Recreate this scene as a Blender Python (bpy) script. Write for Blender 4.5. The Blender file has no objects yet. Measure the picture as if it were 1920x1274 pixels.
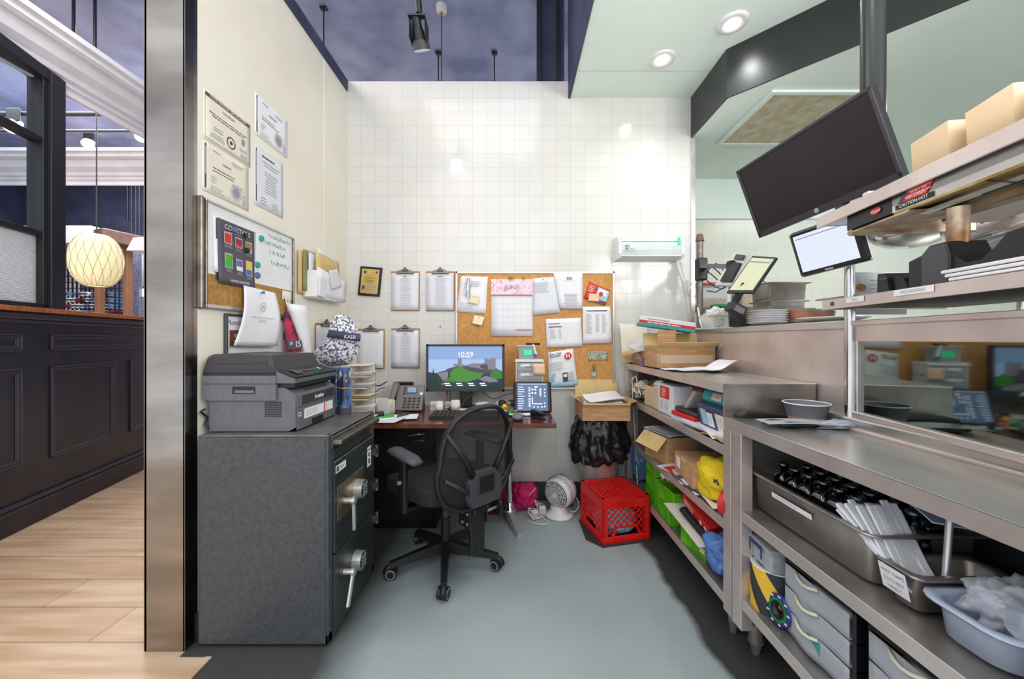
import bpy, bmesh, math, random
from mathutils import Vector, Matrix, noise
V = Vector
R = math.radians
random.seed(7)
SC = bpy.context.scene
COL = SC.collection
# ---------------------------------------------------------------- camera
F = 710.0            # focal length in pixels of the 1920 wide frame
H = 1.25             # lens height
cam_d = bpy.data.cameras.new('camera'); cam = bpy.data.objects.new('camera', cam_d); COL.objects.link(cam)
cam_d.sensor_width = 36; cam_d.lens = 36*F/1920; cam_d.clip_start = .02; cam_d.clip_end = 60
cam.location = (0, 0, H); cam.rotation_euler = (R(90), 0, 0)
SC.camera = cam
# ---------------------------------------------------------------- world and exposure
w = bpy.data.worlds.new('world'); SC.world = w; w.use_nodes = True
bg = w.node_tree.nodes['Background']; bg.inputs[0].default_value = (.93, .96, 1, 1); bg.inputs[1].default_value = 1.05
SC.view_settings.view_transform = 'Standard'; SC.view_settings.look = 'None'
SC.view_settings.gamma = 1; SC.view_settings.use_curve_mapping = False
SC.view_settings.exposure = 0.22
try:
    SC.cycles.use_denoising = True
    SC.cycles.max_bounces = 8; SC.cycles.transparent_max_bounces = 16
    SC.cycles.caustics_reflective = False; SC.cycles.caustics_refractive = False
    SC.cycles.sample_clamp_indirect = 6
except Exception: pass

def lamp(name, typ, loc, power, color=(1, 1, 1), rot=(0, 0, 0), aim=None, **k):
    d = bpy.data.lights.new(name, typ); d.energy = power; d.color = color
    for a, b in k.items(): setattr(d, a, b)
    o = bpy.data.objects.new(name, d); COL.objects.link(o); o.location = loc; o.rotation_euler = rot
    if aim is not None: o.rotation_euler = (V(aim)-V(loc)).to_track_quat('-Z', 'Y').to_euler()
    return o
# area lights added as fill for the office, the kitchen and the dining room
lamp('office_fill_light', 'AREA', (-.35, .7, 4.1), 20, (1, .97, .93), shape='RECTANGLE', size=1.4, size_y=1.4)
lamp('kitchen_fill_light', 'AREA', (3.2, 2.3, 2.79), 16, (.95, 1, .97), shape='RECTANGLE', size=1.0, size_y=.8)
lamp('dining_fill_light', 'AREA', (-3.0, 1.6, 4.2), 95, (1, .96, .93), shape='RECTANGLE', size=2.0, size_y=2.0)
lamp('dining_fill_light', 'AREA', (-5.2, 5.0, 4.2), 190, (1, .97, .95), shape='RECTANGLE', size=2.6, size_y=2.6)
lamp('left_wall_fill_light', 'AREA', (2.2, -.9, 2.3), 55, (1, .98, .93), aim=(-1.3, 2.0, 1.6), shape='RECTANGLE', size=1.6, size_y=.9)  # unseen fill, added to brighten the left wall
lamp('room_rear_fill_light', 'AREA', (-.5, -1.8, 3.0), 14, (1, .97, .95), aim=(-.3, 2.5, 1.1), shape='RECTANGLE', size=2.4, size_y=1.2)  # unseen fill, added behind the camera
# the two recessed downlights seen in the soffit, and the ones further along it
for p, e in (((1.006, 2.533, 3.10), 12), ((1.308, 2.243, 3.10), 15), ((1.0, 1.15, 3.10), 22)):
    lamp('downlight_lamp', 'SPOT', p, e, (.96, 1, .97), spot_size=R(130), spot_blend=.9, shadow_soft_size=.04)
lamp('soffit_fill_light', 'SPOT', (.55, .2, 1.2), 80, (1, 1, 1), aim=(1.25, 1.1, 3.1), spot_size=R(88), spot_blend=1.0, shadow_soft_size=.3)  # unseen spot, added to light the soffit from below
lamp('track_lamp', 'SPOT', (-.535, 2.215, 2.93), 9, (1, .86, .90), aim=(-.28, 2.94, 1.75), spot_size=R(80), spot_blend=1.0, shadow_soft_size=.035)

# ---------------------------------------------------------------- materials
def lin(h):
    h = h.lstrip('#'); out = []
    for i in (0, 2, 4):
        c = int(h[i:i+2], 16)/255
        out.append(c/12.92 if c <= .04045 else ((c+.055)/1.055)**2.4)
    return (*out, 1)
MATS = {}
def mat(name, col, rough=.5, metal=0, col2=None, scale=6, bump=0, bscale=60, emit=0, alpha=1, trans=0, coat=0, stretch=None, spec=None, contrast=(.35, .65), detail=4):
    if name in MATS: return MATS[name]
    m = bpy.data.materials.new(name); m.use_nodes = True; nt = m.node_tree; b = nt.nodes['Principled BSDF']
    b.inputs['Base Color'].default_value = lin(col); b.inputs['Roughness'].default_value = rough; b.inputs['Metallic'].default_value = metal
    b.inputs['Coat Weight'].default_value = coat
    if spec is not None: b.inputs['Specular IOR Level'].default_value = spec
    if trans: b.inputs['Transmission Weight'].default_value = trans
    if alpha < 1: b.inputs['Alpha'].default_value = alpha
    tc = nt.nodes.new('ShaderNodeTexCoord'); mp = nt.nodes.new('ShaderNodeMapping'); nt.links.new(tc.outputs['Object'], mp.inputs[0])
    if stretch: mp.inputs['Scale'].default_value = stretch
    n = nt.nodes.new('ShaderNodeTexNoise'); n.inputs['Scale'].default_value = scale; n.inputs['Detail'].default_value = detail; nt.links.new(mp.outputs[0], n.inputs['Vector'])
    r = nt.nodes.new('ShaderNodeValToRGB'); nt.links.new(n.outputs['Fac'], r.inputs[0])
    c1 = lin(col); c2 = lin(col2) if col2 else tuple(x*.9 for x in c1[:3])+(1,)
    r.color_ramp.elements[0].position, r.color_ramp.elements[1].position = contrast
    r.color_ramp.elements[0].color = c2; r.color_ramp.elements[1].color = c1
    nt.links.new(r.outputs[0], b.inputs['Base Color'])
    if emit and name != 'lamp_shade':
        nt.links.remove(b.inputs['Base Color'].links[0]); b.inputs['Base Color'].default_value = (.02, .02, .02, 1)
    if emit:
        b.inputs['Emission Color'].default_value = c1; b.inputs['Emission Strength'].default_value = emit
    if bump:
        n2 = nt.nodes.new('ShaderNodeTexNoise'); n2.inputs['Scale'].default_value = bscale; n2.inputs['Detail'].default_value = 5; nt.links.new(mp.outputs[0], n2.inputs['Vector'])
        bp = nt.nodes.new('ShaderNodeBump'); bp.inputs['Strength'].default_value = bump; bp.inputs['Distance'].default_value = .01
        nt.links.new(n2.outputs['Fac'], bp.inputs['Height']); nt.links.new(bp.outputs[0], b.inputs['Normal'])
    MATS[name] = m; return m
# paints and building surfaces
mat('cream_paint', '#f3eee0', .5, col2='#ece5d4', scale=1.6, bump=.05, bscale=25)
mat('navy_paint', '#454b66', .6, col2='#323750', scale=3, bump=.1, bscale=8)
mat('ceiling_navy', '#b4bbdc', .75, col2='#8189b0', scale=2.2, bump=.1, bscale=6, contrast=(.3, .7))
mat('mint_white', '#ecf8f0', .5, col2='#e2f0e6', scale=1.2)
mat('black_gloss', '#2b2e30', .32, col2='#232527', scale=3, bump=.03)
mat('wainscot_black', '#2b2730', .33, col2='#201d24', scale=8, stretch=(1, 1, .2), bump=.04, bscale=30)
mat('wainscot_mould', '#3a3742', .28)
mat('white_moulding', '#eceaf0', .4, col2='#dddbe4', scale=3)
mat('post_wood', '#8f6448', .5)
mat('orange_wood', '#b06a3a', .4, col2='#8a4b26', scale=10, stretch=(1, 8, 1))
mat('olive', '#8b8a5c', .6)
mat('shiny_black', '#141416', .08, coat=1)
mat('brown_wood', '#6b5348', .5, col2='#54403a', scale=8)
mat('rubber_base', '#3c4042', .6)
# metals
mat('steel', '#e8e6e3', .26, .85, col2='#c0bcb8', scale=5, stretch=(1, .25, 1), bump=.015, bscale=200)
mat('steel_warm', '#e2d5cf', .34, .6, col2='#cfc0ba', scale=5, bump=.015, bscale=120)
mat('steel_worn', '#c0bab4', .32, .75, col2='#99938d', scale=7, bump=.02, bscale=150)
mat('steel_clad', '#b3aea9', .22, 1, col2='#8c8782', scale=2.5, stretch=(.6, .6, 2.2), bump=.22, bscale=2.2)
mat('chrome', '#dedede', .12, 1)
mat('rusty_steel', '#c9b9a2', .45, .8, col2='#8d6a48', scale=12)
mat('dull_metal', '#8b857c', .4, .9, col2='#6d675f', scale=20)
mat('brass_plate', '#b5a682', .35, .8, col2='#93835f', scale=10)
mat('gold_plate', '#d6bd74', .35, .3, col2='#c3a65b', scale=10)
# things
mat('safe_paint', '#505357', .42, col2='#404347', scale=60, bump=.08, bscale=200, contrast=(.3, .7))
mat('safe_top', '#77797a', .35, .3, col2='#5e5f5c', scale=9)
mat('safe_door', '#37403f', .35, col2='#2b3332', scale=6)
mat('printer_grey', '#696a70', .5, col2='#62636a', scale=40)
mat('printer_dark', '#3b383c', .45)
mat('printer_black', '#17161a', .4)
mat('black_plastic', '#1c1c20', .42)
mat('black_soft', '#242226', .8, col2='#1a191c', scale=40, bump=.1, bscale=300)
mat('grey_plastic', '#77747a', .5)
mat('dark_grey', '#47474c', .5)
mat('phone_grey', '#7c7672', .45)
mat('white_plastic', '#eceaec', .35, col2='#e4e1e4')
mat('cable_white', '#e8e5da', .45)
mat('paper', '#f3f2f4', .8, col2='#eceaf0', scale=3)
mat('paper_b', '#e6e8ec', .8, col2='#dddfe6', scale=3)
mat('paper_cream', '#efe9dc', .8, col2='#e6ddcc', scale=3)
mat('ink', '#4b4a50', .8)
mat('ink_light', '#9a9aa2', .8)
mat('ink_pale', '#c3c3ca', .8)
mat('sticky', '#f5e7c6', .8)
mat('peach_note', '#f7cfae', .8)
mat('cork', '#d9a263', .85, col2='#c78b4c', scale=45, bump=.2, bscale=200, contrast=(.3, .7))
mat('cork_dark', '#c0924f', .85, col2='#9d7238', scale=60, bump=.2, bscale=200, contrast=(.3, .7))
mat('board_white', '#f0f0f1', .18)
mat('alu', '#d9d9db', .3, .7)
mat('clip_board', '#b98a5c', .6, col2='#a0713f', scale=20)
mat('cardboard', '#cfa478', .8, col2='#b98b5d', scale=8, stretch=(1, 1, 6))
mat('cardboard_in', '#e0c48c', .85, col2='#d4b67c', scale=8)
mat('box_beige', '#dfc6a4', .8, col2='#d6bb97', scale=6)
mat('tape', '#d9bd9f', .15, coat=.6)
mat('desk_wood', '#6e3a2b', .2, col2='#4e2418', scale=7, stretch=(.3, 6, 1), coat=.5, contrast=(.3, .7))
mat('desk_edge', '#7c3f2c', .5, col2='#5c2a1c', scale=20)
mat('red_plastic', '#e8231c', .38, col2='#df1a15')
mat('red', '#d62a24', .5)
mat('red_dark', '#8f1f28', .5)
mat('bin_bag', '#17161a', .17, bump=.5, bscale=18, col2='#1f1e22')
mat('pink_cloth', '#ee2a86', .6, col2='#cf1264', scale=8)
mat('crimson_bag', '#a30d3e', .35, col2='#7d0a2c', scale=6)
mat('yellow_cloth', '#f0d421', .75, col2='#dcbc14', scale=9, bump=.2, bscale=60)
mat('blue_cloth', '#5f86c4', .75, col2='#4c70ad', scale=9, bump=.2, bscale=60)
mat('green_plastic', '#6bbf1e', .4, col2='#4fa012', scale=9)
mat('green_dark', '#16803a', .4)
mat('trap_grey', '#c9cfd1', .3)
mat('teal', '#38a8a8', .55, col2='#2f9898', scale=10)
mat('navy_case', '#454a66', .5)
mat('bubble', '#b9b1ae', .3, bump=.6, bscale=110)
mat('yellow', '#f2c63c', .5)
mat('tape_black', '#3b3b40', .7, col2='#2c2c30', scale=200)
mat('blue_bottle', '#5f83b8', .25, col2='#1c2743', scale=14, stretch=(1, 1, .6), contrast=(.42, .58), coat=.6)
mat('blue_handle', '#2b2f7a', .4)
mat('bowl_grey', '#77747a', .7)
mat('kraft', '#d4a676', .8)
mat('plate_white', '#f1efea', .2, coat=.5)
mat('plate_orange', '#d8794e', .3)
mat('beige_tray', '#e9dfcc', .6)
mat('food', '#e0a02e', .7, col2='#7c5a1c', scale=90, contrast=(.45, .55))
mat('orange_red', '#e2562c', .6, col2='#54913a', scale=60, contrast=(.4, .6))
mat('green', '#2db34a', .5); mat('blue', '#3a6fc4', .5); mat('skyblue', '#9fd0e4', .6); mat('purple', '#6c6aa6', .5)
mat('menu_purple', '#5a515f', .6, col2='#524957')
mat('pale_pink', '#efdbe2', .8, col2='#e2a9b8', scale=45, contrast=(.38, .5)); mat('rose', '#dd5f86', .6)
mat('brown_ink', '#7a4630', .7); mat('magenta_print', '#c2224a', .6, col2='#38122c', scale=14, contrast=(.4, .6))
mat('toile', '#eceaf0', .7, col2='#565a70', scale=75, contrast=(.44, .52), detail=10)
mat('banknote', '#cfd4b4', .8, col2='#71805f', scale=90, contrast=(.4, .55))
mat('lamp_shade', '#f6e6b8', .6, emit=.42)
mat('wire_grey', '#a39a80', .6)
mat('grease', '#cdcbb2', .5, .2, col2='#b59c70', scale=13, bump=.5, bscale=150, contrast=(.3, .62))
mat('reflector', '#cdb683', .35, .6, col2='#8c6a36', scale=8)
mat('lightblue_tub', '#c3cfe2', .35, col2='#b6c3d8')
mat('white_stuff', '#eef0f6', .5, bump=.2)
mat('bottle_rack', '#8f93b4', .5, col2='#50567c', scale=50)
for n_, c_, s_ in (('screen_white', '#dfe6fb', .9), ('screen_yellow', '#e9ebc2', .75), ('tube_glow', '#b9ffe6', 1.5), ('tube_green', '#7df0cf', 1.2),
                   ('lamp_glow', '#fff6f0', 14), ('tube_bulb', '#fffaf0', 2.0), ('phone_lcd', '#a9cbea', .5), ('tablet_blue', '#5e7ba8', .7), ('tablet_light', '#e4ecff', .9),
                   ('sky_pix', '#a9c3ec', .85), ('sky_pix2', '#8fb0e2', .8), ('hill_green', '#3c9a26', .55), ('hill_dark', '#17462c', .4), ('castle', '#9a93a6', .6), ('castle_dark', '#5d5568', .5),
                   ('rock_blue', '#274058', .45), ('screen_text', '#ffffff', 1.0), ('led_green', '#27d08a', 1.2)):
    mat(n_, c_, .3, emit=s_, scale=3)
mat('hill_green2', '#4fb02e', .3, emit=.5, col2='#1d5a22', scale=45)
MATS['lamp_shade'].node_tree.nodes['Principled BSDF'].inputs['Subsurface Weight'].default_value = 0
def glassy(name, col, rough=.03, fac=.75, ior=1.45, base=None, metal=0):
    m = bpy.data.materials.new(name); m.use_nodes = True; nt = m.node_tree; nt.nodes.clear()
    o = nt.nodes.new('ShaderNodeOutputMaterial'); t = nt.nodes.new('ShaderNodeBsdfTransparent'); g = nt.nodes.new('ShaderNodeBsdfPrincipled'); mx = nt.nodes.new('ShaderNodeMixShader')
    t.inputs[0].default_value = lin(col); g.inputs['Base Color'].default_value = lin(base or col); g.inputs['Metallic'].default_value = metal; g.inputs['Roughness'].default_value = rough
    fr = nt.nodes.new('ShaderNodeFresnel'); fr.inputs[0].default_value = ior
    ma = nt.nodes.new('ShaderNodeMath'); ma.operation = 'ADD'; ma.use_clamp = True; ma.inputs[1].default_value = 1-fac
    ge = nt.nodes.new('ShaderNodeNewGeometry'); iv = nt.nodes.new('ShaderNodeMath'); iv.operation = 'SUBTRACT'; iv.inputs[0].default_value = 1; nt.links.new(ge.outputs['Backfacing'], iv.inputs[1])
    mu = nt.nodes.new('ShaderNodeMath'); mu.operation = 'MULTIPLY'; nt.links.new(fr.outputs[0], mu.inputs[0]); nt.links.new(iv.outputs[0], mu.inputs[1])
    nt.links.new(mu.outputs[0], ma.inputs[0]); nt.links.new(ma.outputs[0], mx.inputs[0]); nt.links.new(t.outputs[0], mx.inputs[1]); nt.links.new(g.outputs[0], mx.inputs[2]); nt.links.new(mx.outputs[0], o.inputs[0])
    MATS[name] = m; return m
glassy('clear_glass', '#eef4f8', .02, .995, 1.25, '#101418'); glassy('tinted_glass', '#8d9c92', .04, .66, 1.5, '#c3cdc6', 1); glassy('clear_plastic', '#e8edf0', .12, .72)
glassy('frosted_plastic', '#d3d8de', .25, .48); glassy('chair_mesh', '#b9b6b9', .8, .62, 1.05, '#454246'); glassy('bottle_glass', '#7a8086', .03, .86, 1.9, '#d0d4d8', 1); glassy('thin_bag', '#eef2f8', .15, .70)
glassy('reeded', '#f0f2f8', .2, .35)

def tile_mat(name, col, grout, size, off=(0, 0), rough=.13):
    m = bpy.data.materials.new(name); m.use_nodes = True; nt = m.node_tree; b = nt.nodes['Principled BSDF']
    tc = nt.nodes.new('ShaderNodeTexCoord'); sp = nt.nodes.new('ShaderNodeSeparateXYZ'); cb = nt.nodes.new('ShaderNodeCombineXYZ')
    nt.links.new(tc.outputs['Object'], sp.inputs[0]); nt.links.new(sp.outputs['X'], cb.inputs['X']); nt.links.new(sp.outputs['Z'], cb.inputs['Y'])
    mp = nt.nodes.new('ShaderNodeMapping'); mp.inputs['Location'].default_value = (off[0], off[1], 0); nt.links.new(cb.outputs[0], mp.inputs[0])
    br = nt.nodes.new('ShaderNodeTexBrick'); br.offset = 0; br.squash = 1; nt.links.new(mp.outputs[0], br.inputs['Vector'])
    br.inputs['Scale'].default_value = 1; br.inputs['Brick Width'].default_value = size; br.inputs['Row Height'].default_value = size
    br.inputs['Mortar Size'].default_value = .0016; br.inputs['Mortar Smooth'].default_value = .3; br.inputs['Bias'].default_value = 0
    c = lin(col); br.inputs['Color1'].default_value = c; br.inputs['Color2'].default_value = tuple(x*.965 for x in c[:3])+(1,); br.inputs['Mortar'].default_value = lin(grout)
    # long brushed yellowing of the old glaze
    ns = nt.nodes.new('ShaderNodeTexNoise'); ns.inputs['Scale'].default_value = 1.3; ns.inputs['Detail'].default_value = 3; nt.links.new(mp.outputs[0], ns.inputs['Vector'])
    rp = nt.nodes.new('ShaderNodeValToRGB'); rp.color_ramp.elements[0].color = (1, .985, .93, 1); rp.color_ramp.elements[1].color = (1, 1, 1, 1); rp.color_ramp.elements[0].position = .38; rp.color_ramp.elements[1].position = .6
    nt.links.new(ns.outputs['Fac'], rp.inputs[0])
    mx = nt.nodes.new('ShaderNodeMix'); mx.data_type = 'RGBA'; mx.blend_type = 'MULTIPLY'; mx.inputs[0].default_value = 1
    nt.links.new(br.outputs['Color'], mx.inputs[6]); nt.links.new(rp.outputs[0], mx.inputs[7]); nt.links.new(mx.outputs[2], b.inputs['Base Color'])
    b.inputs['Roughness'].default_value = rough
    bp = nt.nodes.new('ShaderNodeBump'); bp.invert = True; bp.inputs['Strength'].default_value = .35; bp.inputs['Distance'].default_value = .004
    nt.links.new(br.outputs['Fac'], bp.inputs['Height'])
    n3 = nt.nodes.new('ShaderNodeTexNoise'); n3.inputs['Scale'].default_value = 7; nt.links.new(mp.outputs[0], n3.inputs['Vector'])
    b2 = nt.nodes.new('ShaderNodeBump'); b2.inputs['Strength'].default_value = .06; b2.inputs['Distance'].default_value = .02; nt.links.new(n3.outputs['Fac'], b2.inputs['Height']); nt.links.new(bp.outputs[0], b2.inputs['Normal'])
    nt.links.new(b2.outputs[0], b.inputs['Normal']); MATS[name] = m
tile_mat('white_tile', '#dddcda', '#c9c7c2', .1085, (1.284, .02))
tile_mat('kitchen_tile', '#e6e9e0', '#d5d9d0', .1085, (0, 0), .2)

def floor_mat():
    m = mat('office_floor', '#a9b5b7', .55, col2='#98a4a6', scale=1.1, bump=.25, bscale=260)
    nt = m.node_tree; b = nt.nodes['Principled BSDF']; src = b.inputs['Base Color'].links[0].from_socket
    tc = nt.nodes['Texture Coordinate']; n = nt.nodes.new('ShaderNodeTexNoise'); n.inputs['Scale'].default_value = 320; nt.links.new(tc.outputs['Object'], n.inputs['Vector'])
    mx = nt.nodes.new('ShaderNodeMix'); mx.data_type = 'RGBA'; mx.blend_type = 'OVERLAY'; mx.inputs[0].default_value = .5
    nt.links.new(src, mx.inputs[6]); nt.links.new(n.outputs['Fac'], mx.inputs[7])
    # counter shadow painted along the units, trodden grime by the safe and the threshold
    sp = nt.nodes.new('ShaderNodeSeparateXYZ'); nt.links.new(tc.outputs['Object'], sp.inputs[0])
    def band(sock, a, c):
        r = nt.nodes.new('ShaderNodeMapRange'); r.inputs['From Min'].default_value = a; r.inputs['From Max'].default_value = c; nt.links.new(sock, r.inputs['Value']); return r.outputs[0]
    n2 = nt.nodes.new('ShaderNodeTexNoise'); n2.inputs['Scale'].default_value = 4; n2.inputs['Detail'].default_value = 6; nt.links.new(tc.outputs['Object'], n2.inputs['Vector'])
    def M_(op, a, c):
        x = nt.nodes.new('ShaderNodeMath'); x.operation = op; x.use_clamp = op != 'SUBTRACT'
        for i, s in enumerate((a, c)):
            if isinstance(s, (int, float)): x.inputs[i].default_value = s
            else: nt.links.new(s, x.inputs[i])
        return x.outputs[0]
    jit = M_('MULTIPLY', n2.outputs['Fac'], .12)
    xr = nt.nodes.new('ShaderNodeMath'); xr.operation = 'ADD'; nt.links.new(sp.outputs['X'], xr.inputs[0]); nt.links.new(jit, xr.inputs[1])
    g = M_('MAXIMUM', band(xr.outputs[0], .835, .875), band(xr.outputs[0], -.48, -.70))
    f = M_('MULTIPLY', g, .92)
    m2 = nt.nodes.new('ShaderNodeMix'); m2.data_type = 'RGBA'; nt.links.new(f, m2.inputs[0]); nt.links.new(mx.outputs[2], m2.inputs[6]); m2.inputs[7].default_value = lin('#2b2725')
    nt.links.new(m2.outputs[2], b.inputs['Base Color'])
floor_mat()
def plank_mat():
    m = mat('wood_planks', '#dcc2a4', .35, col2='#c4a283', scale=3, stretch=(.6, 6, 1), bump=.05, bscale=20)
    nt = m.node_tree; b = nt.nodes['Principled BSDF']; src = b.inputs['Base Color'].links[0].from_socket; tc = nt.nodes['Texture Coordinate']
    br = nt.nodes.new('ShaderNodeTexBrick'); br.offset = .37; br.inputs['Scale'].default_value = 1; br.inputs['Brick Width'].default_value = 1.2; br.inputs['Row Height'].default_value = .205
    mp = nt.nodes.new('ShaderNodeMapping'); mp.inputs['Location'].default_value = (.55, -.1285, 0); nt.links.new(tc.outputs['Object'], mp.inputs[0]); nt.links.new(mp.outputs[0], br.inputs['Vector'])
    br.inputs['Mortar Size'].default_value = .0022; br.inputs['Color1'].default_value = (1, 1, 1, 1); br.inputs['Color2'].default_value = (.84, .82, .80, 1); br.inputs['Mortar'].default_value = (.38, .30, .26, 1)
    mx = nt.nodes.new('ShaderNodeMix'); mx.data_type = 'RGBA'; mx.blend_type = 'MULTIPLY'; mx.inputs[0].default_value = 1
    nt.links.new(src, mx.inputs[6]); nt.links.new(br.outputs['Color'], mx.inputs[7]); nt.links.new(mx.outputs[2], b.inputs['Base Color'])
plank_mat()

# ---------------------------------------------------------------- mesh helpers
class M:
    def __init__(s, T=None):
        s.v = []; s.f = []; s.fm = []; s.fs = []; s.ms = []; s.T = T
    def mi(s, m):
        if m not in s.ms: s.ms.append(m)
        return s.ms.index(m)
    def add(s, verts, faces, m, smooth=False, T=None):
        o = len(s.v); k = s.mi(m)
        for p in verts:
            p = V(p)
            if T is not None: p = T @ p
            if s.T is not None: p = s.T @ p
            s.v.append(p)
        for f in faces:
            s.f.append([i+o for i in f]); s.fm.append(k); s.fs.append(smooth)
        return s
    def bm(s, b, m, smooth=False, T=None):
        b.verts.index_update()
        s.add([v.co.copy() for v in b.verts], [[v.index for v in f.verts] for f in b.faces], m, smooth, T); b.free(); return s
    def box(s, x0, x1, y0, y1, z0, z1, m, b=0, seg=1, T=None, rz=0):
        x0, x1 = sorted((x0, x1)); y0, y1 = sorted((y0, y1)); z0, z1 = sorted((z0, z1))
        t = bmesh.new(); bmesh.ops.create_cube(t, size=1)
        cx, cy, cz = (x0+x1)/2, (y0+y1)/2, (z0+z1)/2
        for v in t.verts: v.co = V((v.co.x*(x1-x0), v.co.y*(y1-y0), v.co.z*(z1-z0)))
        if b: bmesh.ops.bevel(t, geom=list(t.edges), offset=min(b, .49*min(x1-x0, y1-y0, z1-z0)), segments=seg, profile=.5, affect='EDGES')
        L = Matrix.Translation((cx, cy, cz))
        if rz: L = L @ Matrix.Rotation(R(rz), 4, 'Z')
        return s.bm(t, m, False, (T @ L) if T is not None else L)
    def cbox(s, c, d, m, b=0, seg=1, rot=None):
        L = Matrix.Translation(c)
        if rot is not None: L = L @ rot
        return s.box(-d[0]/2, d[0]/2, -d[1]/2, d[1]/2, -d[2]/2, d[2]/2, m, b, seg, T=L)
    def bar(s, a, c, wd, th, m, up=(0, 0, 1), b=0):
        a = V(a); c = V(c); d = c-a; L = d.length
        if L < 1e-6: return s
        x = d/L; u = V(up)
        if abs(x.dot(u)) > .99: u = V((1, 0, 0))
        y = u.cross(x).normalized(); z = x.cross(y)
        T = Matrix(((x.x, y.x, z.x, (a.x+c.x)/2), (x.y, y.y, z.y, (a.y+c.y)/2), (x.z, y.z, z.z, (a.z+c.z)/2), (0, 0, 0, 1)))
        return s.box(-L/2, L/2, -wd/2, wd/2, -th/2, th/2, m, b, T=T)
    def cyl(s, a, c, r, m, r2=None, n=20, cap=True):
        a = V(a); c = V(c); r2 = r if r2 is None else r2; d = (c-a).normalized(); u = V((0, 0, 1)) if abs(d.z) < .9 else V((1, 0, 0))
        x = u.cross(d).normalized(); y = d.cross(x); vs = []
        for i in range(n):
            t = 2*math.pi*i/n; q = x*math.cos(t)+y*math.sin(t); vs += [a+q*r, c+q*r2]
        s.add(vs, [[2*i, 2*((i+1) % n), 2*((i+1) % n)+1, 2*i+1] for i in range(n)], m, True)
        if cap:
            s.add(vs[::2], [list(range(n))[::-1]], m); s.add(vs[1::2], [list(range(n))], m)
        return s
    def tube(s, pts, r, m, n=8, closed=False, rr=None):
        pts = [V(p) for p in pts]; N = len(pts); vs = []; prev = None
        for i, p in enumerate(pts):
            if closed: d = pts[(i+1) % N]-pts[i-1]
            else: d = pts[min(i+1, N-1)]-pts[max(i-1, 0)]
            d = d.normalized() if d.length > 1e-9 else V((0, 0, 1))
            if prev is None: u = V((0, 0, 1)) if abs(d.z) < .9 else V((1, 0, 0))
            else: u = prev
            x = (u-d*u.dot(d)); x = x.normalized() if x.length > 1e-6 else V((1, 0, 0)); y = d.cross(x); prev = x
            q = rr[i] if rr else r
            ra, rb = q if isinstance(q, tuple) else (q, q)
            for k in range(n):
                t = 2*math.pi*k/n; vs.append(p+x*math.cos(t)*ra+y*math.sin(t)*rb)
        fs = []
        for i in range(N if closed else N-1):
            j = (i+1) % N
            for k in range(n): fs.append([i*n+k, i*n+(k+1) % n, j*n+(k+1) % n, j*n+k])
        if not closed: fs += [list(range(n))[::-1], [(N-1)*n+k for k in range(n)]]
        return s.add(vs, fs, m, True)
    def lathe(s, prof, c, m, n=32, T=None, sq=None):
        vs = []; c = V(c)
        for r, z in prof:
            for k in range(n):
                t = 2*math.pi*k/n; x, y = math.cos(t), math.sin(t)
                if sq:
                    e = sq; x = math.copysign(abs(x)**e, x); y = math.copysign(abs(y)**e, y)
                vs.append(c+V((x*r, y*r, z)))
        fs = []
        for i in range(len(prof)-1):
            for k in range(n): fs.append([i*n+k, i*n+(k+1) % n, (i+1)*n+(k+1) % n, (i+1)*n+k])
        return s.add(vs, fs, m, True, T)
    def prism(s, poly, axis, a, c, m, T=None):
        n = len(poly); o = 'XYZ'.index(axis); vs = []
        for h in (a, c):
            for p in poly: q = list(p); q.insert(o, h); vs.append(q)
        fs = [list(range(n)), list(range(n, 2*n))[::-1]]+[[i, i+n, (i+1) % n+n, (i+1) % n] for i in range(n)]
        return s.add(vs, fs, m, False, T)
    def sheet(s, fn, m, nu=8, nv=8, th=.0008, back=None, smooth=True):
        P = [[V(fn(i/nu, j/nv)) for i in range(nu+1)] for j in range(nv+1)]; vs = []; nn = []
        for j in range(nv+1):
            for i in range(nu+1):
                du = P[j][min(i+1, nu)]-P[j][max(i-1, 0)]; dv = P[min(j+1, nv)][i]-P[max(j-1, 0)][i]; q = du.cross(dv)
                nn.append(q.normalized() if q.length > 1e-12 else V((0, 0, 1)))
        fr = [P[j][i] for j in range(nv+1) for i in range(nu+1)]; W = nu+1; K = len(fr)
        vs = fr+[p+n_*th for p, n_ in zip(fr, nn)]
        f1 = []; f2 = []; sd = []
        for j in range(nv):
            for i in range(nu):
                a = j*W+i; f1.append([a, a+1, a+W+1, a+W]); f2.append([a+K, a+W+K, a+W+1+K, a+1+K])
        ring = [i for i in range(W)]+[j*W+nu for j in range(1, nv+1)]+[nv*W+i for i in range(nu-1, -1, -1)]+[j*W for j in range(nv-1, 0, -1)]
        for a, b_ in zip(ring, ring[1:]+ring[:1]): sd.append([a, a+K, b_+K, b_])
        s.add(vs, f1+sd, m, smooth); s.add(vs, f2, back or m, smooth); return s
    def blob(s, c, d, m, amp=.15, fr=3.0, seed=0, sub=4, flat=None, T=None, clip=None):
        t = bmesh.new(); bmesh.ops.create_icosphere(t, subdivisions=sub, radius=1); sd = V((seed*7.1, seed*3.3, seed*1.7)); c = V(c)
        for v in t.verts:
            k = 1+amp*noise.noise(v.co*fr+sd)*1.6+amp*.4*(1-abs(noise.noise(v.co*fr*1.7+sd))*3)
            p = v.co*k; p = V((p.x*d[0]/2, p.y*d[1]/2, p.z*d[2]/2))
            if flat is not None and p.z < -flat*d[2]/2: p.z = -flat*d[2]/2+.002*noise.noise(v.co*9)
            q = p+c
            if clip: q = V([min(max(q[i], clip[2*i]+.001*noise.noise(v.co*20)), clip[2*i+1]) for i in range(3)])
            v.co = q
        return s.bm(t, m, True, T)
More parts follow.
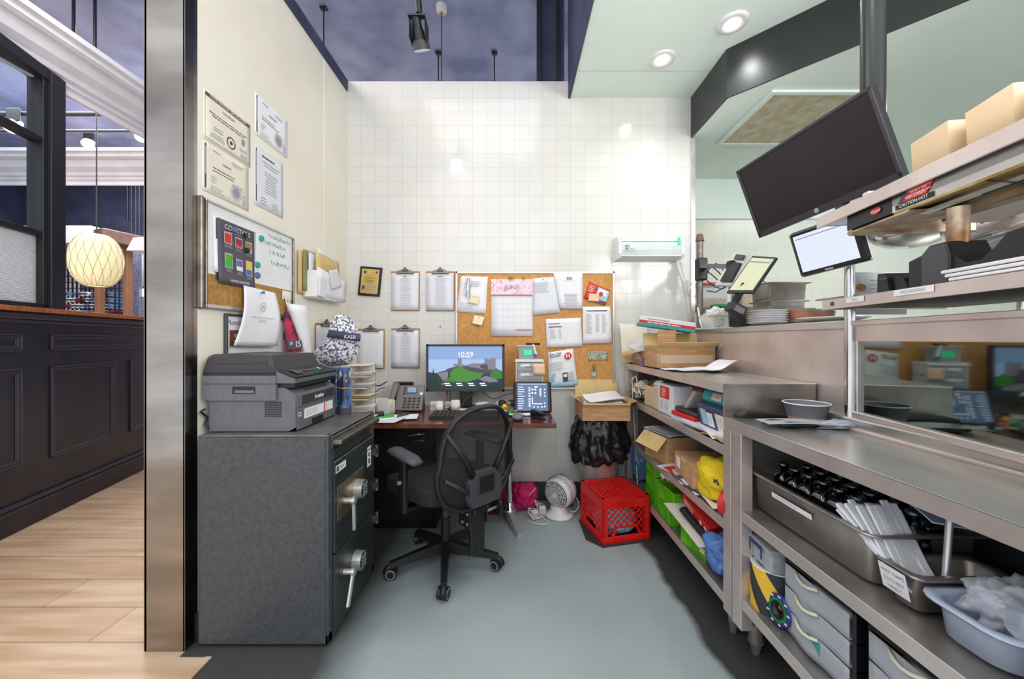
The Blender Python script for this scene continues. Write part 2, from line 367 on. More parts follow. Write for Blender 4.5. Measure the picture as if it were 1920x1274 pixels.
    def ring(s, c, r, t, m, axis='Z', n=32, k=8):
        pts = []
        for i in range(n):
            a = 2*math.pi*i/n; p = (math.cos(a)*r, math.sin(a)*r, 0)
            if axis == 'X': p = (0, p[0], p[1])
            if axis == 'Y': p = (p[0], 0, p[1])
            pts.append(V(c)+V(p))
        return s.tube(pts, t, m, k, True)
    def build(s, name, parent=None, origin=None):
        me = bpy.data.meshes.new(name)
        if parent is None and origin is None and s.v:
            xs = [v.x for v in s.v]; ys = [v.y for v in s.v]; zs = [v.z for v in s.v]
            origin = V(((min(xs)+max(xs))/2, (min(ys)+max(ys))/2, min(zs)))
        if parent is not None:
            I = world_m(parent).inverted(); vs = [I @ v for v in s.v]
        else: origin = V(origin); vs = [v-origin for v in s.v]
        me.from_pydata([tuple(v) for v in vs], [], s.f)
        for m in s.ms: me.materials.append(MATS[m])
        me.polygons.foreach_set('material_index', s.fm); me.polygons.foreach_set('use_smooth', s.fs)
        t = bmesh.new(); t.from_mesh(me); bmesh.ops.recalc_face_normals(t, faces=t.faces); t.to_mesh(me); t.free(); me.update()
        o = bpy.data.objects.new(name, me); COL.objects.link(o)
        if parent is not None: o.parent = parent
        else: o.location = origin
        return o
def world_m(o):
    m = Matrix.Translation(o.location) @ o.rotation_euler.to_matrix().to_4x4()
    return world_m(o.parent) @ m if o.parent else m
def tag(o, label, cat, group=None):
    o['label'] = label; o['category'] = cat
    if group: o['group'] = group
    return o
def thing(name, label, cat, loc=(0, 0, 0), rz=0, group=None):
    o = bpy.data.objects.new(name, None); COL.objects.link(o); o.location = loc; o.rotation_euler = (0, 0, R(rz)); o.empty_display_size = .05
    return tag(o, label, cat, group)
def struct(m, name, parent=None):
    o = m.build(name, parent) if parent is not None else m.build(name, origin=(0, 0, 0))
    if parent is None: o['kind'] = 'structure'
    return o
def TM(loc, rz=0, rx=0, ry=0):
    return Matrix.Translation(loc) @ Matrix.Rotation(R(rz), 4, 'Z') @ Matrix.Rotation(R(rx), 4, 'X') @ Matrix.Rotation(R(ry), 4, 'Y')
def dup(o, loc, rz=None, label=None, **pr):
    c = o.copy(); COL.objects.link(c); c.location = loc
    if rz is not None: c.rotation_euler = (0, 0, R(rz))
    if label: c['label'] = label
    def rec(a, b):
        for ch in [x for x in list(bpy.data.objects) if x.parent == a]:
            k = ch.copy(); COL.objects.link(k); k.parent = b; rec(ch, k)
    rec(o, c); return c
class Fr:
    """a flat frame: origin at top left, u to the right, v downwards, n out of the face"""
    def __init__(s, tl, tr, br, bl):
        s.q = [V(p) for p in (tl, tr, br, bl)]; u = (s.q[1]-s.q[0]); dn = (s.q[3]-s.q[0]); s.n = dn.cross(u).normalized()
        s.w = u.length; s.h = dn.length; s.u = u.normalized(); s.d = dn.normalized()
    def p(s, u, v, d=0):
        a = s.q[0].lerp(s.q[1], u); b = s.q[3].lerp(s.q[2], u); return a.lerp(b, v)+s.n*d
def rect(m, f, u0, u1, v0, v1, mt, d=.001, curl=None):
    g = (lambda u, v: curl(u, v)) if curl else (lambda u, v: 0)
    ps = [f.p(u, v, d+g(u, v)) for u, v in ((u0, v0), (u1, v0), (u1, v1), (u0, v1))]
    m.add(ps, [[0, 1, 2, 3]], mt)
def disc(m, f, u, v, r, mt, d=.001, n=16, el=1):
    c = f.p(u, v, d); m.add([c+f.u*math.cos(2*math.pi*i/n)*r-f.d*math.sin(2*math.pi*i/n)*r*el for i in range(n)], [list(range(n))], mt)
def lines(m, f, u0, u1, v0, v1, n, mt='ink_light', th=.28, seed=1, center=False, words=True, curl=None, d=.001):
    rd = random.Random(seed); st = (v1-v0)/n
    for i in range(n):
        v = v0+st*(i+.3); L = (u1-u0)*rd.uniform(.6, 1); a = u0+((u1-u0)-L)/2 if center else u0
        if not words: rect(m, f, a, a+L, v, v+st*th, mt, d, curl); continue
        x = a
        while x < a+L:
            wd = rd.uniform(.03, .1)*(u1-u0)*1.6; e = min(x+wd, a+L); rect(m, f, x, e, v, v+st*th, mt, d, curl); x = e+.02*(u1-u0)
def text(s, f, u, v, size, mt, parent, align='CENTER', d=.0012, name='lettering', bold=0, sx=1):
    cu = bpy.data.curves.new('t', 'FONT'); cu.body = s; cu.size = size; cu.align_x = align; cu.align_y = 'CENTER'; cu.offset = bold; cu.resolution_u = 3
    o = bpy.data.objects.new('t', cu); COL.objects.link(o); bpy.context.view_layer.update()
    me0 = o.to_mesh(); vs = [v_.co.copy() for v_ in me0.vertices]; fs = [list(p.vertices) for p in me0.polygons]; o.to_mesh_clear()
    bpy.data.objects.remove(o); bpy.data.curves.remove(cu)
    c = f.p(u, v, d); m = M(); m.add([c+f.u*p.x*sx-f.d*p.y for p in vs], fs, mt); return m.build(name, parent)
WX = -1.3396     # the left wall leans very slightly: X = WX + .019 Y
def lw(px, py, d=0):
    r = (px-960)/F; y = WX/(r-.019); x = WX+.019*y; return V((x+d, y, H-(py-637)/F*y))
def LX(y): return WX+.019*y
def bw(px, py, d=0, Y=2.94):
    return V(((px-960)/F*Y, Y-d, H-(py-637)/F*Y))
def P(px, py, Y): return V(((px-960)/F*Y, Y, H-(py-637)/F*Y))
def K(x, y): return (780+x/3.7475, 480+y/3.7475)
# ================================================================ room shell
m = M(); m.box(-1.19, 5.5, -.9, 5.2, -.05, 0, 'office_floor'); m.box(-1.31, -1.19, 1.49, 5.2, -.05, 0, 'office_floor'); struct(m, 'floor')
m = M(); m.box(-9, -1.31, -.9, 9.5, -.06, -.0005, 'wood_planks'); m.box(-1.31, -1.19, -.9, 1.49, -.06, -.0005, 'wood_planks'); struct(m, 'floor_dining')
m = M(); m.box(-1.205, -1.18, -.9, 1.49, -.01, .003, 'wood_planks', .001); struct(m, 'trim_1')
m = M(); m.box(-9.2, 5.6, .3, 9.5, 4.3, 4.4, 'ceiling_navy'); struct(m, 'ceiling')
m = M(); m.box(-1.31, 1.39, 2.94, 3.06, 0, 3.256, 'white_tile'); struct(m, 'wall_back')
m = M()
m.prism([(LX(1.56), 1.56), (-1.4625, 1.56), (-1.4625, 3.0), (LX(2.94), 3.0)], 'Z', 0, 3.182, 'cream_paint'); struct(m, 'wall_left')
m = M(); m.prism([(LX(1.50)+.012, 1.52), (-1.475, 1.52), (-1.475, 3.0), (LX(2.94)+.012, 3.0)], 'Z', 3.182, 3.262, 'navy_paint'); struct(m, 'trim_2')
m = M(); m.prism([(LX(1.57)+.011, 1.57), (LX(1.57), 1.57), (LX(2.94), 2.935), (LX(2.94)+.011, 2.935)], 'Z', 0, .11, 'rubber_base')
struct(m, 'baseboard_left')
m = M(); m.box(-1.27, 1.30, 2.928, 2.94, 0, .148, 'rubber_base', .003); struct(m, 'baseboard_back')
m = M(); m.box(-1.2955, -1.2885, 2.60, 2.625, 1.0, 3.18, 'cream_paint', .002); struct(m, 'trim_3')
# steel cladding round the wall end
m = M(); m.box(-1.4725, -1.3085, 1.515, 1.56, 0, 3.3, 'steel_clad', .002); m.box(-1.3165, -1.3085, 1.515, 1.575, 0, 3.3, 'steel_clad'); m.box(-1.4725, -1.4625, 1.515, 1.66, 0, 3.3, 'steel_clad')
o = struct(m, 'trim_4')
# steel corner of the back wall
m = M(); m.box(1.386, 1.42, 2.93, 3.07, 1.33, 2.815, 'steel', .001); struct(m, 'trim_5')
# soffit over the kitchen pass
poly = [(.453, .3), (.453, 2.94), (1.39, 2.94), (1.39, 2.449), (3.539, .3)]
m = M(); m.prism(poly, 'Z', 3.13, 3.2, 'mint_white'); m.box(.46, 1.385, 2.646, 2.649, 3.128, 3.131, 'ink_pale'); struct(m, 'ceiling_soffit')
m = M(); m.box(.435, .453, .3, 2.94, 3.122, 4.3, 'navy_paint'); struct(m, 'wall_soffit')
m = M()
m.box(1.388, 1.40, 2.449, 2.94, 2.816, 3.13, 'black_gloss'); m.prism([(1.388, 2.452), (3.53, .31), (3.54, .32), (1.40, 2.46)], 'Z', 2.816, 3.13, 'black_gloss'); struct(m, 'trim_6')
poly = [(1.40, 3.75), (1.40, 2.455), (3.555, .3), (5.5, .3), (5.5, 3.75)]
m = M(); m.prism(poly, 'Z', 2.818, 2.9, 'mint_white'); struct(m, 'ceiling_kitchen')
m = M(); m.box(1.2, 5.5, 3.7, 3.8, 0, 2.82, 'kitchen_tile'); m.box(1.2, 5.5, 3.695, 3.70, 2.43, 2.82, 'mint_white'); m.box(1.2, 5.5, 3.692, 3.7, 2.42, 2.432, 'ink_pale'); struct(m, 'wall_kitchen')
m = M(); m.box(5.4, 5.5, .6, 3.75, 0, 2.82, 'mint_white'); struct(m, 'wall_right')
m = M(); m.box(-9.2, 5.6, 9.4, 9.5, 0, 4.3, 'navy_paint'); struct(m, 'wall_far')
m = M(); m.box(-9.2, -9.1, 1.5, 9.5, 0, 4.3, 'navy_paint'); struct(m, 'wall_dining')
# office half wall that carries the kitchen pass (steel faced, ledge on top)
m = M(); m.box(1.255, 1.60, 1.42, 2.94, 0, 1.29, 'steel_warm'); struct(m, 'wall_pass')
m = M(); m.box(1.245, 1.68, 1.40, 2.93, 1.2905, 1.322, 'steel', .004, 2); o = m.build('steel_ledge'); tag(o, 'long stainless steel ledge on top of the low wall, under the stacked plates', 'ledge')
# ceiling details seen over the back wall
t = thing('ventilation_duct', 'dark blue square duct rising beside the white soffit', 'duct', (.33, 3.3, 3.2))
m = M(); m.box(.24, .43, 3.1, 3.5, 3.2, 4.3, 'navy_paint', .01); m.build('casing', t)
m = M(); m.box(.2, .235, 3.05, 3.1, 3.2, 4.3, 'black_plastic'); m.box(.36, .385, 3.03, 3.09, 3.2, 4.3, 'black_plastic'); m.build('bracket', t)
for px, py, lb in ((822, 97, 'left of the two'), (927, 97, 'right of the two')):
    q = P(px, py, 4.0); t = thing('hanger_rod', 'thin dark ceiling hanger rod over the tiled wall, %s close together' % lb, 'rod', (q.x, 4.0, 3.0))
    m = M(); m.cyl((q.x, 4, 3.0), (q.x, 4, 4.3), .006, 'black_plastic', n=8); m.build('rod', t)
    m = M(); m.box(q.x-.03, q.x+.03, 3.98, 4.02, 4.27, 4.285, 'black_plastic'); m.cyl((q.x, 4, 4.24), (q.x, 4, 4.3), .012, 'dull_metal', n=8); m.build('bracket', t)
q = P(607, 12, 3.46); t = thing('hanger_rod', 'thin dark ceiling hanger rod just above the cream wall', 'rod', (q.x, 3.46, 3.0))
m = M(); m.cyl((q.x, 3.46, 3.0), (q.x, 3.46, 4.3), .006, 'black_plastic', n=8); m.build('rod', t)
m = M(); m.box(q.x-.03, q.x+.03, 3.44, 3.48, 4.27, 4.285, 'black_plastic'); m.build('bracket', t)
q = P(828, 12, 3.46); t = thing('drop_light_fitting', 'grey drop cord hanging from a round white ceiling cup', 'fitting', (q.x, 3.46, 3.0))
m = M(); m.cyl((q.x, 3.46, 3.0), (q.x, 3.46, 4.27), .005, 'dark_grey', n=8); m.build('cord', t)
m = M(); m.lathe([(0, 4.235), (.03, 4.237), (.048, 4.25), (.05, 4.3)], (q.x, 3.46, 0), 'white_plastic', 24); m.lathe([(0, 4.232), (.02, 4.234), (.022, 4.24)], (q.x, 3.46, 0), 'gold_plate', 16); m.build('ceiling_cup', t)
# track spotlight
t = thing('track_spotlight', 'black track spotlight shining down on the tiled wall', 'spotlight', (-.54, 2.2, 3.0))
m = M(); m.box(-.535, -.505, .9, 2.06, 3.232, 3.262, 'black_plastic', .003); m.build('track', t)
m = M(); m.cyl((-.52, 2.02, 3.24), (-.52, 2.10, 3.13), .014, 'black_plastic'); m.cyl((-.52, 2.10, 3.13), (-.52, 2.12, 3.08), .018, 'black_plastic'); m.box(-.583, -.577, 2.13, 2.22, 2.96, 3.07, 'black_plastic', .002); m.box(-.493, -.487, 2.13, 2.22, 2.96, 3.07, 'black_plastic', .002); m.box(-.583, -.487, 2.11, 2.14, 3.06, 3.07, 'black_plastic'); m.build('yoke', t)
ax = V((.12, .5, -.86)).normalized(); c0 = V((-.545, 2.14, 3.075))
m = M(); m.cyl(c0-ax*.01, c0+ax*.05, .026, 'black_plastic'); m.cyl(c0+ax*.05, c0+ax*.11, .026, 'black_plastic', .047, cap=False); m.cyl(c0+ax*.11, c0+ax*.155, .047, 'dark_grey', .05, cap=False); m.build('lamp_housing', t)
m = M(); m.cyl(c0+ax*.135, c0+ax*.14, .043, 'lamp_glow'); m.build('bulb', t)
# recessed downlights
for (x, y), lb in (((1.006, 2.533), 'nearer the tiled wall'), ((1.308, 2.243), 'nearer the black fascia corner')):
    t = thing('recessed_downlight', 'round white recessed downlight in the soffit, the one %s' % lb, 'downlight', (x, y, 3.12), group='downlights in the soffit')
    m = M(); m.lathe([(.045, 3.129), (.045, 3.120), (.07, 3.117), (.082, 3.122), (.083, 3.13)], (x, y, 0), 'white_plastic', 32); m.build('trim_ring', t)
    m = M(); m.cyl((x, y, 3.124), (x, y, 3.129), .046, 'lamp_glow'); m.build('lens', t)
# return air grille of the kitchen ceiling
t = thing('ceiling_grille', 'greasy perforated square air grille in the kitchen ceiling', 'grille', (1.95, 2.7, 2.8))
m = M(); m.box(1.665, 2.27, 2.41, 3.00, 2.806, 2.814, 'grease'); m.build('perforated_panel', t)
m = M(); m.box(1.63, 1.665, 2.37, 3.03, 2.8, 2.817, 'mint_white', .003); m.box(2.27, 2.305, 2.37, 3.03, 2.8, 2.817, 'mint_white', .003); m.box(1.665, 2.27, 2.37, 2.405, 2.8, 2.817, 'mint_white', .003); m.box(1.665, 2.27, 3.0, 3.035, 2.8, 2.817, 'mint_white', .003); m.build('frame', t)

# ================================================================ dining room to the left
A = V((-3.217, 2.38, 0)); Dr = V((-.277, 1, 0)).normalized(); Nn = V((Dr.y, -Dr.x, 0))    # along the low wall / out of its face
TW = Matrix(((Nn.x, Dr.x, 0, A.x), (Nn.y, Dr.y, 0, A.y), (0, 0, 1, 0), (0, 0, 0, 1)))     # local x = out of face, y = along
m = M(TW); m.box(-.14, 0, -1.8, 2.3, 0, 1.42, 'wainscot_black'); low = struct(m, 'wall_low')
m = M(TW); m.box(0, .03, -1.8, 2.3, 0, .135, 'wainscot_black', .004); m.box(0, .042, -1.8, 2.3, .135, .15, 'wainscot_mould', .006, 2); m.box(0, .026, -1.8, 2.3, .15, .185, 'wainscot_mould', .01, 2); struct(m, 'baseboard_low')
m = M(TW); m.box(-.16, .05, -1.8, 2.3, 1.435, 1.468, 'orange_wood', .005, 2); struct(m, 'trim_7')
m = M(TW); m.box(0, .035, -1.8, 2.3, 1.385, 1.425, 'wainscot_mould', .008, 2); m.box(0, .02, -1.8, 2.3, 1.36, 1.385, 'wainscot_mould', .006); struct(m, 'trim_8')
def moulding(y0, y1, z0, z1):
    m = M(TW)
    for k, (w_, h_) in enumerate(((.0, .016), (.014, .010), (.026, .006))):
        a, b, c, d = y0+w_, y1-w_, z0+w_, z1-w_
        for q in ((a, a+.014, c, d), (b-.014, b, c, d), (a, b, c, c+.014), (a, b, d-.014, d)): m.box(0, h_, q[0], q[1], q[2], q[3], 'wainscot_mould', .004)
    m.build('panel_moulding', low)
for a, b in ((-1.2, -.55), (-.55+.12, .13), ):
    moulding(a-.3, b, .42, 1.06)
moulding(.34, .96, .40, 1.06); moulding(1.15, 1.9, .40, 1.06)
moulding(-1.2, .13, 1.17, 1.29); moulding(.34, 1.9, 1.17, 1.29)
# window over the low wall
m = M(TW); m.box(-.11, .03, .315, .435, 1.468, 3.16, 'wainscot_black', .004); m.box(-.06, .01, .28, .315, 1.468, 3.1, 'black_plastic', .003)
m.box(-.10, .02, -1.8, .435, 3.09, 3.17, 'wainscot_black', .004); m.box(-.08, .01, -1.8, .33, 1.468, 1.50, 'wainscot_black', .003); wn = struct(m, 'window_1')
m = M(TW); m.box(-.07, .0, -1.8, .33, 2.63, 2.67, 'black_plastic', .003); m.box(-.07, .0, -1.8, .33, 1.97, 2.01, 'black_plastic', .003); m.build('muntin', wn)
m = M(TW); m.box(-.04, -.034, -1.8, .33, 2.0, 3.1, 'clear_glass'); m.build('pane', wn)
m = M(TW)
for i in range(48): z = 1.502+i*.0098; m.box(-.05, -.03, -1.8, .33, z, z+.0088, 'reeded', .003)
m.build('reeded_pane', wn)
# large white cornice
def cornice(T, y0, y1, name):
    prof = [(0, 3.08), (.03, 3.08), (.03, 3.13), (.05, 3.14), (.05, 3.17), (.075, 3.18), (.085, 3.215), (.13, 3.26), (.15, 3.32), (.15, 3.335), (.18, 3.34), (.2, 3.36), (.2, 3.40), (.225, 3.41), (.225, 3.45), (0, 3.45)]
    m = M(T); m.prism([(x, z) for x, z in prof], 'Y', y0, y1, 'white_moulding'); return struct(m, name)
cornice(TM((-3.36, 0, 0)), -1.5, 4.6, 'trim_9')
cornice(TM((-3.36, 4.75, .10), -90), -5.5, .3, 'trim_10')
m = M(); m.box(-9.1, -3.0, 7.0, 7.15, 3.0, 4.3, 'navy_paint'); struct(m, 'wall_bulkhead')
m = M(); m.box(-9.1, -3.0, 6.96, 7.0, 2.97, 3.14, 'white_moulding', .01); struct(m, 'trim_11')
m = M(); m.box(-9.1, -3.0, 7.6, 7.7, 0, 3.2, 'white_moulding'); struct(m, 'wall_dining_far')
# pendant lamp with ribbed shade
c = P(181, 489, 4.2)
t = thing('pendant_lamp', 'cream ribbed bubble pendant lamp hanging in the dining room', 'lamp', (c.x, c.y, c.z))
prof = []
for i in range(25):
    a = R(-68+136*i/24); prof.append((.218*math.cos(a)**.8, .305*math.sin(a)))
m = M(); m.lathe(prof, c, 'lamp_shade', 40); m.build('lamp_shade', t)
m = M()
for s_ in (1, -1):
    for k in range(18):
        pts = []
        for i in range(25):
            a = R(-68+136*i/24); r = .2205*math.cos(a)**.8; ph = 2*math.pi*k/18+s_*.30*math.sin(a*1.3); pts.append(c+V((r*math.cos(ph), r*math.sin(ph), .305*math.sin(a))))
        m.tube(pts, .0016, 'wire_grey', 4)
m.build('shade_wires', t)
m = M(); m.ring(c+V((0, 0, -.283)), .099, .005, 'wire_grey'); m.build('rim', t)
m = M(); m.cyl(c+V((0, 0, .27)), (c.x, c.y, 4.3), .006, 'dark_grey', n=8); m.build('cord', t)
# pipes and spotlights on the dining ceiling
def rod(px, py0, py1, Y, lb):
    a = P(px, py0, Y); b = P(px, py1, Y); m = M(); m.cyl(a, b, .012, 'black_plastic', n=8); tag(m.build('ceiling_rod'), lb, 'rod')
rod(138, -10, 110, 3.35, 'thin black rod above the white cornice, left one')
rod(178, -10, 130, 3.3, 'thin black rod above the white cornice, right one')
rod(239, 230, 415, 6.6, 'thin black rod dropping in front of the far navy wall')
for (py, Y, th, lb) in ((214, 4.25, .026, 'upper of the two dark pipes under the dining ceiling'), (246, 4.45, .018, 'lower of the two dark pipes under the dining ceiling')):
    a = P(118, py, Y); m = M(); m.cyl((a.x-1.5, Y, a.z), (-3.0, Y, a.z), th, 'dark_grey', n=10); tag(m.build('ceiling_pipe'), lb, 'pipe')
def spot(px, py, Y, lb, s=1):
    c = P(px, py, Y); t = thing('ceiling_spotlight', lb, 'spotlight', c); m = M(); a = V((.35, -.6, -.7)).normalized()
    m.cyl(c-a*.09*s, c, .05*s, 'alu', .065*s); m.cyl(c, c+a*.05*s, .065*s, 'alu', .07*s, cap=False); m.box(c.x-.08*s, c.x+.08*s, c.y-.01, c.y+.01, c.z+.05, c.z+.2*s, 'dark_grey', .01); m.build('housing', t)
    m = M(); m.cyl(c+a*.035*s, c+a*.04*s, .04*s, 'lamp_glow'); m.build('bulb', t)
spot(166, 268, 5.6, 'silver spotlight under the dark pipe left of the lamp cord'); spot(266, 255, 5.2, 'black edged spotlight close to the steel column'); spot(25, 236, 4.2, 'bright spotlight seen through the left window')
# far side of the dining room: wine rack, timber posts, panelled door, tube lamps
Y = 6.2
t = thing('wine_rack', 'tall wire wine rack full of bottles behind the pendant lamp', 'rack', (P(140, 600, Y).x, Y, 0))
m = M(); x0, x1 = P(120, 0, Y).x, P(232, 0, Y).x; z0, z1 = 1.0, 2.78
for i in range(15): x = x0+(x1-x0)*i/14; m.box(x-.006, x+.006, Y-.01, Y+.01, z0, z1, 'black_plastic')
for i in range(19): z = z0+(z1-z0)*i/18; m.box(x0, x1, Y-.008, Y+.008, z-.006, z+.006, 'black_plastic')
m.build('wire_grid', t)
m = M(); m.box(x0, x1, Y+.25, Y+.3, z0, z1, 'bottle_rack'); m.build('backing', t)
rd = random.Random(3)
for r_ in range(8):
    for k in range(11):
        if rd.random() < .25: continue
        x = x0+(x1-x0)*(k+.5)/13; z = 1.3+r_*.099
        m = M(); m.cyl((x, Y-.04, z), (x, Y+.16, z), .036, rd.choice(['bottle_rack', 'red_dark', 'tablet_blue', 'white_plastic', 'paper_b']), n=10); m.cyl((x, Y-.1, z), (x, Y-.04, z), .014, 'dark_grey', n=8)
        tag(m.build('wine_bottle'), 'wine bottle lying in the wire rack behind the low wall', 'bottle', 'wine bottles in the wire rack')
for px, lb in ((187, 'brown timber post in the middle of the wine rack'), (240, 'brown timber post right of the wine rack')):
    q = P(px, 0, 6.0); m = M(); m.box(q.x-.035, q.x+.035, 5.95, 6.05, 0, 2.85, 'post_wood', .005); tag(m.build('timber_post'), lb, 'post')
m = M(); a = P(183, 418, 5.6); b = P(285, 462, 6.4)
m.bar((a.x, 5.6, 2.8), (b.x+.4, 6.9, 2.78), .25, .2, 'brown_wood', b=.02); tag(m.build('timber_beam'), 'dark brown timber beam running back above the wine rack', 'beam')
m = M(); a = P(118, 432, 6.1); m.box(a.x-1.5, P(183, 0, 6.1).x, 6.0, 6.2, 2.78, 3.06, 'white_moulding', .01); tag(m.build('white_beam'), 'white boxed beam left of the pendant lamp cord', 'beam')
t = thing('panelled_door', 'white panelled cupboard door far right in the dining room', 'door', (P(262, 0, 6.9).x, 6.9, 0))
x0, x1 = P(246, 0, 6.9).x, P(292, 0, 6.9).x; m = M(); m.box(x0, x1, 6.9, 6.94, 0, 2.9, 'white_moulding', .003); m.build('leaf', t)
m = M(); m.box(x0+.12, x0+.2, 6.885, 6.9, 1.3, 2.2, 'wainscot_mould', .004); m.box(x0+.135, x0+.185, 6.88, 6.905, 1.33, 2.17, 'white_moulding', .004); m.build('panel', t)
for i, px in enumerate((246, 254.5, 261, 270, 277)):
    q = P(px, 0, 6.5); zz = 2.12+.05*((i*2) % 3); t = thing('tube_pendant', 'small glowing tube pendant in a row by the white door', 'lamp', (q.x, 6.5, zz), group='glowing tube pendants')
    m = M(); m.cyl((q.x, 6.5, zz-.13), (q.x, 6.5, zz), .026, 'tube_bulb', n=10); m.build('tube', t); m = M(); m.cyl((q.x, 6.5, zz), (q.x, 6.5, 4.3), .004, 'brown_wood', n=6); m.cyl((q.x, 6.5, zz), (q.x, 6.5, zz+.04), .018, 'brown_wood', n=8); m.build('cord', t)
m = M(); a = P(250, 460, 5.4); m.prism([(a.x, 2.5), (a.x+.1, 2.68), (a.x+1.2, 2.72), (a.x+1.2, 2.5)], 'Y', 5.3, 6.2, 'white_moulding'); m.box(a.x+1.1, a.x+1.19, 5.3, 5.4, 0, 2.5, 'white_moulding'); tag(m.build('canopy'), 'pale angled canopy beside the steel column', 'canopy')
# ================================================================ papers on the left wall
def LWF(y0, y1, z0, z1, d=.002):
    return Fr((LX(y0)+d, y0, z1), (LX(y1)+d, y1, z1), (LX(y1)+d, y1, z0), (LX(y0)+d, y0, z0))
def paper(name, label, cat, f, mt='paper', th=.001, nu=8, nv=8, curl=None, group=None, back=None):
    g = curl or (lambda u, v: 0)
    m = M(); m.sheet(lambda u, v: f.p(u, v, g(u, v)), mt, nu, nv, th, back); o = m.build(name, origin=f.p(.5, 1)); return tag(o, label, cat, group)
def smallcurl(u, v): return .004*math.sin(3*u+1)*v
# certificate 1: landscape with dark banner and seal
f = LWF(1.603, 1.885, 2.105, 2.322)
o = paper('certificate', 'food safety certificate with dark banner across its top edge, upper left on cream wall', 'certificate', f, 'paper_cream')
m = M(); rect(m, f, .03, .97, .05, .12, 'brown_ink'); 
for a, b, c, d in ((.03, .97, .05, .055), (.03, .035, .05, .95), (.965, .97, .05, .95), (.03, .97, .945, .95)): rect(m, f, a, b, c, d, 'ink', .0012)
lines(m, f, .1, .9, .36, .46, 2, 'ink', .35, 2, True); lines(m, f, .15, .42, .62, .72, 2, 'ink_light', .4, 3, True); lines(m, f, .12, .42, .76, .88, 3, 'ink_light', .4, 4, True)
rect(m, f, .78, .86, .48, .62, 'ink_light'); lines(m, f, .74, .95, .70, .78, 2, 'ink_light', .4, 5); lines(m, f, .76, .92, .82, .92, 3, 'ink_light', .4, 6)
for i in range(20): a = 2*math.pi*i/20; disc(m, f, .55+.085*math.cos(a), .74+.11*math.sin(a), .0045, 'ink', .0012, 4)
disc(m, f, .55, .74, .009, 'ink', .0012, 10); m.build('print', o)
text('FOOD HANDLER CERTIFICATION', f, .5, .087, .014, 'paper', o, d=.002); text('Certificate', f, .5, .22, .017, 'ink', o)
def bar_cert(f, label, mt, seed, portrait=False):
    o = paper('certificate', label, 'certificate', f, mt); m = M()
    rect(m, f, .04, .075, .05, .93, 'ink'); rect(m, f, .048, .065, .10, .66, 'ink_pale', .0014)
    if not portrait:
        lines(m, f, .2, .45, .08, .14, 1, 'ink_light', .35, seed, False); lines(m, f, .4, .7, .24, .33, 1, 'ink_light', .4, seed+1); lines(m, f, .6, .92, .10, .2, 2, 'ink_light', .35, seed+2)
        lines(m, f, .2, .78, .42, .54, 2, 'ink', .28, seed+3); lines(m, f, .16, .3, .62, .78, 4, 'ink_light', .3, seed+4); lines(m, f, .16, .5, .82, .95, 3, 'ink_light', .3, seed+5)
        disc(m, f, .7, .74, .035, 'ink_pale', .0009, 20); disc(m, f, .7, .74, .022, 'ink_light', .001, 12); lines(m, f, .6, .92, .56, .66, 3, 'ink_light', .35, seed+6); lines(m, f, .84, .95, .7, .95, 6, 'ink_light', .4, seed+7)
    else:
        lines(m, f, .25, .85, .08, .14, 1, 'ink', .5, seed); lines(m, f, .25, .85, .18, .28, 2, 'ink_light', .3, seed+1, True); lines(m, f, .3, .8, .34, .72, 8, 'ink_light', .3, seed+2, True); lines(m, f, .2, .4, .8, .95, 3, 'ink_light', .3, seed+3); lines(m, f, .6, .9, .82, .95, 3, 'ink_light', .3, seed+4)
    m.build('print', o); return o
bar_cert(LWF(1.915, 2.185, 2.295, 2.508), 'white landscape certificate highest on the cream wall, dark strip down its left', 'paper', 11)
bar_cert(LWF(1.598, 1.872, 1.884, 2.100), 'cream landscape certificate right above the whiteboard corner, dark strip down its left', 'paper_cream', 31)
bar_cert(LWF(1.912, 2.145, 1.935, 2.242), 'tall portrait certificate with a long grey strip down its left', 'paper_b', 51, True)
# whiteboard with cork strip
t = thing('whiteboard', 'whiteboard with cork strip and grey frame on the cream wall above the printer', 'whiteboard', (LX(1.9), 1.9, 1.385))
f = LWF(1.59, 2.215, 1.385, 1.846, .012)
def fbox(m, f, u0, u1, v0, v1, d0, d1, mt, b=.0):
    T = Matrix(((f.u.x, f.d.x, f.n.x, f.q[0].x), (f.u.y, f.d.y, f.n.y, f.q[0].y), (f.u.z, f.d.z, f.n.z, f.q[0].z), (0, 0, 0, 1)))
    m.box(u0*f.w, u1*f.w, v0*f.h, v1*f.h, d0, d1, mt, b, T=T)
m = M(); fbox(m, f, .01, .99, .01, .68, -.010, .004, 'board_white'); m.build('writing_surface', t)
m = M(); fbox(m, f, .01, .99, .68, .99, -.010, .004, 'cork_dark'); m.build('cork_strip', t)
m = M()
for a in ((0, .016, 0, 1), (.984, 1, 0, 1), (0, 1, 0, .022), (0, 1, .965, 1)): fbox(m, f, *a, -.012, .014, 'alu' if a[1] == 1 and a[0] == 0 else 'dull_metal', .002)
m.build('frame', t)
m = M(); fbox(m, f, -.03, .0, -.01, 1.01, -.012, .010, 'dull_metal', .004); m.build('end_cap', t)
wf = f
rd = random.Random(5)
for r_, (a, b, v) in enumerate(((.66, .95, .10), (.62, .90, .19), (.68, .90, .28), (.70, .95, .40))):
    u = a; m = M()
    while u < b:
        k = rd.random(); pts = [f.p(u+.012*math.cos(q*1.7+k*6), v+.022*math.sin(q*2.3+k*5), .0052) for q in (0, .7, 1.4, 2.1)]; m.tube(pts, .0011, 'teal', 4); u += .028
    m.build('handwriting', t)
def magnet(u, v, mt, lb, r=.017): 
    m = M(); c = f.p(u, v, .004); m.cyl(c, c+f.n*.009, r, mt, r*.85, n=20); tag(m.build('magnet'), lb, 'magnet')
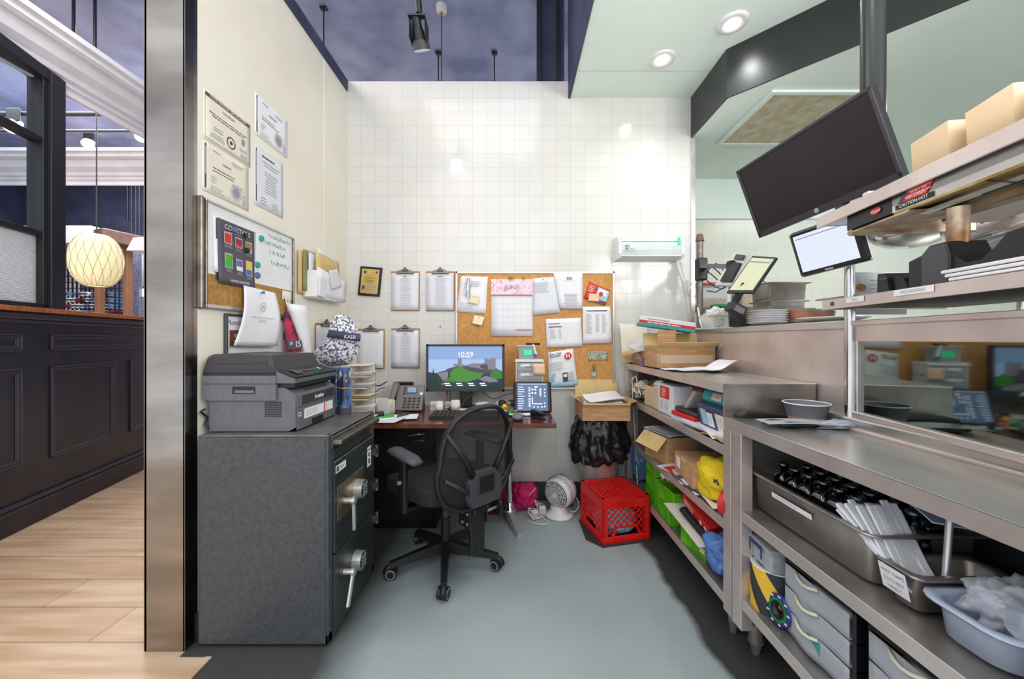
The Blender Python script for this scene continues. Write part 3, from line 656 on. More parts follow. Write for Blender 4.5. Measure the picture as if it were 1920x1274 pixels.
magnet(.56, .17, 'teal', 'green round magnet, highest on the whiteboard beside green writing'); magnet(.515, .475, 'teal', 'green round magnet just above the blue one on the whiteboard'); magnet(.515, .59, 'purple', 'blue round magnet low on the whiteboard near the cork strip')
f2 = LWF(1.635, 1.90, 1.545, 1.79, .018); paper('paper_sheet', 'white sheet poking out behind the purple drinks menu', 'paper', f2, 'paper', curl=smallcurl)
f2 = LWF(1.655, 1.885, 1.50, 1.785, .021)
paper('paper_sheet', 'dark sheet edge just left behind the purple drinks menu', 'paper', LWF(1.648, 1.70, 1.515, 1.782, .0195), 'menu_purple')
cm = lambda u, v: .008*v*v+.004*math.sin(5*u)*v
o = paper('drinks_menu', 'purple grey drinks menu sheet with six coloured cocktails', 'poster', f2, 'menu_purple', .0012, 10, 10, cm)
m = M()
for i, (u, v, h_, a, b) in enumerate(((.24, .27, .15, 'red', 'red'), (.53, .29, .13, 'red_dark', 'red'), (.82, .31, .15, 'orange_red', 'skyblue'), (.24, .63, .20, 'green_plastic', 'green'), (.53, .66, .16, 'purple', 'paper'), (.82, .67, .22, 'yellow', 'blue'))):
    wd = .085; rect(m, f2, u-wd-.015, u+wd+.015, v-h_/2-.02, v+h_/2+.015, 'ink_pale', .002, cm); rect(m, f2, u-wd, u+wd, v-h_/2, v+.02, a, .0026, cm); rect(m, f2, u-wd, u+wd, v+.02, v+h_/2, b, .0026, cm)
    lines(m, f2, u-.1, u+.1, v+h_/2+.03, v+h_/2+.08, 3, 'ink_pale', .3, i, True, curl=cm, d=.002)
lines(m, f2, .2, .8, .155, .17, 1, 'ink_pale', .5, 9, True, curl=cm, d=.002); m.build('print', o)
text('COCKTAILS', f2, .5, .10, .030, 'paper', o, d=.004); text('HANDCRAFTED', f2, .5, .94, .017, 'paper', o, d=.016)
for u, v, mt, lb in ((.38, .11, 'purple', 'purple magnet holding the drinks menu'), (.68, .13, 'black_plastic', 'black magnet beside the purple one on the drinks menu'), (.74, .37, 'black_plastic', 'black magnet over the orange cocktail on the drinks menu')):
    m = M(); c = f2.p(u, v, .006); m.cyl(c, c+f2.n*.010, .013, mt, .011); tag(m.build('magnet'), lb, 'magnet')
# letter curling off the wall
f3 = Fr((LX(1.80)+.03, 1.80, 1.508), (LX(2.035)+.03, 2.035, 1.500), (LX(2.02)+.05, 2.02, 1.215), (LX(1.71)+.05, 1.71, 1.222))
c3 = lambda u, v: .022*math.sin(math.pi*v)*(.4+.6*abs(u-.5)*2)
o = paper('letter_sheet', 'white letter with round stamp hanging from the cork strip, curling off the wall', 'paper', f3, 'paper', .0012, 12, 12, c3)
m = M()
for i in range(18): a = 2*math.pi*i/18; disc(m, f3, .47+.075*math.cos(a), .33+.07*math.sin(a), .003, 'ink', .026, 4)
lines(m, f3, .2, .8, .50, .53, 1, 'ink_light', .3, 2, True, d=.024, curl=None); lines(m, f3, .35, .65, .55, .60, 2, 'ink_light', .3, 3, True, d=.024); m.build('print', o)
text('m', f3, .47, .33, .03, 'ink', o, d=.027)
m = M(); c = f3.p(.45, .07, .012); m.cyl(c, c+f3.n*.012, .004, 'blue'); m.cyl(c+f3.n*.012, c+f3.n*.016, .007, 'blue'); tag(m.build('push_pin'), 'blue push pin at the top of the stamped letter', 'pin')
f4 = LWF(2.08, 2.17, 1.445, 1.53, .012)
o = paper('business_card', 'small white card pinned at the cork strip end, tilted one below', 'card', LWF(2.115, 2.2, 1.475, 1.525, .018), 'paper')
f5 = Fr((LX(2.12)+.024, 2.12, 1.50), (LX(2.16)+.024, 2.16, 1.505), (LX(2.20)+.03, 2.20, 1.39), (LX(2.15)+.03, 2.15, 1.385))
o = paper('label_strip', 'narrow white tag hanging tilted from the cork strip end', 'card', f5, 'paper_cream'); m = M(); lines(m, f5, .2, .8, .2, .8, 3, 'ink_light', .3, 4); m.build('print', o)
# monthly calendar in black frame
t = thing('wall_calendar', 'black framed monthly calendar on the cream wall behind the printer', 'calendar', (LX(1.95), 1.95, 1.02))
f = LWF(1.715, 2.215, 1.02, 1.362, .006)
m = M(); fbox(m, f, .0, 1, 0, 1, -.004, .002, 'paper'); m.build('sheet', t)
m = M()
for a in ((-.005, .02, -.01, 1), (.985, 1.005, -.01, 1), (0, 1, -.02, .012)): fbox(m, f, *a, -.005, .010, 'dark_grey', .002)
m.build('frame', t)
m = M(); rect(m, f, .05, .20, .20, .42, 'brown_ink', .003); rect(m, f, .85, .98, .2, .34, 'ink', .003)
for i in range(1, 5): rect(m, f, .05, .98, .42+i*.12, .423+i*.12, 'ink_light', .003)
m.build('print', t); text('Monthly', f, .13, .10, .036, 'ink', t, d=.003); text('S', f, .125, .31, .05, 'paper', t, d=.004)
# rolled poster standing behind the printer
t = thing('rolled_poster', 'half unrolled white poster with dark magenta print, leaning on the cream wall', 'poster', (LX(2.2)+.06, 2.2, 1.19))
b0 = V((-1.20, 2.17, 1.10)); b1 = V((LX(2.16)+.045, 2.16, 1.445))
m = M()
def rollp(u, v):
    a = -2.2+u*4.6; r = .020+.05*(1-v)+.006*u; c = b1.lerp(b0, v); return c+V((-.2*r*math.cos(a)+.3*r, 0, 0))+V((math.cos(a)*r*.8, math.sin(a)*r, 0))+V((0, .10*(1-v)*0+.07*v, 0))
m.sheet(rollp, 'paper', 24, 8, .001, None); m.build('sheet', t)
f6 = Fr((-1.262, 2.095, 1.40), (-1.235, 2.165, 1.41), (-1.20, 2.175, 1.12), (-1.24, 2.08, 1.12))
m = M(); m.sheet(lambda u, v: f6.p(u, v, .01*math.sin(3*u)), 'magenta_print', 6, 6, .001); m.build('printed_face', t)
m = M(); rect(m, f6, .02, .98, .56, .74, 'menu_purple', .014); rect(m, f6, .02, .98, .80, .98, 'peach_note', .014); m.build('print_band', t); text('* IS', f6, .5, .65, .05, 'paper', t, d=.018)
# wall file with papers
t = thing('wall_file', 'white wall pocket mounted on the cream wall, stuffed with papers', 'file holder', (LX(2.5), 2.5, 1.50))
m = M(); y0, y1 = 2.34, 2.74
f = Fr((LX(y0)+.095, y0, 1.70), (LX(y1)+.095, y1, 1.66), (LX(y1)+.08, y1, 1.515), (LX(y0)+.08, y0, 1.515))
m.sheet(lambda u, v: f.p(u, v), 'paper', 6, 4, .003); m.box(LX(y0)+.002, LX(y0)+.085, y0, y1, 1.512, 1.518, 'paper'); m.box(LX(y0)+.004, LX(y0)+.09, y0, y0+.004, 1.515, 1.68, 'paper'); m.build('pocket', t)
m = M(); fbox(m, f, .02, .20, .3, .95, .003, .02, 'paper_b', .002); m.build('slip_box', t)
for i, (ya, yb, za, zb, d, mt, lb, rr) in enumerate(((2.36, 2.68, 1.54, 1.80, .075, 'cardboard_in', 'beige folder in front in the wall pocket', 4), (2.42, 2.72, 1.56, 1.84, .055, 'paper_b', 'pale sheets fanned at the top of the wall pocket', 9),
        (2.34, 2.62, 1.54, 1.79, .040, 'paper_b', 'bluish sheet in the middle of the wall pocket', 3), (2.30, 2.56, 1.55, 1.80, .028, 'olive', 'olive edged booklet at the back of the wall pocket', 2), (2.27, 2.5, 1.53, 1.79, .014, 'cardboard_in', 'tan sheet flat against the wall in the pocket', 1))):
    x = LX(2.4)+d; f7 = Fr((x, ya, zb), (x, yb, zb-.01*rr/3), (x, yb, za), (x, ya, za)); paper('folder' if i in (0, 3) else 'paper_sheet', lb, 'paper', f7, mt, .003, 6, 6, lambda u, v: .006*math.sin(4*u)*(1-v))
f8 = Fr((LX(2.5)+.10, 2.47, 1.70), (LX(2.5)+.104, 2.58, 1.73), (LX(2.5)+.098, 2.66, 1.62), (LX(2.5)+.095, 2.52, 1.58)); paper('envelope', 'open white envelope on the front of the wall pocket', 'envelope', f8, 'paper_b', .002)

# ================================================================ clipboards and plaque on the tiled wall
def clipboard(label, f, mt='paper', seed=1, curl=.004, txt=True, group='clipboards on the wall'):
    t = thing('clipboard', label, 'clipboard', f.p(.5, 1, 0), group=None)
    m = M(); fbox(m, f, 0, 1, 0, 1, .002, .006, 'clip_board', .002); m.build('board', t)
    g = lambda u, v: curl*v*v*(u+.2); m = M(); m.sheet(lambda u, v: f.p(.03+.93*u, .05+.93*v, .012+g(u, v)), 'paper_b', 4, 6, .003); m.sheet(lambda u, v: f.p(.0+.94*u, .06+.92*v, .008), 'paper', 4, 6, .002); m.build('paper_stack', t)
    if txt:
        m = M(); lines(m, f, .3, .72, .17, .88, 18, 'ink_pale', .3, seed, True, d=.0168); lines(m, f, .4, .6, .12, .15, 1, 'ink', .5, seed, True, d=.0168); m.build('print', t)
    m = M(); c = f.p(.5, .03, .014)
    fbox(m, f, .2, .8, .03, .075, .007, .018, 'dull_metal', .003)
    prof = [f.p(.5+.30*k/8, .035-(.055*(1-abs(k/8)**2.2)), .020) for k in range(-8, 9)]; m.tube(prof, .0035, 'dull_metal', 6)
    for k in range(-8, 8):
        a, b = prof[k+8], prof[k+9]; a2 = f.p(.5+.30*k/8, .06, .022); b2 = f.p(.5+.30*(k+1)/8, .06, .022); m.add([a, b, b2, a2, a+f.n*.003, b+f.n*.003, b2+f.n*.003, a2+f.n*.003], [[0, 1, 2, 3], [4, 7, 6, 5]], 'dull_metal')
    m.cyl(f.p(.40, -.01, .022), f.p(.60, -.01, .022), .009, 'dull_metal'); m.cyl(f.p(.5, -.045, .016), f.p(.5, -.045, .022), .013, 'dull_metal', n=16); m.ring(f.p(.5, -.055, .02), .010, .002, 'dull_metal', 'Y'); m.build('clip', t); return t
def BWF(px0, py0, px1, py1, d=0):
    a = bw(px0, py0, d); b = bw(px1, py1, d); return Fr((a.x, a.y, a.z), (b.x, a.y, a.z), (b.x, a.y, b.z), (a.x, a.y, b.z))
clipboard('brown clipboard with printed list, upper left beside the framed plaque', BWF(733.5, 509, 787.5, 583.5), seed=1)
clipboard('brown clipboard with printed list touching the cork board', BWF(799, 509, 853, 584), seed=2)
clipboard('brown clipboard hanging directly above the desk phone', BWF(734, 616, 787.5, 691), seed=3)
clipboard('brown clipboard with blank curled sheets above the letter organizer', BWF(671, 617, 722, 692), seed=4, curl=.014, txt=False)
clipboard('brown clipboard on the cream wall half hidden by the patterned bag', Fr((LX(2.48)+.004, 2.48, 1.36), (LX(2.70)+.004, 2.70, 1.36), (LX(2.70)+.004, 2.70, 1.05), (LX(2.48)+.004, 2.48, 1.05)), seed=5, txt=False)
t = thing('framed_plaque', 'small tilted award plaque with gold plate and black frame', 'plaque', bw(695, 556))
f = Fr(bw(677.4, 500, .004), bw(718, 503, .004), bw(713, 557.4, .004), bw(672, 554, .004))
m = M(); fbox(m, f, 0, 1, 0, 1, 0, .014, 'printer_black', .003); m.build('frame', t)
m = M(); fbox(m, f, .1, .9, .08, .92, .0135, .0155, 'gold_plate'); m.build('plate', t)
m = M(); disc(m, f, .25, .19, .012, 'ink', .016); disc(m, f, .78, .18, .009, 'ink', .016); lines(m, f, .2, .8, .45, .58, 3, 'ink', .3, 3, True, d=.016); rect(m, f, .17, .3, .66, .78, 'ink', .016)
for i in range(3):
    for j in range(2): rect(m, f, .36+i*.16, .47+i*.16, .64+j*.11, .71+j*.11, 'ink_light', .016)
m.build('engraving', t); text('Business of Year', f, .5, .38, .014, 'ink', t, d=.0162)

# ================================================================ cork board and what hangs on it
t = thing('cork_board', 'large cork notice board with white metal frame on the tiled wall', 'notice board', bw(1000, 730))
f = BWF(855, 510, 1151, 730, .002); CB = f
m = M(); fbox(m, f, 0, 1, 0, 1, 0, .012, 'cork'); m.build('cork_panel', t)
m = M()
for a in ((0, 1, 0, .018), (0, 1, .982, 1), (0, .012, 0, 1), (.988, 1, 0, 1)): fbox(m, f, *a, 0, .02, 'alu', .002)
m.build('frame', t)
CD = .018
def onb(name, label, cat, pts, mt='paper', th=.0015, curl=None, group=None, d=CD):
    q = [bw(*K(x, y), d=d) for x, y in pts]; f = Fr(*q); return paper(name, label, cat, f, mt, th, 6, 6, curl or (lambda u, v: .005*v*v), group), f
def pin(f, u, v, mt='dull_metal', lb='push pin', d=.006):
    m = M(); c = f.p(u, v, d); m.cyl(c-f.n*.004, c+f.n*.010, .0018, mt, n=8); m.cyl(c+f.n*.008, c+f.n*.012, .0042, mt, n=12); return tag(m.build('push_pin'), lb, 'pin')
o, f = onb('paper_stack', 'thick stack of sheets on the cork board top left with a yellow note', 'paper', [(318, 145), (505, 150), (490, 408), (288, 395)], 'paper', .012)
m = M(); lines(m, f, .3, .95, .12, .3, 4, 'ink_light', .3, 3, d=.014); lines(m, f, .1, .6, .72, .9, 3, 'ink_pale', .3, 4, d=.017)
m.build('print', o); m = M(); pts = [f.p(.28, .05, .018), f.p(.24, .3, .022), f.p(.3, .6, .02), f.p(.40, .62, .02), f.p(.38, .3, .02), f.p(.33, .06, .018)]; m.tube(pts, .002, 'ink', 6); tag(m.build('lanyard'), 'black cord loop hanging over the stack of sheets', 'cord')
f9 = Fr(f.p(.2, .0, .016), f.p(.42, .03, .016), f.p(.38, .42, .02), f.p(.2, .55, .02)); paper('envelope', 'narrow white envelope pinned over the thick stack of sheets', 'envelope', f9, 'paper_b')
o, f = onb('sticky_note', 'pale yellow sticky note on the thick stack of sheets', 'note', [(392, 268), (450, 280), (440, 345), (372, 335)], 'sticky', d=.036); m = M(); lines(m, f, .2, .8, .2, .8, 3, 'ink_light', .2, 2); m.build('print', o)
o, f = onb('note_slip', 'small cream note with a clip hanging off the cork board, left side', 'note', [(410, 420), (482, 432), (465, 492), (398, 477)], 'sticky', curl=lambda u, v: .02*v, d=.022); pin(f, .5, .15, lb='pin holding the small cream note')
o, f = onb('calendar', 'large wall calendar with pale pink patterned header on the cork board', 'calendar', [(528, 167), (820, 167), (818, 565), (530, 565)], 'paper', .006)
m = M(); rect(m, f, 0, 1, 0, .27, 'pale_pink', .008); rect(m, f, 0, 1, .28, .295, 'rose', .009)
for i in range(1, 6): rect(m, f, .02, .98, .31+i*.115, .313+i*.115, 'ink_pale', .0095+.001*i)
for i in range(1, 7): rect(m, f, i/7, i/7+.003, .3, .95, 'ink_pale', .012)
rect(m, f, .6, .98, .88, .90, 'rose', .0135); m.build('print', o); text('JUNE', f, .5, .15, .05, 'ink_light', o, d=.010)
m = M()
for u in (.45, .5, .78): c = f.p(u, -.01, .01); m.ring(c, .012, .0022, 'dull_metal', 'Y')
m.build('hanging_ring', o)
o, f = onb('paper_sheet', 'white sheet with short printed lines right of the pink calendar', 'paper', [(820, 162), (975, 150), (1012, 400), (820, 418)], 'paper_b'); m = M(); lines(m, f, .08, .7, .12, .42, 6, 'ink_light', .25, 6, d=.004); m.build('print', o); pin(f, .45, .06, 'ink', 'dark pin in the sheet right of the pink calendar')
o, f = onb('paper_sheet', 'tall white sheet with small dark logo bar at the top of the cork board', 'paper', [(962, 121), (1167, 121), (1165, 375), (1010, 372)], 'paper', d=.021); m = M(); rect(m, f, .44, .62, .13, .19, 'ink', .003); rect(m, f, .46, .6, .145, .175, 'ink_pale', .0035); lines(m, f, .2, .85, .22, .24, 1, 'ink_light', .3, 1, True, d=.003); lines(m, f, .15, .9, .58, .92, 9, 'ink_light', .3, 8, True, d=.007); m.build('print', o); pin(f, .5, .05, 'gold_plate', 'brass pin in the sheet with the logo bar')
o, f = onb('gift_card_folder', 'tilted red and white card on the right end of the cork board', 'card', [(1215, 185), (1362, 245), (1325, 350), (1175, 300)], 'red', .003)
m = M(); rect(m, f, .45, .98, .1, .8, 'skyblue', .009); rect(m, f, .5, .9, .15, .5, 'paper', .0095); disc(m, f, .65, .45, .018, 'red', .0105); rect(m, f, .05, .4, .3, .55, 'paper', .0088) if 0 else None; lines(m, f, .05, .42, .15, .55, 4, 'paper', .35, 3, d=.009); rect(m, f, .5, 1, .9, 1, 'menu_purple', .010); m.build('print', o)
o, f = onb('sticky_note', 'small peach sticky note on the tilted red card', 'note', [(1210, 268), (1280, 275), (1278, 325), (1205, 320)], 'peach_note', d=.032); m = M(); lines(m, f, .1, .9, .2, .8, 3, 'ink_pale', .2, 2); m.build('print', o)
o, f = onb('paper_sheet', 'white sheet printed with a two column list under the red card', 'paper', [(1168, 360), (1360, 358), (1370, 612), (1168, 618)], 'paper', d=.022)
m = M(); rect(m, f, .12, .88, .1, .125, 'ink', .003); lines(m, f, .1, .35, .2, .75, 20, 'ink_light', .3, 5, d=.006); lines(m, f, .45, .6, .2, .7, 18, 'ink_light', .3, 6, d=.006); lines(m, f, .68, .85, .2, .72, 18, 'ink_light', .3, 7, d=.006); m.build('print', o); pin(f, .5, .0, 'white_plastic', 'white pin over the two column list')
o, f = onb('paper_sheet', 'white landscape sheet with heading lines at its left, middle right of the cork board', 'paper', [(910, 446), (1155, 436), (1165, 635), (917, 645)], 'paper', d=.022)
m = M(); lines(m, f, .08, .45, .15, .2, 1, 'ink', .5, 5, d=.004); lines(m, f, .08, .48, .25, .31, 1, 'ink', .6, 6, d=.004); lines(m, f, .1, .3, .36, .72, 12, 'ink_light', .3, 7, d=.006); lines(m, f, .35, .45, .36, .72, 12, 'ink_light', .3, 8, d=.006); m.build('print', o)
o, f = onb('flyer', 'white and pale blue flyer with red H logo low on the cork board', 'flyer', [(928, 680), (1100, 650), (1132, 905), (930, 925)], 'paper', d=.022, curl=lambda u, v: .012*math.sin(3*u)*v)
m = M(); cc = lambda u, v: .012*math.sin(3*u)*v; m.sheet(lambda u, v: f.p(u, .86+.14*v, cc(u, .86+.14*v)+.003), 'skyblue', 8, 2, .0006); c = (.76, .18); disc(m, f, *c, .028, 'red', .012, 24); rect(m, f, .50, .68, .62, .86, 'ink', .012, cc); rect(m, f, .53, .65, .66, .74, 'paper', .014, cc); rect(m, f, .72, .9, .62, .84, 'ink_pale', .012, cc); disc(m, f, .18, .66, .016, 'skyblue', .008); disc(m, f, .12, .78, .022, 'skyblue', .009); lines(m, f, .06, .75, .30, .56, 6, 'ink_light', .25, 8, d=.006, curl=cc); m.build('print', o)
text('Keri Gas', f, .28, .07, .026, 'ink', o, d=.007, bold=.0003); text('Systems', f, .27, .13, .026, 'ink', o, d=.008, bold=.0003); text('H', f, .76, .18, .045, 'paper', o, d=.0135, bold=.0012)
o, f = onb('banknote', 'single old banknote pinned flat on the cork board, lower right', 'banknote', [(1210, 673), (1347, 672), (1346, 732), (1208, 735)], 'banknote', curl=lambda u, v: 0); m = M(); disc(m, f, .5, .5, .016, 'ink_light', .002, 16, 1.2); rect(m, f, .04, .96, .06, .09, 'ink_light', .0022); rect(m, f, .04, .96, .9, .93, 'ink_light', .0022); m.build('print', o); text('1', f, .1, .3, .03, 'ink', o); text('1', f, .9, .3, .03, 'ink', o)
pin(f, .03, .95, 'ink', 'dark pin at the lower left of the banknote'); pin(f, .97, .9, 'gold_plate', 'brass pin at the lower right of the banknote')
t = thing('hanging_padlock', 'small padlock and key ring hanging under the banknote', 'padlock', bw(*K(1248, 840), d=.02)); c = bw(*K(1245, 830), d=.03)
m = M(); m.cbox(c, (.03, .014, .03), 'skyblue', .004, 2); m.build('body', t); m = M(); q = c+V((0, 0, .015)); m.tube([q+V((-.009, 0, 0)), q+V((-.009, 0, .02)), q+V((0, 0, .03)), q+V((.009, 0, .02)), q+V((.009, 0, 0))], .0025, 'chrome'); m.build('shackle', t); m = M(); m.ring(q+V((0, 0, .045)), .015, .0016, 'dull_metal', 'Y'); m.box(q.x-.008, q.x+.002, q.y-.006, q.y-.003, q.z+.01, q.z+.045, 'dull_metal'); m.build('key', t)
for i, (x, y, lb) in enumerate(((322, 435, 'loose pin below the thick stack of sheets'), (358, 520, 'loose pin lowest at the left of the cork board'), (1048, 400, 'loose pin between the white sheets right of centre'), (860, 500, 'loose pin right of the calendar bottom'))):
    c = bw(*K(x, y), d=.016); m = M(); m.cyl(c, c+V((0, -.014, 0)), .002, 'brass_plate', n=8); m.cyl(c+V((0, -.012, 0)), c+V((0, -.017, 0)), .0045, 'brass_plate', n=10); tag(m.build('push_pin'), lb, 'pin')
c = bw(826, 614); m = M(); m.cyl(c, c+V((0, -.02, 0)), .003, 'dull_metal', n=8); m.cyl(c+V((0, -.018, -.0)), c+V((0, -.02, .012)), .0025, 'dull_metal', n=8); tag(m.build('wall_hook'), 'tiny bare hook in the tiled wall right of the lower clipboards', 'hook')

# ================================================================ insect light trap
t = thing('insect_light_trap', 'white wall mounted insect light with glowing green tubes', 'insect trap', bw(1217, 487))
x0, x1 = 1168, 1283
a = P(1161, 484, 2.82); b = P(1281, 441, 2.82); X0, X1 = a.x, b.x; Z0, Z1 = a.z, b.z
zz = Z1-.074
m = M(); m.prism([(2.82, Z0+.02), (2.815, Z0+.06), (2.828, zz), (2.835, zz), (2.835, Z0+.02)], 'X', X0+.014, X1-.01, 'trap_grey'); m.prism([(2.82, Z0+.015), (2.94, Z0), (2.94, Z0+.012), (2.82, Z0+.028)], 'X', X0, X1, 'white_plastic'); m.build('front_cover', t)
m = M()
side = [(2.94, Z0), (2.83, Z0-.0), (2.812, Z0+.03), (2.812, Z1-.05), (2.835, Z1-.005), (2.94, Z1+.01)]
m.prism(side, 'X', X0-.004, X0+.014, 'white_plastic'); m.build('end_panel', t); m = M(); m.prism(side, 'X', X1-.012, X1+.006, 'white_plastic'); m.build('end_panel', t)
m = M(); m.box(X0+.014, X1-.012, 2.93, 2.94, Z0, Z1+.005, 'white_plastic'); m.build('back_plate', t)
for z_, mt in ((Z1-.020, 'tube_glow'), (Z1-.055, 'tube_glow')):
    m = M(); m.cyl((X0+.025, 2.86, z_), (X1-.025, 2.86, z_), .009, mt); m.cyl((X0+.014, 2.86, z_), (X0+.028, 2.86, z_), .012, 'led_green'); m.cyl((X1-.028, 2.86, z_), (X1-.014, 2.86, z_), .012, 'led_green'); m.build('tube', t)
m = M(); m.box(X0+.02, X1-.02, 2.855, 2.865, Z1-.040, Z1-.036, 'teal'); m.build('guard_wire', t)
f = Fr((X0+.02, 2.8145, zz), (X1-.02, 2.8145, zz), (X1-.02, 2.8145, Z0+.03), (X0+.02, 2.8145, Z0+.03))
text('FLY', f, .09, .14, .022, 'ink', t, d=.004, bold=.001); m = M(); disc(m, f, .08, .42, .008, 'green_dark', .003); lines(m, f, .11, .26, .36, .46, 1, 'ink_light', .6, 3, d=.003); lines(m, f, .04, .32, .6, .7, 1, 'ink_light', .5, 4, d=.003); m.build('label', t)
m = M(); pts = [P(1275, 490, 2.90), P(1284, 525, 2.915), P(1290, 570, 2.92), P(1297, 612, 2.90)]; m.tube(pts, .006, 'cable_white'); tag(m.build('mains_cable'), 'white cord running down the tiles from the insect light', 'cord')
m = M(); c = P(1291, 540, 2.91); m.tube([c+V((.02*math.sin(i*.8), -.01*math.cos(i*.5), .06*math.cos(i*.55))) for i in range(26)], .004, 'cable_white', 6); tag(m.build('cable_coil'), 'small coil of white cable on the wall beside the steel corner', 'cable')
# ================================================================ safe
t = thing('safe', 'tall dark grey steel safe with two keypad doors, under the printer', 'safe', (-1.0, 1.79, 0))
SX0, SX1, SY0, SY1, SZ = -1.272, -.745, 1.535, 2.045, .861
m = M(); m.box(SX0, SX1-.012, SY0, SY1, .012, SZ-.006, 'safe_paint', .004, 2); m.box(SX1-.012, SX1, SY0, SY0+.035, .012, SZ, 'safe_paint', .002); m.box(SX1-.012, SX1, SY1-.03, SY1, .012, SZ, 'safe_paint', .002); m.box(SX1-.012, SX1, SY0, SY1, .012, .05, 'safe_paint', .002); m.box(SX0+.03, SX1-.05, SY0+.03, SY1-.03, 0, .012, 'black_plastic'); m.build('body', t)
m = M(); m.box(SX0-.002, SX1+.002, SY0-.002, SY1+.002, SZ-.006, SZ, 'safe_top', .002); m.build('top_plate', t)
m = M(); m.box(SX1+.004, SX1+.045, SY0+.02, SY1-.04, .815, .838, 'dull_metal', .006, 2); m.box(SX1-.002, SX1+.008, SY0+.02, SY1-.04, .800, .850, 'dull_metal', .003); m.build('deposit_bar', t)
d1 = M(); d1.box(SX1-.01, SX1+.010, SY0+.036, SY1-.032, .36, .735, 'safe_door', .004, 2); d1.box(SX1-.01, SX1+.004, SY0+.036, SY1-.032, .745, .795, 'safe_door', .004); d1.box(SX1+.010, SX1+.013, SY0+.036, SY1-.032, .685, .689, 'dull_metal')
do1 = d1.build('upper_door', t)
m = M(); m.box(SX1, SX1+.014, SY0+.030, SY1-.03, .735, .745, 'dull_metal', .003); m.build('door_trim', t)
d2 = M(); d2.box(SX1-.01, SX1+.010, SY0+.036, SY1-.032, .055, .35, 'safe_door', .004, 2); do2 = d2.build('lower_door', t)
XF = SX1+.010
m = M(); m.box(XF, XF+.003, 1.59, 1.87, .478, .628, 'brass_plate', .001); m.build('lock_plate', do1)
fp = Fr((XF+.003, 1.59, .628), (XF+.003, 1.87, .628), (XF+.003, 1.87, .478), (XF+.003, 1.59, .478))
m = M(); rect(m, fp, .04, .22, .10, .36, 'ink', .0006); rect(m, fp, .07, .19, .16, .3, 'brass_plate', .001)
for a in ((.01, .99, .01, .03), (.01, .99, .97, .99), (.01, .02, .01, .99), (.98, .99, .01, .99)): rect(m, fp, *a, 'ink', .0006)
m.build('plate_print', do1)
text('INKAS', fp, .42, .16, .026, 'ink', do1)
def keypad(par, y, z, r=.042):
    m = M(); m.cyl((XF, y, z), (XF+.038, y, z), r*1.08, 'alu', r, n=32); m.build('keypad_housing', par)
    k = M(); k.cyl((XF+.038, y, z), (XF+.041, y, z), r*.84, 'printer_black', n=32); ko = k.build('keypad_face', par)
    k = M()
    for i in range(3):
        for j in range(4): k.cyl((XF+.041, y+(i-1)*r*.42, z+(1.5-j)*r*.36), (XF+.044, y+(i-1)*r*.42, z+(1.5-j)*r*.36), r*.14, 'alu', n=10)
    k.build('keys', ko)
keypad(do1, 1.79, .545); keypad(do2, 1.775, .215)
def lever(par, y, z, dy, dz):
    m = M(); m.cyl((XF, y, z), (XF+.012, y, z), .022, 'dull_metal'); m.cyl((XF+.01, y, z), (XF+.058, y, z), .012, 'alu'); m.bar((XF+.052, y-dy*.1, z-dz*.1), (XF+.052, y+dy, z+dz), .020, .012, 'alu', up=(1, 0, 0), b=.003); m.cyl((XF+.046, y, z), (XF+.060, y, z), .017, 'alu'); m.build('handle', par)
lever(do1, 1.635, .555, .005, -.13); lever(do2, 1.63, .250, -.055, -.115)
for z in (.655, .475, .30): 
    m = M(); m.cyl((XF+.01, SY1-.02, z-.03), (XF+.01, SY1-.02, z+.03), .012, 'dull_metal'); m.box(XF-.01, XF+.016, SY1-.05, SY1-.015, z-.018, z+.018, 'dull_metal', .003); m.build('hinge', t)
fp = Fr((XF, SY0+.042, .72), (XF, SY0+.14, .72), (XF, SY0+.14, .688), (XF, SY0+.042, .688)); m = M(); rect(m, fp, 0, 1, 0, 1, 'paper_b', .0008); rect(m, fp, .08, .3, .2, .8, 'ink', .0014); m.build('sticker', do1); text('INKAS', fp, .62, .5, .016, 'ink', do1)
fp = Fr((XF, 1.92, .70), (XF, 1.97, .70), (XF, 1.97, .60), (XF, 1.92, .60)); m = M(); rect(m, fp, 0, 1, 0, 1, 'paper', .0008); disc(m, fp, .5, .4, .012, 'red', .0014); rect(m, fp, .3, .7, .6, .85, 'ink', .0014); m.build('sticker', do1)
m = M(); m.box(SX1, SX1+.006, 1.98, 2.01, .755, .79, 'brass_plate'); m.build('badge', t)

# ================================================================ printer
t = thing('printer', 'dark grey laser multifunction printer sitting on the safe', 'printer', (-1.09, 1.75, .861))
X0, X1, Y0, Y1, Z = -1.285, -.905, 1.575, 1.945, .8615
m = M(); m.prism([(X0+.02, Z+.004), (X1-.03, Z+.004), (X1, Z+.02), (X1, Z+.155), (X1-.045, Z+.185), (X1-.12, Z+.19), (X0+.02, Z+.19)], 'Y', Y0+.008, Y1-.008, 'printer_grey'); m.build('lower_body', t)
m = M(); m.box(X1-.001, X1+.004, Y0+.014, Y1-.014, Z+.10, Z+.155, 'printer_grey', .003); m.box(X1+.003, X1+.005, Y0+.05, Y1-.03, Z+.108, Z+.148, 'printer_dark', .001); m.box(X1-.001, X1+.004, Y0+.014, Y1-.014, Z+.006, Z+.096, 'printer_grey', .003); m.box(X1+.0035, X1+.0045, Y0+.13, Y0+.23, Z+.006, Z+.034, 'printer_black', .001); m.build('paper_tray', t)
fp = Fr((X1+.004, Y0+.05, Z+.148), (X1+.004, Y1-.03, Z+.148), (X1+.004, Y1-.03, Z+.108), (X1+.004, Y0+.05, Z+.108)); text('brother', fp, .5, .5, .026, 'paper', t, d=.002, bold=.0008)
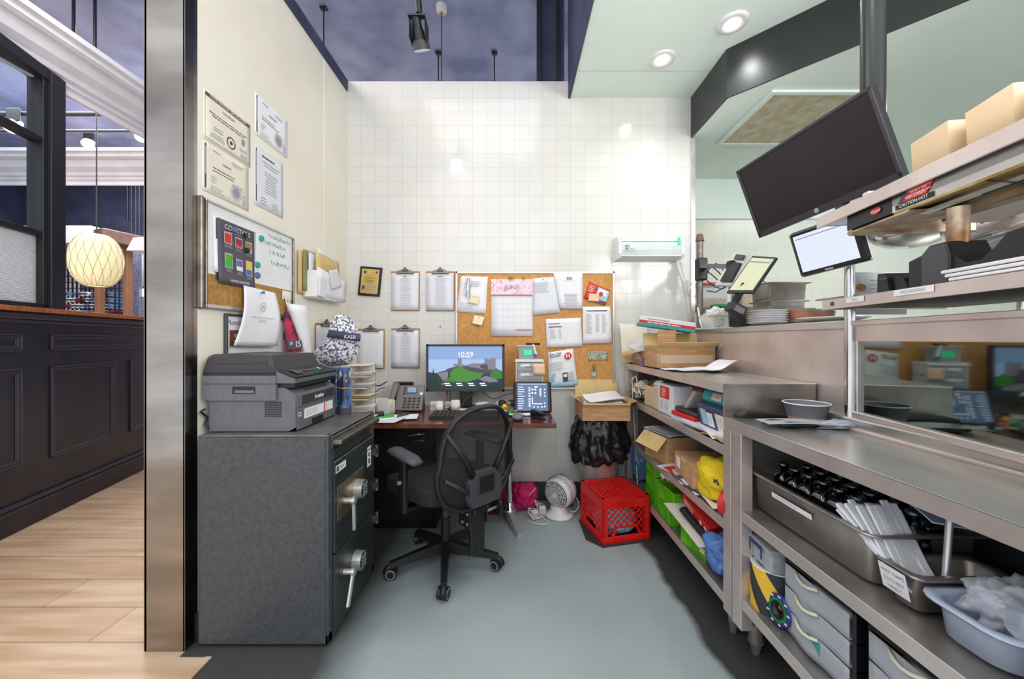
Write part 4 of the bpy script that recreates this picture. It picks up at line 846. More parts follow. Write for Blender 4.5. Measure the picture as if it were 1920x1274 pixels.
fp = Fr((X1+.004, Y0+.065, Z+.088), (X1+.004, Y1-.045, Z+.088), (X1+.004, Y1-.045, Z+.045), (X1+.004, Y0+.065, Z+.045)); m = M(); rect(m, fp, 0, 1, 0, 1, 'paper', .0012); rect(m, fp, .66, .70, .02, .98, 'red', .0016); rect(m, fp, .74, .78, .02, .98, 'peach_note', .0016); lines(m, fp, .05, .6, .15, .85, 4, 'ink_light', .3, 3, d=.0018); rect(m, fp, -.17, -.09, .2, .6, 'paper', .0012); rect(m, fp, -.155, -.105, .28, .5, 'ink', .0016); m.build('sticker', t)
m = M(); m.prism([(X0, Z+.148), (X0+.02, Z+.135), (X1-.075, Z+.135), (X1-.075, Z+.238), (X0, Z+.238)], 'Y', Y0-.004, Y1+.004, 'printer_grey'); m.box(X0+.002, X1-.075, Y0-.0055, Y0-.003, Z+.203, Z+.205, 'printer_dark'); m.build('scanner_body', t)
m = M(); m.box(X0+.125, X0+.22, Y0-.0058, Y0-.003, Z+.163, Z+.193, 'printer_black', .001); m.box(X0+.135, X0+.215, Y0-.0066, Y0-.004, Z+.166, Z+.178, 'grey_plastic', .001); m.build('grip_recess', t)
m = M()
for i in range(6):
    for j in range(9): m.box(X0+.252+i*.012, X0+.262+i*.012, Y0+.0065, Y0+.009, Z+.066+j*.0072, Z+.070+j*.0072, 'printer_black')
m.build('vent', t)
m = M(); m.prism([(X0, Z+.238), (X1-.075, Z+.238), (X1-.075, Z+.252), (X0, Z+.252)], 'Y', Y0, Y1, 'printer_black'); m.build('gap', t)
pr = [(X0, Z+.252), (X1-.075, Z+.252), (X1-.085, Z+.262), (X1-.105, Z+.322), (X0+.03, Z+.327), (X0+.008, Z+.318)]
vs = []
for y, k in ((Y0-.002, 0), (Y0+.02, 1), (Y1-.02, 1), (Y1, 0)):
    for x, z in pr: vs.append((x if k or z < Z+.3 else x+(-.012 if x > -1.1 else .01), y, z if (k or z < Z+.3) else z-.012))
fs = [[0, 1, 2, 3, 4, 5], [18, 19, 20, 21, 22, 23]]+[[a*6+i, a*6+(i+1) % 6, (a+1)*6+(i+1) % 6, (a+1)*6+i] for a in range(3) for i in range(6)]
m = M(); m.add(vs, fs, 'printer_dark'); m.box(X0+.06, X1-.115, Y0-.0045, Y0, Z+.262, Z+.285, 'printer_dark', .001); m.box(X0+.06, X1-.115, Y0-.0045, Y0, Z+.289, Z+.308, 'printer_dark', .001); m.build('document_lid', t)
m = M(); m.prism([(X1-.075, Z+.206), (X1+.002, Z+.206), (X1+.004, Z+.222), (X1-.075, Z+.256)], 'Y', Y0, Y1, 'printer_grey'); m.prism([(X1-.075, Z+.2565), (X1+.002, Z+.224), (X1+.003, Z+.232), (X1-.075, Z+.262)], 'Y', Y0+.004, Y1-.004, 'printer_black'); m.build('control_panel', t)
fp = Fr((X1-.07, Y0+.01, Z+.262), (X1-.07, Y1-.01, Z+.262), (X1, Y1-.01, Z+.234), (X1, Y0+.01, Z+.234))
m = M(); disc(m, fp, .72, .5, .011, 'led_green', .003)
for u in (.28, .36, .44, .52, .6): disc(m, fp, u, .5, .007, 'grey_plastic', .003)
rect(m, fp, .1, .24, .2, .8, 'dark_grey', .003); m.build('buttons', t)
m = M(); m.box(X1-.12, X1-.004, Y0+.012, Y1-.012, Z+.186, Z+.206, 'printer_black'); m.build('output_slot', t)
m = M(); m.prism([(X1-.06, Z+.186), (X1-.01, Z+.158), (X1-.006, Z+.17), (X1-.05, Z+.192)], 'Y', Y0+.10, Y1-.08, 'dark_grey'); m.build('paper_stop', t)
m = M(); m.tube([(X0+.01, Y0+.0, Z+.10), (X0-.002, Y0-.01, Z+.09), (-1.288, 1.60, Z+.06), (-1.285, 1.585, Z+.03), (-1.26, 1.59, Z+.004)], .005, 'black_plastic'); tag(m.build('mains_cable'), 'black power cord hanging behind the printer edge at the wall', 'cord')
# bottles on the safe
def bottle(x, y, lb, h=.30):
    m = M(); z = .862; m.lathe([(0, z), (.028, z), (.030, z+.01), (.030, z+.165), (.026, z+.185), (.0175, z+.20), (.0175, z+.215), (.026, z+.238), (.026, z+.243), (0, z+.245)], (x, y, 0), 'blue_bottle', 28); t_ = thing('water_bottle', lb, 'bottle', (x, y, z)); m.build('body', t_)
    k = M(); k.lathe([(.0308, z), (.0308, z+.035)], (x, y, 0), 'ink', 28); k.lathe([(.0305, z+.135), (.0305, z+.140)], (x, y, 0), 'gold_plate', 28); k.build('band', t_); return t_
bottle(-.870, 1.975, 'blue marbled slim water bottle at the back corner of the safe, in front'); bottle(-.935, 2.01, 'blue marbled water bottle mostly hidden between printer and the front bottle')

# ================================================================ desk
t = thing('desk', 'reddish brown wooden desk on chrome pedestal legs against the tiled wall', 'desk', (-.45, 2.55, 0))
m = M(); m.box(-1.26, .262, 2.245, 2.905, .722, .75, 'desk_wood', .004, 2); m.box(-1.26, .2625, 2.244, 2.247, .723, .748, 'desk_edge'); m.box(.260, .2635, 2.245, 2.905, .723, .748, 'desk_edge'); m.build('desk_top', t)
m = M(); m.cyl((-.018, 2.62, .09), (-.018, 2.62, .722), .021, 'chrome', n=28); m.lathe([(.021, .13), (.032, .12), (.034, .095), (.05, .085), (.052, .07), (.03, .06)], (-.018, 2.62, 0), 'chrome', 28); m.build('column', t)
for sx, sy in ((.07, -.235), (-.05, .22)):
    m = M(); a = V((-.018, 2.62, 0)); d = V((sx, sy, 0)).normalized(); p = V((-d.y, d.x, 0)); L = math.hypot(sx, sy)
    m.add([a+p*.028+V((0, 0, .03)), a-p*.028+V((0, 0, .03)), a+d*L-p*.020+V((0, 0, 0)), a+d*L+p*.020, a+p*.022+V((0, 0, .085)), a-p*.022+V((0, 0, .085)), a+d*L-p*.017+V((0, 0, .028)), a+d*L+p*.017+V((0, 0, .028))],
          [[0, 3, 2, 1], [4, 5, 6, 7], [0, 1, 5, 4], [1, 2, 6, 5], [2, 3, 7, 6], [3, 0, 4, 7]], 'alu'); m.build('foot', t)
m = M(); m.box(-.12, .08, 2.45, 2.8, .705, .722, 'black_plastic', .004); m.build('mounting_plate', t)
m = M(); m.box(-.052, -.038, 2.63, 2.65, .02, .722, 'black_plastic'); m.build('cable_channel', t)
t = thing('filing_cabinet', 'black two drawer cabinet in the dark space under the desk', 'cabinet', (-.85, 2.6, 0))
m = M(); m.box(-1.22, -.50, 2.50, 2.88, 0, .71, 'printer_black', .006); m.build('body', t)
for z in (.06, .38): m = M(); m.box(-1.20, -.52, 2.49, 2.50, z, z+.3, 'black_plastic', .004); d_ = m.build('drawer', t); m = M(); m.box(-.70, -.58, 2.475, 2.49, z+.2, z+.215, 'chrome', .003); m.build('handle', d_)
m = M(); m.tube([P(765, 818, 2.44), P(782, 815, 2.43), P(797, 814, 2.44)], .006, 'alu'); tag(m.build('cable_tie'), 'shiny strip hanging in the dark under the desk', 'strip')

# ================================================================ things on the desk
DZ = .75
t = thing('monitor', 'wide desktop monitor showing a castle lock screen, on the desk', 'monitor', (-.25, 2.78, DZ))
Y = 2.72; a = P(799, 646, Y); b = P(946, 734.5, Y); f = Fr((a.x, Y, a.z), (b.x, Y, a.z), (b.x, Y, b.z), (a.x, Y, b.z))
m = M(); fbox(m, f, 0, 1, 0, 1, -.03, 0, 'black_plastic', .004)
for q in ((0, 1, 0, .045), (0, 1, .955, 1), (0, .03, 0, 1), (.97, 1, 0, 1)): fbox(m, f, *q, 0, .006, 'printer_dark', .001)
m.build('housing', t)
f2 = Fr(f.p(.03, .045), f.p(.97, .045), f.p(.97, .955), f.p(.03, .955))
m = M(); rect(m, f2, 0, 1, 0, 1, 'sky_pix', .001)
def poly(m, f, pts, mt, d): m.add([f.p(u, v, d) for u, v in pts], [list(range(len(pts)))], mt)
rect(m, f2, 0, 1, 0, .3, 'sky_pix2', .0013)
poly(m, f2, [(0, .60), (.1, .62), (.25, .55), (.38, .46), (.5, .45), (.66, .50), (.88, .48), (1, .58), (1, 1), (0, 1)], 'rock_blue', .0016)
poly(m, f2, [(.24, .53), (.36, .47), (.5, .44), (.62, .44), (.92, .5), (.94, .6), (.7, .66), (.5, .6), (.3, .6)], 'castle_dark', .0018)
poly(m, f2, [(.34, .46), (.34, .41), (.40, .41), (.395, .28), (.45, .28), (.452, .41), (.5, .44), (.5, .47)], 'castle', .002)
poly(m, f2, [(.54, .47), (.55, .41), (.62, .39), (.72, .40), (.76, .38), (.765, .27), (.80, .28), (.80, .30), (.84, .30), (.86, .26), (.91, .28), (.915, .5), (.9, .55), (.7, .52)], 'castle', .0022)
poly(m, f2, [(.70, .50), (.71, .42), (.80, .42), (.81, .54)], 'castle_dark', .0024)
poly(m, f2, [(.30, .8), (.29, .62), (.36, .50), (.44, .46), (.52, .55), (.62, .60), (.75, .62), (.70, .74), (.5, .84)], 'hill_green2', .0025)
poly(m, f2, [(.83, .68), (.86, .57), (.92, .53), (1, .60), (1, .74), (.9, .76)], 'hill_green', .0026)
poly(m, f2, [(.04, .85), (.05, .70), (.065, .50), (.08, .62), (.13, .68), (.16, .80), (.13, .9)], 'hill_dark', .0026)
poly(m, f2, [(.12, .62), (.27, .58), (.26, .78), (.2, .8)], 'castle', .0027); poly(m, f2, [(.2, .8), (.3, .7), (.36, .82), (.3, .9)], 'hill_green', .0028)
poly(m, f2, [(.68, .76), (.78, .68), (.92, .76), (.95, .82), (.8, .84)], 'castle', .0028); rect(m, f2, 0, 1, .9, 1, 'hill_dark', .0029)
for u in (.2, .36, .52, .68): rect(m, f2, u, u+.13, .82, .95, 'rock_blue', .003); rect(m, f2, u+.015, u+.09, .85, .875, 'screen_text', .0034); rect(m, f2, u+.03, u+.11, .90, .915, 'screen_text', .0034)
disc(m, f2, .195, .875, .006, 'yellow', .0036)
rect(m, f2, .42, .58, .245, .252, 'screen_text', .0034); m.build('screen', t)
text('10:59', f2, .5, .19, .052, 'screen_text', t, d=.004, name='clock_text'); text('hp', f, .5, .978, .012, 'ink_light', t, d=.007)
m = M(); c = f.p(.5, 1); m.box(c.x-.045, c.x+.045, 2.75, 2.77, DZ+.012, c.z+.12, 'black_plastic', .004); m.box(c.x-.12, c.x+.12, 2.68, 2.86, DZ, DZ+.014, 'black_plastic', .004); m.build('stand', t)
# keyboard
t = thing('keyboard', 'black keyboard on the desk partly behind the chair back', 'keyboard', (-.30, 2.42, DZ)); T = TM((-.30, 2.44, DZ), -2)
m = M(T); m.prism([(-.075, 0), (.075, 0), (.075, .026), (-.075, .012)], 'X', -.22, .22, 'black_plastic'); m.build('base', t)
m = M(T)
for r_ in range(5):
    for k in range(15): y = -.06+r_*.026; m.box(-.208+k*.0278, -.184+k*.0278, y, y+.021, .012+r_*.003, .021+r_*.003, 'printer_dark', .002)
m.build('keys', t)
# mouse
m = M(); m.blob((.035, 2.36, DZ+.018), (.075, .12, .05), 'grey_plastic', .01, 1, 1, 3, .6); tag(m.build('computer_mouse'), 'grey silver mouse right of the chair back on the desk', 'mouse')
# desk phone
t = thing('desk_phone', 'grey office desk phone with blue display and handset', 'phone', (-.73, 2.62, DZ))
T = TM((-.72, 2.62, DZ+.045), 0, 58)
m = M(T); m.box(-.09, .10, -.04, .15, -.02, .008, 'phone_grey', .008, 2); m.build('body', t)
m = M(); m.prism([(2.665, DZ), (2.79, DZ), (2.79, DZ+.02), (2.745, DZ+.13), (2.735, DZ+.13)], 'X', -.79, -.64, 'dark_grey'); m.build('stand', t)
m = M(T); m.box(-.02, .05, .085, .135, .008, .012, 'dark_grey', .002); m.box(-.015, .045, .09, .13, .012, .0135, 'phone_lcd'); m.build('display', t)
m = M(T)
for i in range(4):
    for j in range(4): m.box(-.035+i*.032, -.012+i*.032, -.025+j*.022, -.012+j*.022, .008, .013, 'printer_dark', .002)
m.cyl((.085, .08, .008), (.085, .08, .014), .012, 'alu')
for j in range(5): m.box(-.042, -.028, .075+j*.013, .083+j*.013, .008, .012, 'printer_dark')
m.build('buttons', t)
m = M(T); pts = [(-.115, -.05, .02), (-.112, -.03, .03), (-.106, .03, .036), (-.10, .10, .034), (-.096, .15, .022)]; m.tube([V(p)+V((0, 0, 0)) for p in pts], .02, 'phone_grey', 12, rr=[.024, .022, .017, .021, .024]); m.build('handset', t)
m = M(); pts = []
for i in range(130):
    u = i/129; q = V((-.76+.02*math.sin(u*3), 2.50, DZ+.012)).lerp(V((-.60, 2.40, DZ+.012)), u) if u < .5 else V((-.68, 2.45, DZ+.012)).lerp(V((-.72, 2.38, DZ+.012)), (u-.5)*2); pts.append(q+V((0, .009*math.cos(i*1.25), .009*math.sin(i*1.25)+.002)))
m.tube(pts, .0032, 'dark_grey', 5); tag(m.build('coiled_cord'), 'dark coiled handset cord lying on the papers before the phone', 'cord')
m = M(); m.box(-.88, -.735, 2.80, 2.84, DZ+.05, DZ+.185, 'printer_black', .006, 2); m.box(-.845, -.81, 2.797, 2.8, DZ+.07, DZ+.14, 'paper'); m.cyl((-.78, 2.797, DZ+.09), (-.78, 2.8, DZ+.09), .012, 'white_plastic'); m.box(-.88, -.735, 2.78, 2.88, DZ, DZ+.05, 'printer_black', .004); tag(m.build('network_modem'), 'black network box standing behind the desk phone', 'electronics')
# tablet in rugged case
t = thing('tablet', 'tablet in thick black case showing a table plan, standing on the desk right end', 'tablet', (.13, 2.55, DZ))
a = P(962.5, 717, 2.62); b = P(1034, 770, 2.60); f = Fr((a.x, 2.64, a.z), (b.x, 2.64, a.z), (b.x, 2.57, DZ+.002), (a.x, 2.57, DZ+.002))
m = M(); fbox(m, f, 0, 1, 0, 1, -.012, .008, 'black_plastic', .010)
m.build('case', t)
fs_ = Fr(f.p(.10, .06, .0085), f.p(.90, .06, .0085), f.p(.90, .94, .0085), f.p(.10, .94, .0085))
m = M(); rect(m, fs_, 0, 1, 0, 1, 'tablet_blue', .0005); m.build('screen', t)
m = M(); lines(m, fs_, .03, .26, .1, .95, 10, 'tablet_light', .4, 4, d=.001); rect(m, fs_, .0, .3, .5, .53, 'rock_blue', .0014); rect(m, fs_, .02, .98, .02, .04, 'tablet_light', .001)
for v in (.15, .24, .35, .44, .55, .64, .72, .8): rect(m, fs_, .37, .44, v, v+.055, 'tablet_light', .0012)
for u, v in ((.5, .23), (.6, .23), (.5, .36), (.6, .36)): c = fs_.p(u, v, .0012); m.add([c+fs_.u*.009, c+fs_.d*.009, c-fs_.u*.009, c-fs_.d*.009], [[0, 1, 2, 3]], 'tablet_light')
rect(m, fs_, .57, .68, .10, .16, 'tablet_light', .0012); rect(m, fs_, .74, .79, .18, .48, 'tablet_light', .0012); rect(m, fs_, .48, .51, .5, .76, 'tablet_light', .0012); rect(m, fs_, .48, .82, .73, .77, 'tablet_light', .0012)
for u, v in ((.88, .2), (.88, .32), (.88, .44), (.52, .84), (.65, .84), (.78, .84), (.87, .7), (.87, .82)): rect(m, fs_, u, u+.05, v, v+.055, 'tablet_light', .0012)
m.build('floor_plan', t)
m = M(); m.box(.04, .20, 2.63, 2.76, DZ, DZ+.008, 'black_plastic'); m.bar((.12, 2.75, DZ+.005), (.12, 2.655, DZ+.15), .06, .006, 'black_plastic'); m.build('kickstand', t)
# small drawer tower with bin on top
t = thing('mini_drawer_tower', 'white plastic tower of small clear drawers on the desk by the cork board', 'drawers', (.12, 2.83, DZ))
X0, X1 = .027, .227; Y0, Y1 = 2.75, 2.89; ZT = 1.105
m = M(); m.box(X0, X0+.01, Y0, Y1, DZ, ZT, 'white_plastic', .003); m.box(X1-.01, X1, Y0, Y1, DZ, ZT, 'white_plastic', .003); m.box(X0, X1, Y1-.008, Y1, DZ, ZT, 'white_plastic'); m.box(X0-.004, X1+.004, Y0-.006, Y1, ZT-.022, ZT, 'white_plastic', .005, 2)
NZ = 5; hz = (ZT-.022-DZ)/NZ
for i in range(NZ): m.box(X0, X1, Y0, Y1, DZ+i*hz, DZ+i*hz+.006, 'white_plastic', .001)
m.build('frame', t)
for i in range(NZ):
    z = DZ+i*hz+.008; m = M(); m.box(X0+.012, X1-.012, Y0-.004, Y0, z, z+hz-.012, 'frosted_plastic', .001); m.box(X0+.012, X1-.012, Y0, Y1-.01, z, z+.003, 'frosted_plastic'); m.box(.127-.03, .127+.03, Y0-.016, Y0-.004, z+hz*.45, z+hz*.55, 'white_plastic', .003); d_ = m.build('drawer', t)
    k = M(); k.box(X0+.02, X1-.03, Y0+.01, Y1-.02, z+.004, z+hz*.5, ['cardboard_in', 'kraft', 'grey_plastic'][i % 3], .004); k.box(X0+.035, X0+.10, Y0-.0055, Y0-.004, z+hz*.4, z+hz*.72, 'paper'); k.build('contents', d_)
f = Fr((.15, 2.738, 1.075), (.235, 2.738, 1.073), (.24, 2.734, .995), (.155, 2.734, .997)); paper('sticky_note', 'peach sticky note on the front of the small drawer tower', 'note', f, 'peach_note', .001, 4, 4, lambda u, v: .004*v)
t = thing('clear_bin', 'small clear bin with green label on top of the drawer tower', 'bin', (.10, 2.82, ZT))
m = M(); m.prism([(.055, ZT+.001), (.165, ZT+.001), (.175, ZT+.098), (.045, ZT+.098)], 'Y', 2.77, 2.772, 'clear_plastic'); m.prism([(.055, ZT+.001), (.165, ZT+.001), (.175, ZT+.098), (.045, ZT+.098)], 'Y', 2.87, 2.872, 'clear_plastic'); m.box(.052, .054, 2.77, 2.87, ZT, ZT+.098, 'clear_plastic'); m.box(.168, .17, 2.77, 2.87, ZT, ZT+.098, 'clear_plastic'); m.build('bin', t)
m = M(); m.box(.035, .18, 2.765, 2.875, ZT+.098, ZT+.102, 'white_plastic', .001); m.build('rim', t); m = M(); m.box(.085, .145, 2.766, 2.769, ZT+.03, ZT+.07, 'led_green'); m.build('label', t)
m = M(); m.box(.07, .16, 2.78, 2.86, ZT+.004, ZT+.08, 'grey_plastic', .01, 2); tag(m.build('supplies'), 'grey supplies packed in the clear bin', 'supplies')
t = thing('scissors', 'black and white handled tool lying over the rim of the clear bin', 'scissors', (.17, 2.76, ZT+.1))
m = M(); m.cyl((.105, 2.80, ZT+.112), (.20, 2.74, ZT+.113), .008, 'black_plastic'); m.build('handle', t); m = M(); m.cyl((.155, 2.765, ZT+.112), (.175, 2.76, ZT+.035), .009, 'white_plastic'); m.cyl((.165, 2.76, ZT+.04), (.172, 2.76, ZT+.02), .012, 'blue'); m.build('blade', t)
# stapler, cups and clutter
t = thing('stapler', 'black stapler on the desk in front of the tablet', 'stapler', (.17, 2.40, DZ)); T = TM((.165, 2.40, DZ), -55)
m = M(T); m.box(-.06, .06, -.018, .018, 0, .010, 'black_plastic', .004); m.build('base', t); m = M(T); m.prism([(-.06, .012), (.06, .02), (.055, .04), (-.05, .05), (-.062, .04)], 'Y', -.015, .015, 'printer_black'); m.build('arm', t)
m = M(); m.blob((.10, 2.50, DZ+.006), (.10, .07, .016), 'white_plastic', .05, 2, 3, 3, .8); tag(m.build('clear_tape_dispenser'), 'pale flat dish on the desk below the tablet', 'dish')
o = M(); o.box(.13, .22, 2.475, 2.53, DZ, DZ+.006, 'peach_note', .001); tag(o.build('sticky_pad'), 'peach sticky pad beside the stapler', 'notepad')
def jar(x, y, r, h, mt, lb, nm='pill_bottle', lid='white_plastic', cat='jar'):
    t_ = thing(nm, lb, cat, (x, y, DZ)); m = M(); m.lathe([(0, DZ), (r, DZ), (r, DZ+h*.75), (r*.85, DZ+h*.8)], (x, y, 0), mt, 20); m.build('body', t_); m = M(); m.lathe([(r*.9, DZ+h*.78), (r*.92, DZ+h), (0, DZ+h)], (x, y, 0), lid, 20); m.build('lid', t_)
jar(-.50, 2.60, .028, .075, 'white_plastic', 'white tub with label between phone and keyboard'); jar(-.40, 2.68, .035, .07, 'paper_cream', 'pale round pot left of the monitor stand', 'pot')
m = M(); m.box(-.37, -.29, 2.56, 2.64, DZ, DZ+.018, 'skyblue', .003); m.box(-.36, -.30, 2.57, 2.63, DZ+.018, DZ+.021, 'paper_b'); tag(m.build('note_block'), 'pale blue note block under the monitor', 'notepad')
for i, (x, y, a, mt, lb) in enumerate(((-.16, 2.60, 30, 'paper', 'stack of loose sheets below the monitor, left one'), (-.05, 2.62, 15, 'ink_pale', 'grey magazine lying below the monitor'), (-.70, 2.40, 10, 'paper', 'large white sheet under the coiled phone cord'), (-.77, 2.30, -12, 'paper_b', 'white sheet at the desk edge beside the safe'), (-.84, 2.36, 25, 'paper', 'white sheet tucked by the letter organizer'), (.02, 2.47, 5, 'paper_cream', 'cream slip beside the mouse'))):
    T = TM((x, y, DZ+.0015+.0012*i), a); m = M(T); m.sheet(lambda u, v: ((u-.5)*(.20 if i != 5 else .08), (v-.5)*(.15 if i != 5 else .06), .010*max(0, u-.6)*(i % 2)+.004), mt, 6, 4, .003 if i > 1 else .012); tag(m.build('paper_sheet' if i != 1 else 'magazine'), lb, 'paper')
m = M(); T = TM((-.80, 2.40, DZ+.02), 20); m.T = T; m.box(-.05, .05, -.05, .05, -.02, .0, 'green', .004); m.box(-.06, -.01, -.02, .05, 0, .02, 'black_plastic', .004); tag(m.build('green_folder'), 'green folder under a black clip beside the letter organizer', 'folder')
for x, y, a, h, lb in ((-.905, 2.64, 20, .08, 'left wrapped bundle of receipts by the letter organizer'), (-.845, 2.56, -15, .085, 'right folded bundle of receipts before the phone handset')):
    T = TM((x, y, DZ), a); m = M(T)
    for k in range(9): m.sheet(lambda u, v: ((u-.5)*.085+.003*math.sin(k), (k-4.5)*.009+.004*math.sin(3*u+k), .002+v*h*(1+.08*math.sin(k*2))), 'paper_cream' if k % 3 else 'paper', 4, 3, .004)
    tag(m.build('receipt_bundle'), lb, 'receipts')
t = thing('knick_knack_tray', 'small dark tray of keys and coloured odds and ends left of the tablet', 'tray', (-.04, 2.62, DZ))
m = M(); m.box(-.09, .01, 2.60, 2.70, DZ, DZ+.012, 'printer_black', .003); m.build('tray', t)
for k, (mt, x, y, z, s_) in enumerate((('yellow', -.05, 2.62, .035, .03), ('red', -.03, 2.60, .02, .028), ('black_plastic', -.07, 2.66, .05, .04), ('black_plastic', .0, 2.66, .05, .045), ('brass_plate', -.02, 2.64, .05, .03), ('green_dark', -.01, 2.50, .02, .04))):
    m = M(); m.blob((x, y, DZ+z), (s_*1.3, s_, s_*1.2), mt, .15, 2.5, k, 3, .7); tag(m.build('trinket'), ['yellow', 'red', 'left black', 'right black', 'brassy', 'green'][k]+' trinket in the clutter left of the tablet', 'trinket')
def cable(pts, r, mt, name, lb, n=40):
    pts = [V(p) for p in pts]; out = []
    for i in range(len(pts)-1):
        p0, p1, p2, p3 = pts[max(i-1, 0)], pts[i], pts[i+1], pts[min(i+2, len(pts)-1)]
        for k in range(8):
            t_ = k/8; out.append(.5*((2*p1)+(-p0+p2)*t_+(2*p0-5*p1+4*p2-p3)*t_*t_+(-p0+3*p1-3*p2+p3)*t_**3))
    out.append(pts[-1]); m = M(); m.tube(out, r, mt, 6); return tag(m.build(name), lb, 'cable')
cable([P(905, 736, 2.76), P(925, 748, 2.80), P(945, 742, 2.84), P(962, 737, 2.85)], .003, 'dark_grey', 'monitor_cable', 'dark cable looping from the monitor to the tablet')
cable([P(893, 738, 2.74), P(873, 748, 2.66), P(866, 765, 2.50)], .003, 'dark_grey', 'monitor_cable', 'dark cable curving down from the monitor base')
cable([P(695, 718, 2.84), P(710, 724, 2.84), P(725, 716, 2.82)], .004, 'black_plastic', 'modem_cable', 'black cable running into the network box behind the phone')
cable([P(700, 763, 2.8), P(705, 735, 2.82), P(722, 727, 2.83)], .003, 'dark_grey', 'modem_cable', 'thin lower cable behind the receipt bundles')
# small clutter along the wall side of the desk
for i, (x, y, dx, dy, h, mt, nm, lb, rz) in enumerate((
    (-.46, 2.78, .06, .05, .045, 'paper_cream', 'small_carton', 'small cream carton behind the white pot, against the tiles', 12),
    (-.13, 2.83, .10, .05, .022, 'paper', 'card_stack', 'stack of white cards behind the monitor base', -8),
    (-.33, 2.83, .09, .05, .03, 'kraft', 'small_carton', 'small brown carton against the tiles left of the monitor base', 5),
    (-.09, 2.74, .05, .04, .05, 'white_plastic', 'power_adapter', 'white power adapter right of the monitor base', 20),
    (-.55, 2.68, .05, .045, .06, 'sticky', 'sticky_block', 'pale cube of sticky notes right of the desk phone', 9),
    (-.42, 2.56, .09, .03, .012, 'peach_note', 'pencil_case', 'narrow peach case above the keyboard', -15),
    (.0, 2.53, .05, .035, .02, 'red', 'red_packet', 'small red packet in front of the coloured trinkets', 25))):
    m = M(TM((x, y, DZ), rz)); m.box(-dx/2, dx/2, -dy/2, dy/2, 0, h, mt, .003, 2); m.box(-dx/2+.004, dx/2-.004, -dy/2-.0006, -dy/2, h*.25, h*.75, 'ink_pale'); tag(m.build(nm), lb, 'box' if 'carton' in nm else 'desk clutter')
m = M(); m.blob((-.22, 2.80, DZ+.02), (.10, .07, .04), 'paper', .3, 3, 11, 4, .8, clip=(-.3, 0, 2.7, 2.93, DZ+.0005, 1)); tag(m.build('crumpled_paper'), 'crumpled white paper behind the monitor stand', 'paper')
for k, (x, c_) in enumerate(((-.47, 'blue'), (-.455, 'ink'), (-.485, 'red'))):
    m = M(); m.cyl((x, 2.775, DZ+.047), (x+.015*(k-1), 2.80, DZ+.13), .004, c_, n=8); tag(m.build('pen'), ('blue', 'black', 'red')[k]+' pen standing behind the cream carton', 'pen')
# letter organizer
t = thing('letter_organizer', 'beige letter sorter with five slots of papers, between safe and desk phone', 'organizer', (-.9, 2.4, DZ))
X0, X1, Y0, Y1, ZT = -.975, -.862, 2.24, 2.39, 1.10
m = M(); m.box(X0, X0+.012, Y0, Y1, DZ, ZT, 'beige_tray', .002); m.box(X0, X1, Y1-.01, Y1, DZ, ZT, 'beige_tray', .002)
for i in range(6): z = DZ+.002+i*(ZT-DZ-.01)/5; m.box(X0, X1, Y0, Y1, z, z+.006, 'beige_tray', .002)
m.box(X1-.006, X1, Y1-.012, Y1, DZ, ZT, 'beige_tray', .002); m.build('frame', t)
for i, mt in enumerate(('teal', 'paper', 'cardboard_in', 'paper_b', 'paper')):
    z = DZ+.010+i*(ZT-DZ-.01)/5; T = TM((-.905, 2.31, z), (-4, 6, -3, 5, 8)[i]); m = M(T)
    for k in range(4): m.sheet(lambda u, v: ((u-.5)*.115+.004*k, (v-.5)*.12, .003+k*.005+.012*max(0, u-.7)), mt if k < 3 else 'paper', 5, 4, .002)
    tag(m.build('paper_stack'), ['teal folders in the lowest slot of the letter sorter', 'white sheets in the second slot from the bottom of the letter sorter', 'tan envelopes in the middle slot of the letter sorter', 'sheets in the second slot from the top of the letter sorter', 'sheets in the top slot of the letter sorter'][i], 'paper')
# patterned bag on the organizer
t = thing('patterned_bag', 'crumpled grey and white toile patterned bag on top of the letter sorter', 'bag', (-.93, 2.3, 1.105))
q = [(588, 662), (617, 640), (626, 602), (634, 585), (660, 598), (676, 628), (672, 665), (655, 684), (622, 688), (600, 680)]
Yb = 2.30; ctr = V((0, 0, 0)); ps = [P(x, y, Yb) for x, y in q]; ctr = sum(ps, V())/len(ps)
m = M(); vs = []; N = 48
def edge(k):
    a = k/N*len(ps); i = int(a) % len(ps); return ps[i].lerp(ps[(i+1) % len(ps)], a-int(a))
for lay, (dy, sc) in enumerate(((-.075, .30), (-.07, .62), (-.045, .88), (0, 1.0), (.05, .85), (.075, .5))):
    for k in range(N):
        e = edge(k); p = ctr+(e-ctr)*sc; p.y = Yb+dy+.018*noise.noise(p*16+V((0, lay, 0))); vs.append(p)
fs = [[l*N+k, l*N+(k+1) % N, (l+1)*N+(k+1) % N, (l+1)*N+k] for l in range(5) for k in range(N)]+[list(range(N)), list(range(5*N, 6*N))]
m.add(vs, fs, 'toile', True); m.build('bag', t)
f = Fr(P(634, 627, 2.2), P(676, 629, 2.2), P(674, 638, 2.2), P(633, 636, 2.2))
m = M(); m.sheet(lambda u, v: Fr(P(617, 618, 2.22), P(677, 628, 2.20), P(675, 641, 2.20), P(612, 632, 2.22)).p(u, v, .012*math.sin(3*u)), 'navy_case', 8, 2, .002)
m.build('band', t); text('KAER', Fr(P(640, 627, 2.195), P(676, 629, 2.185), P(675, 638, 2.185), P(640, 637, 2.195)), .5, .5, .030, 'paper', t, d=.008)
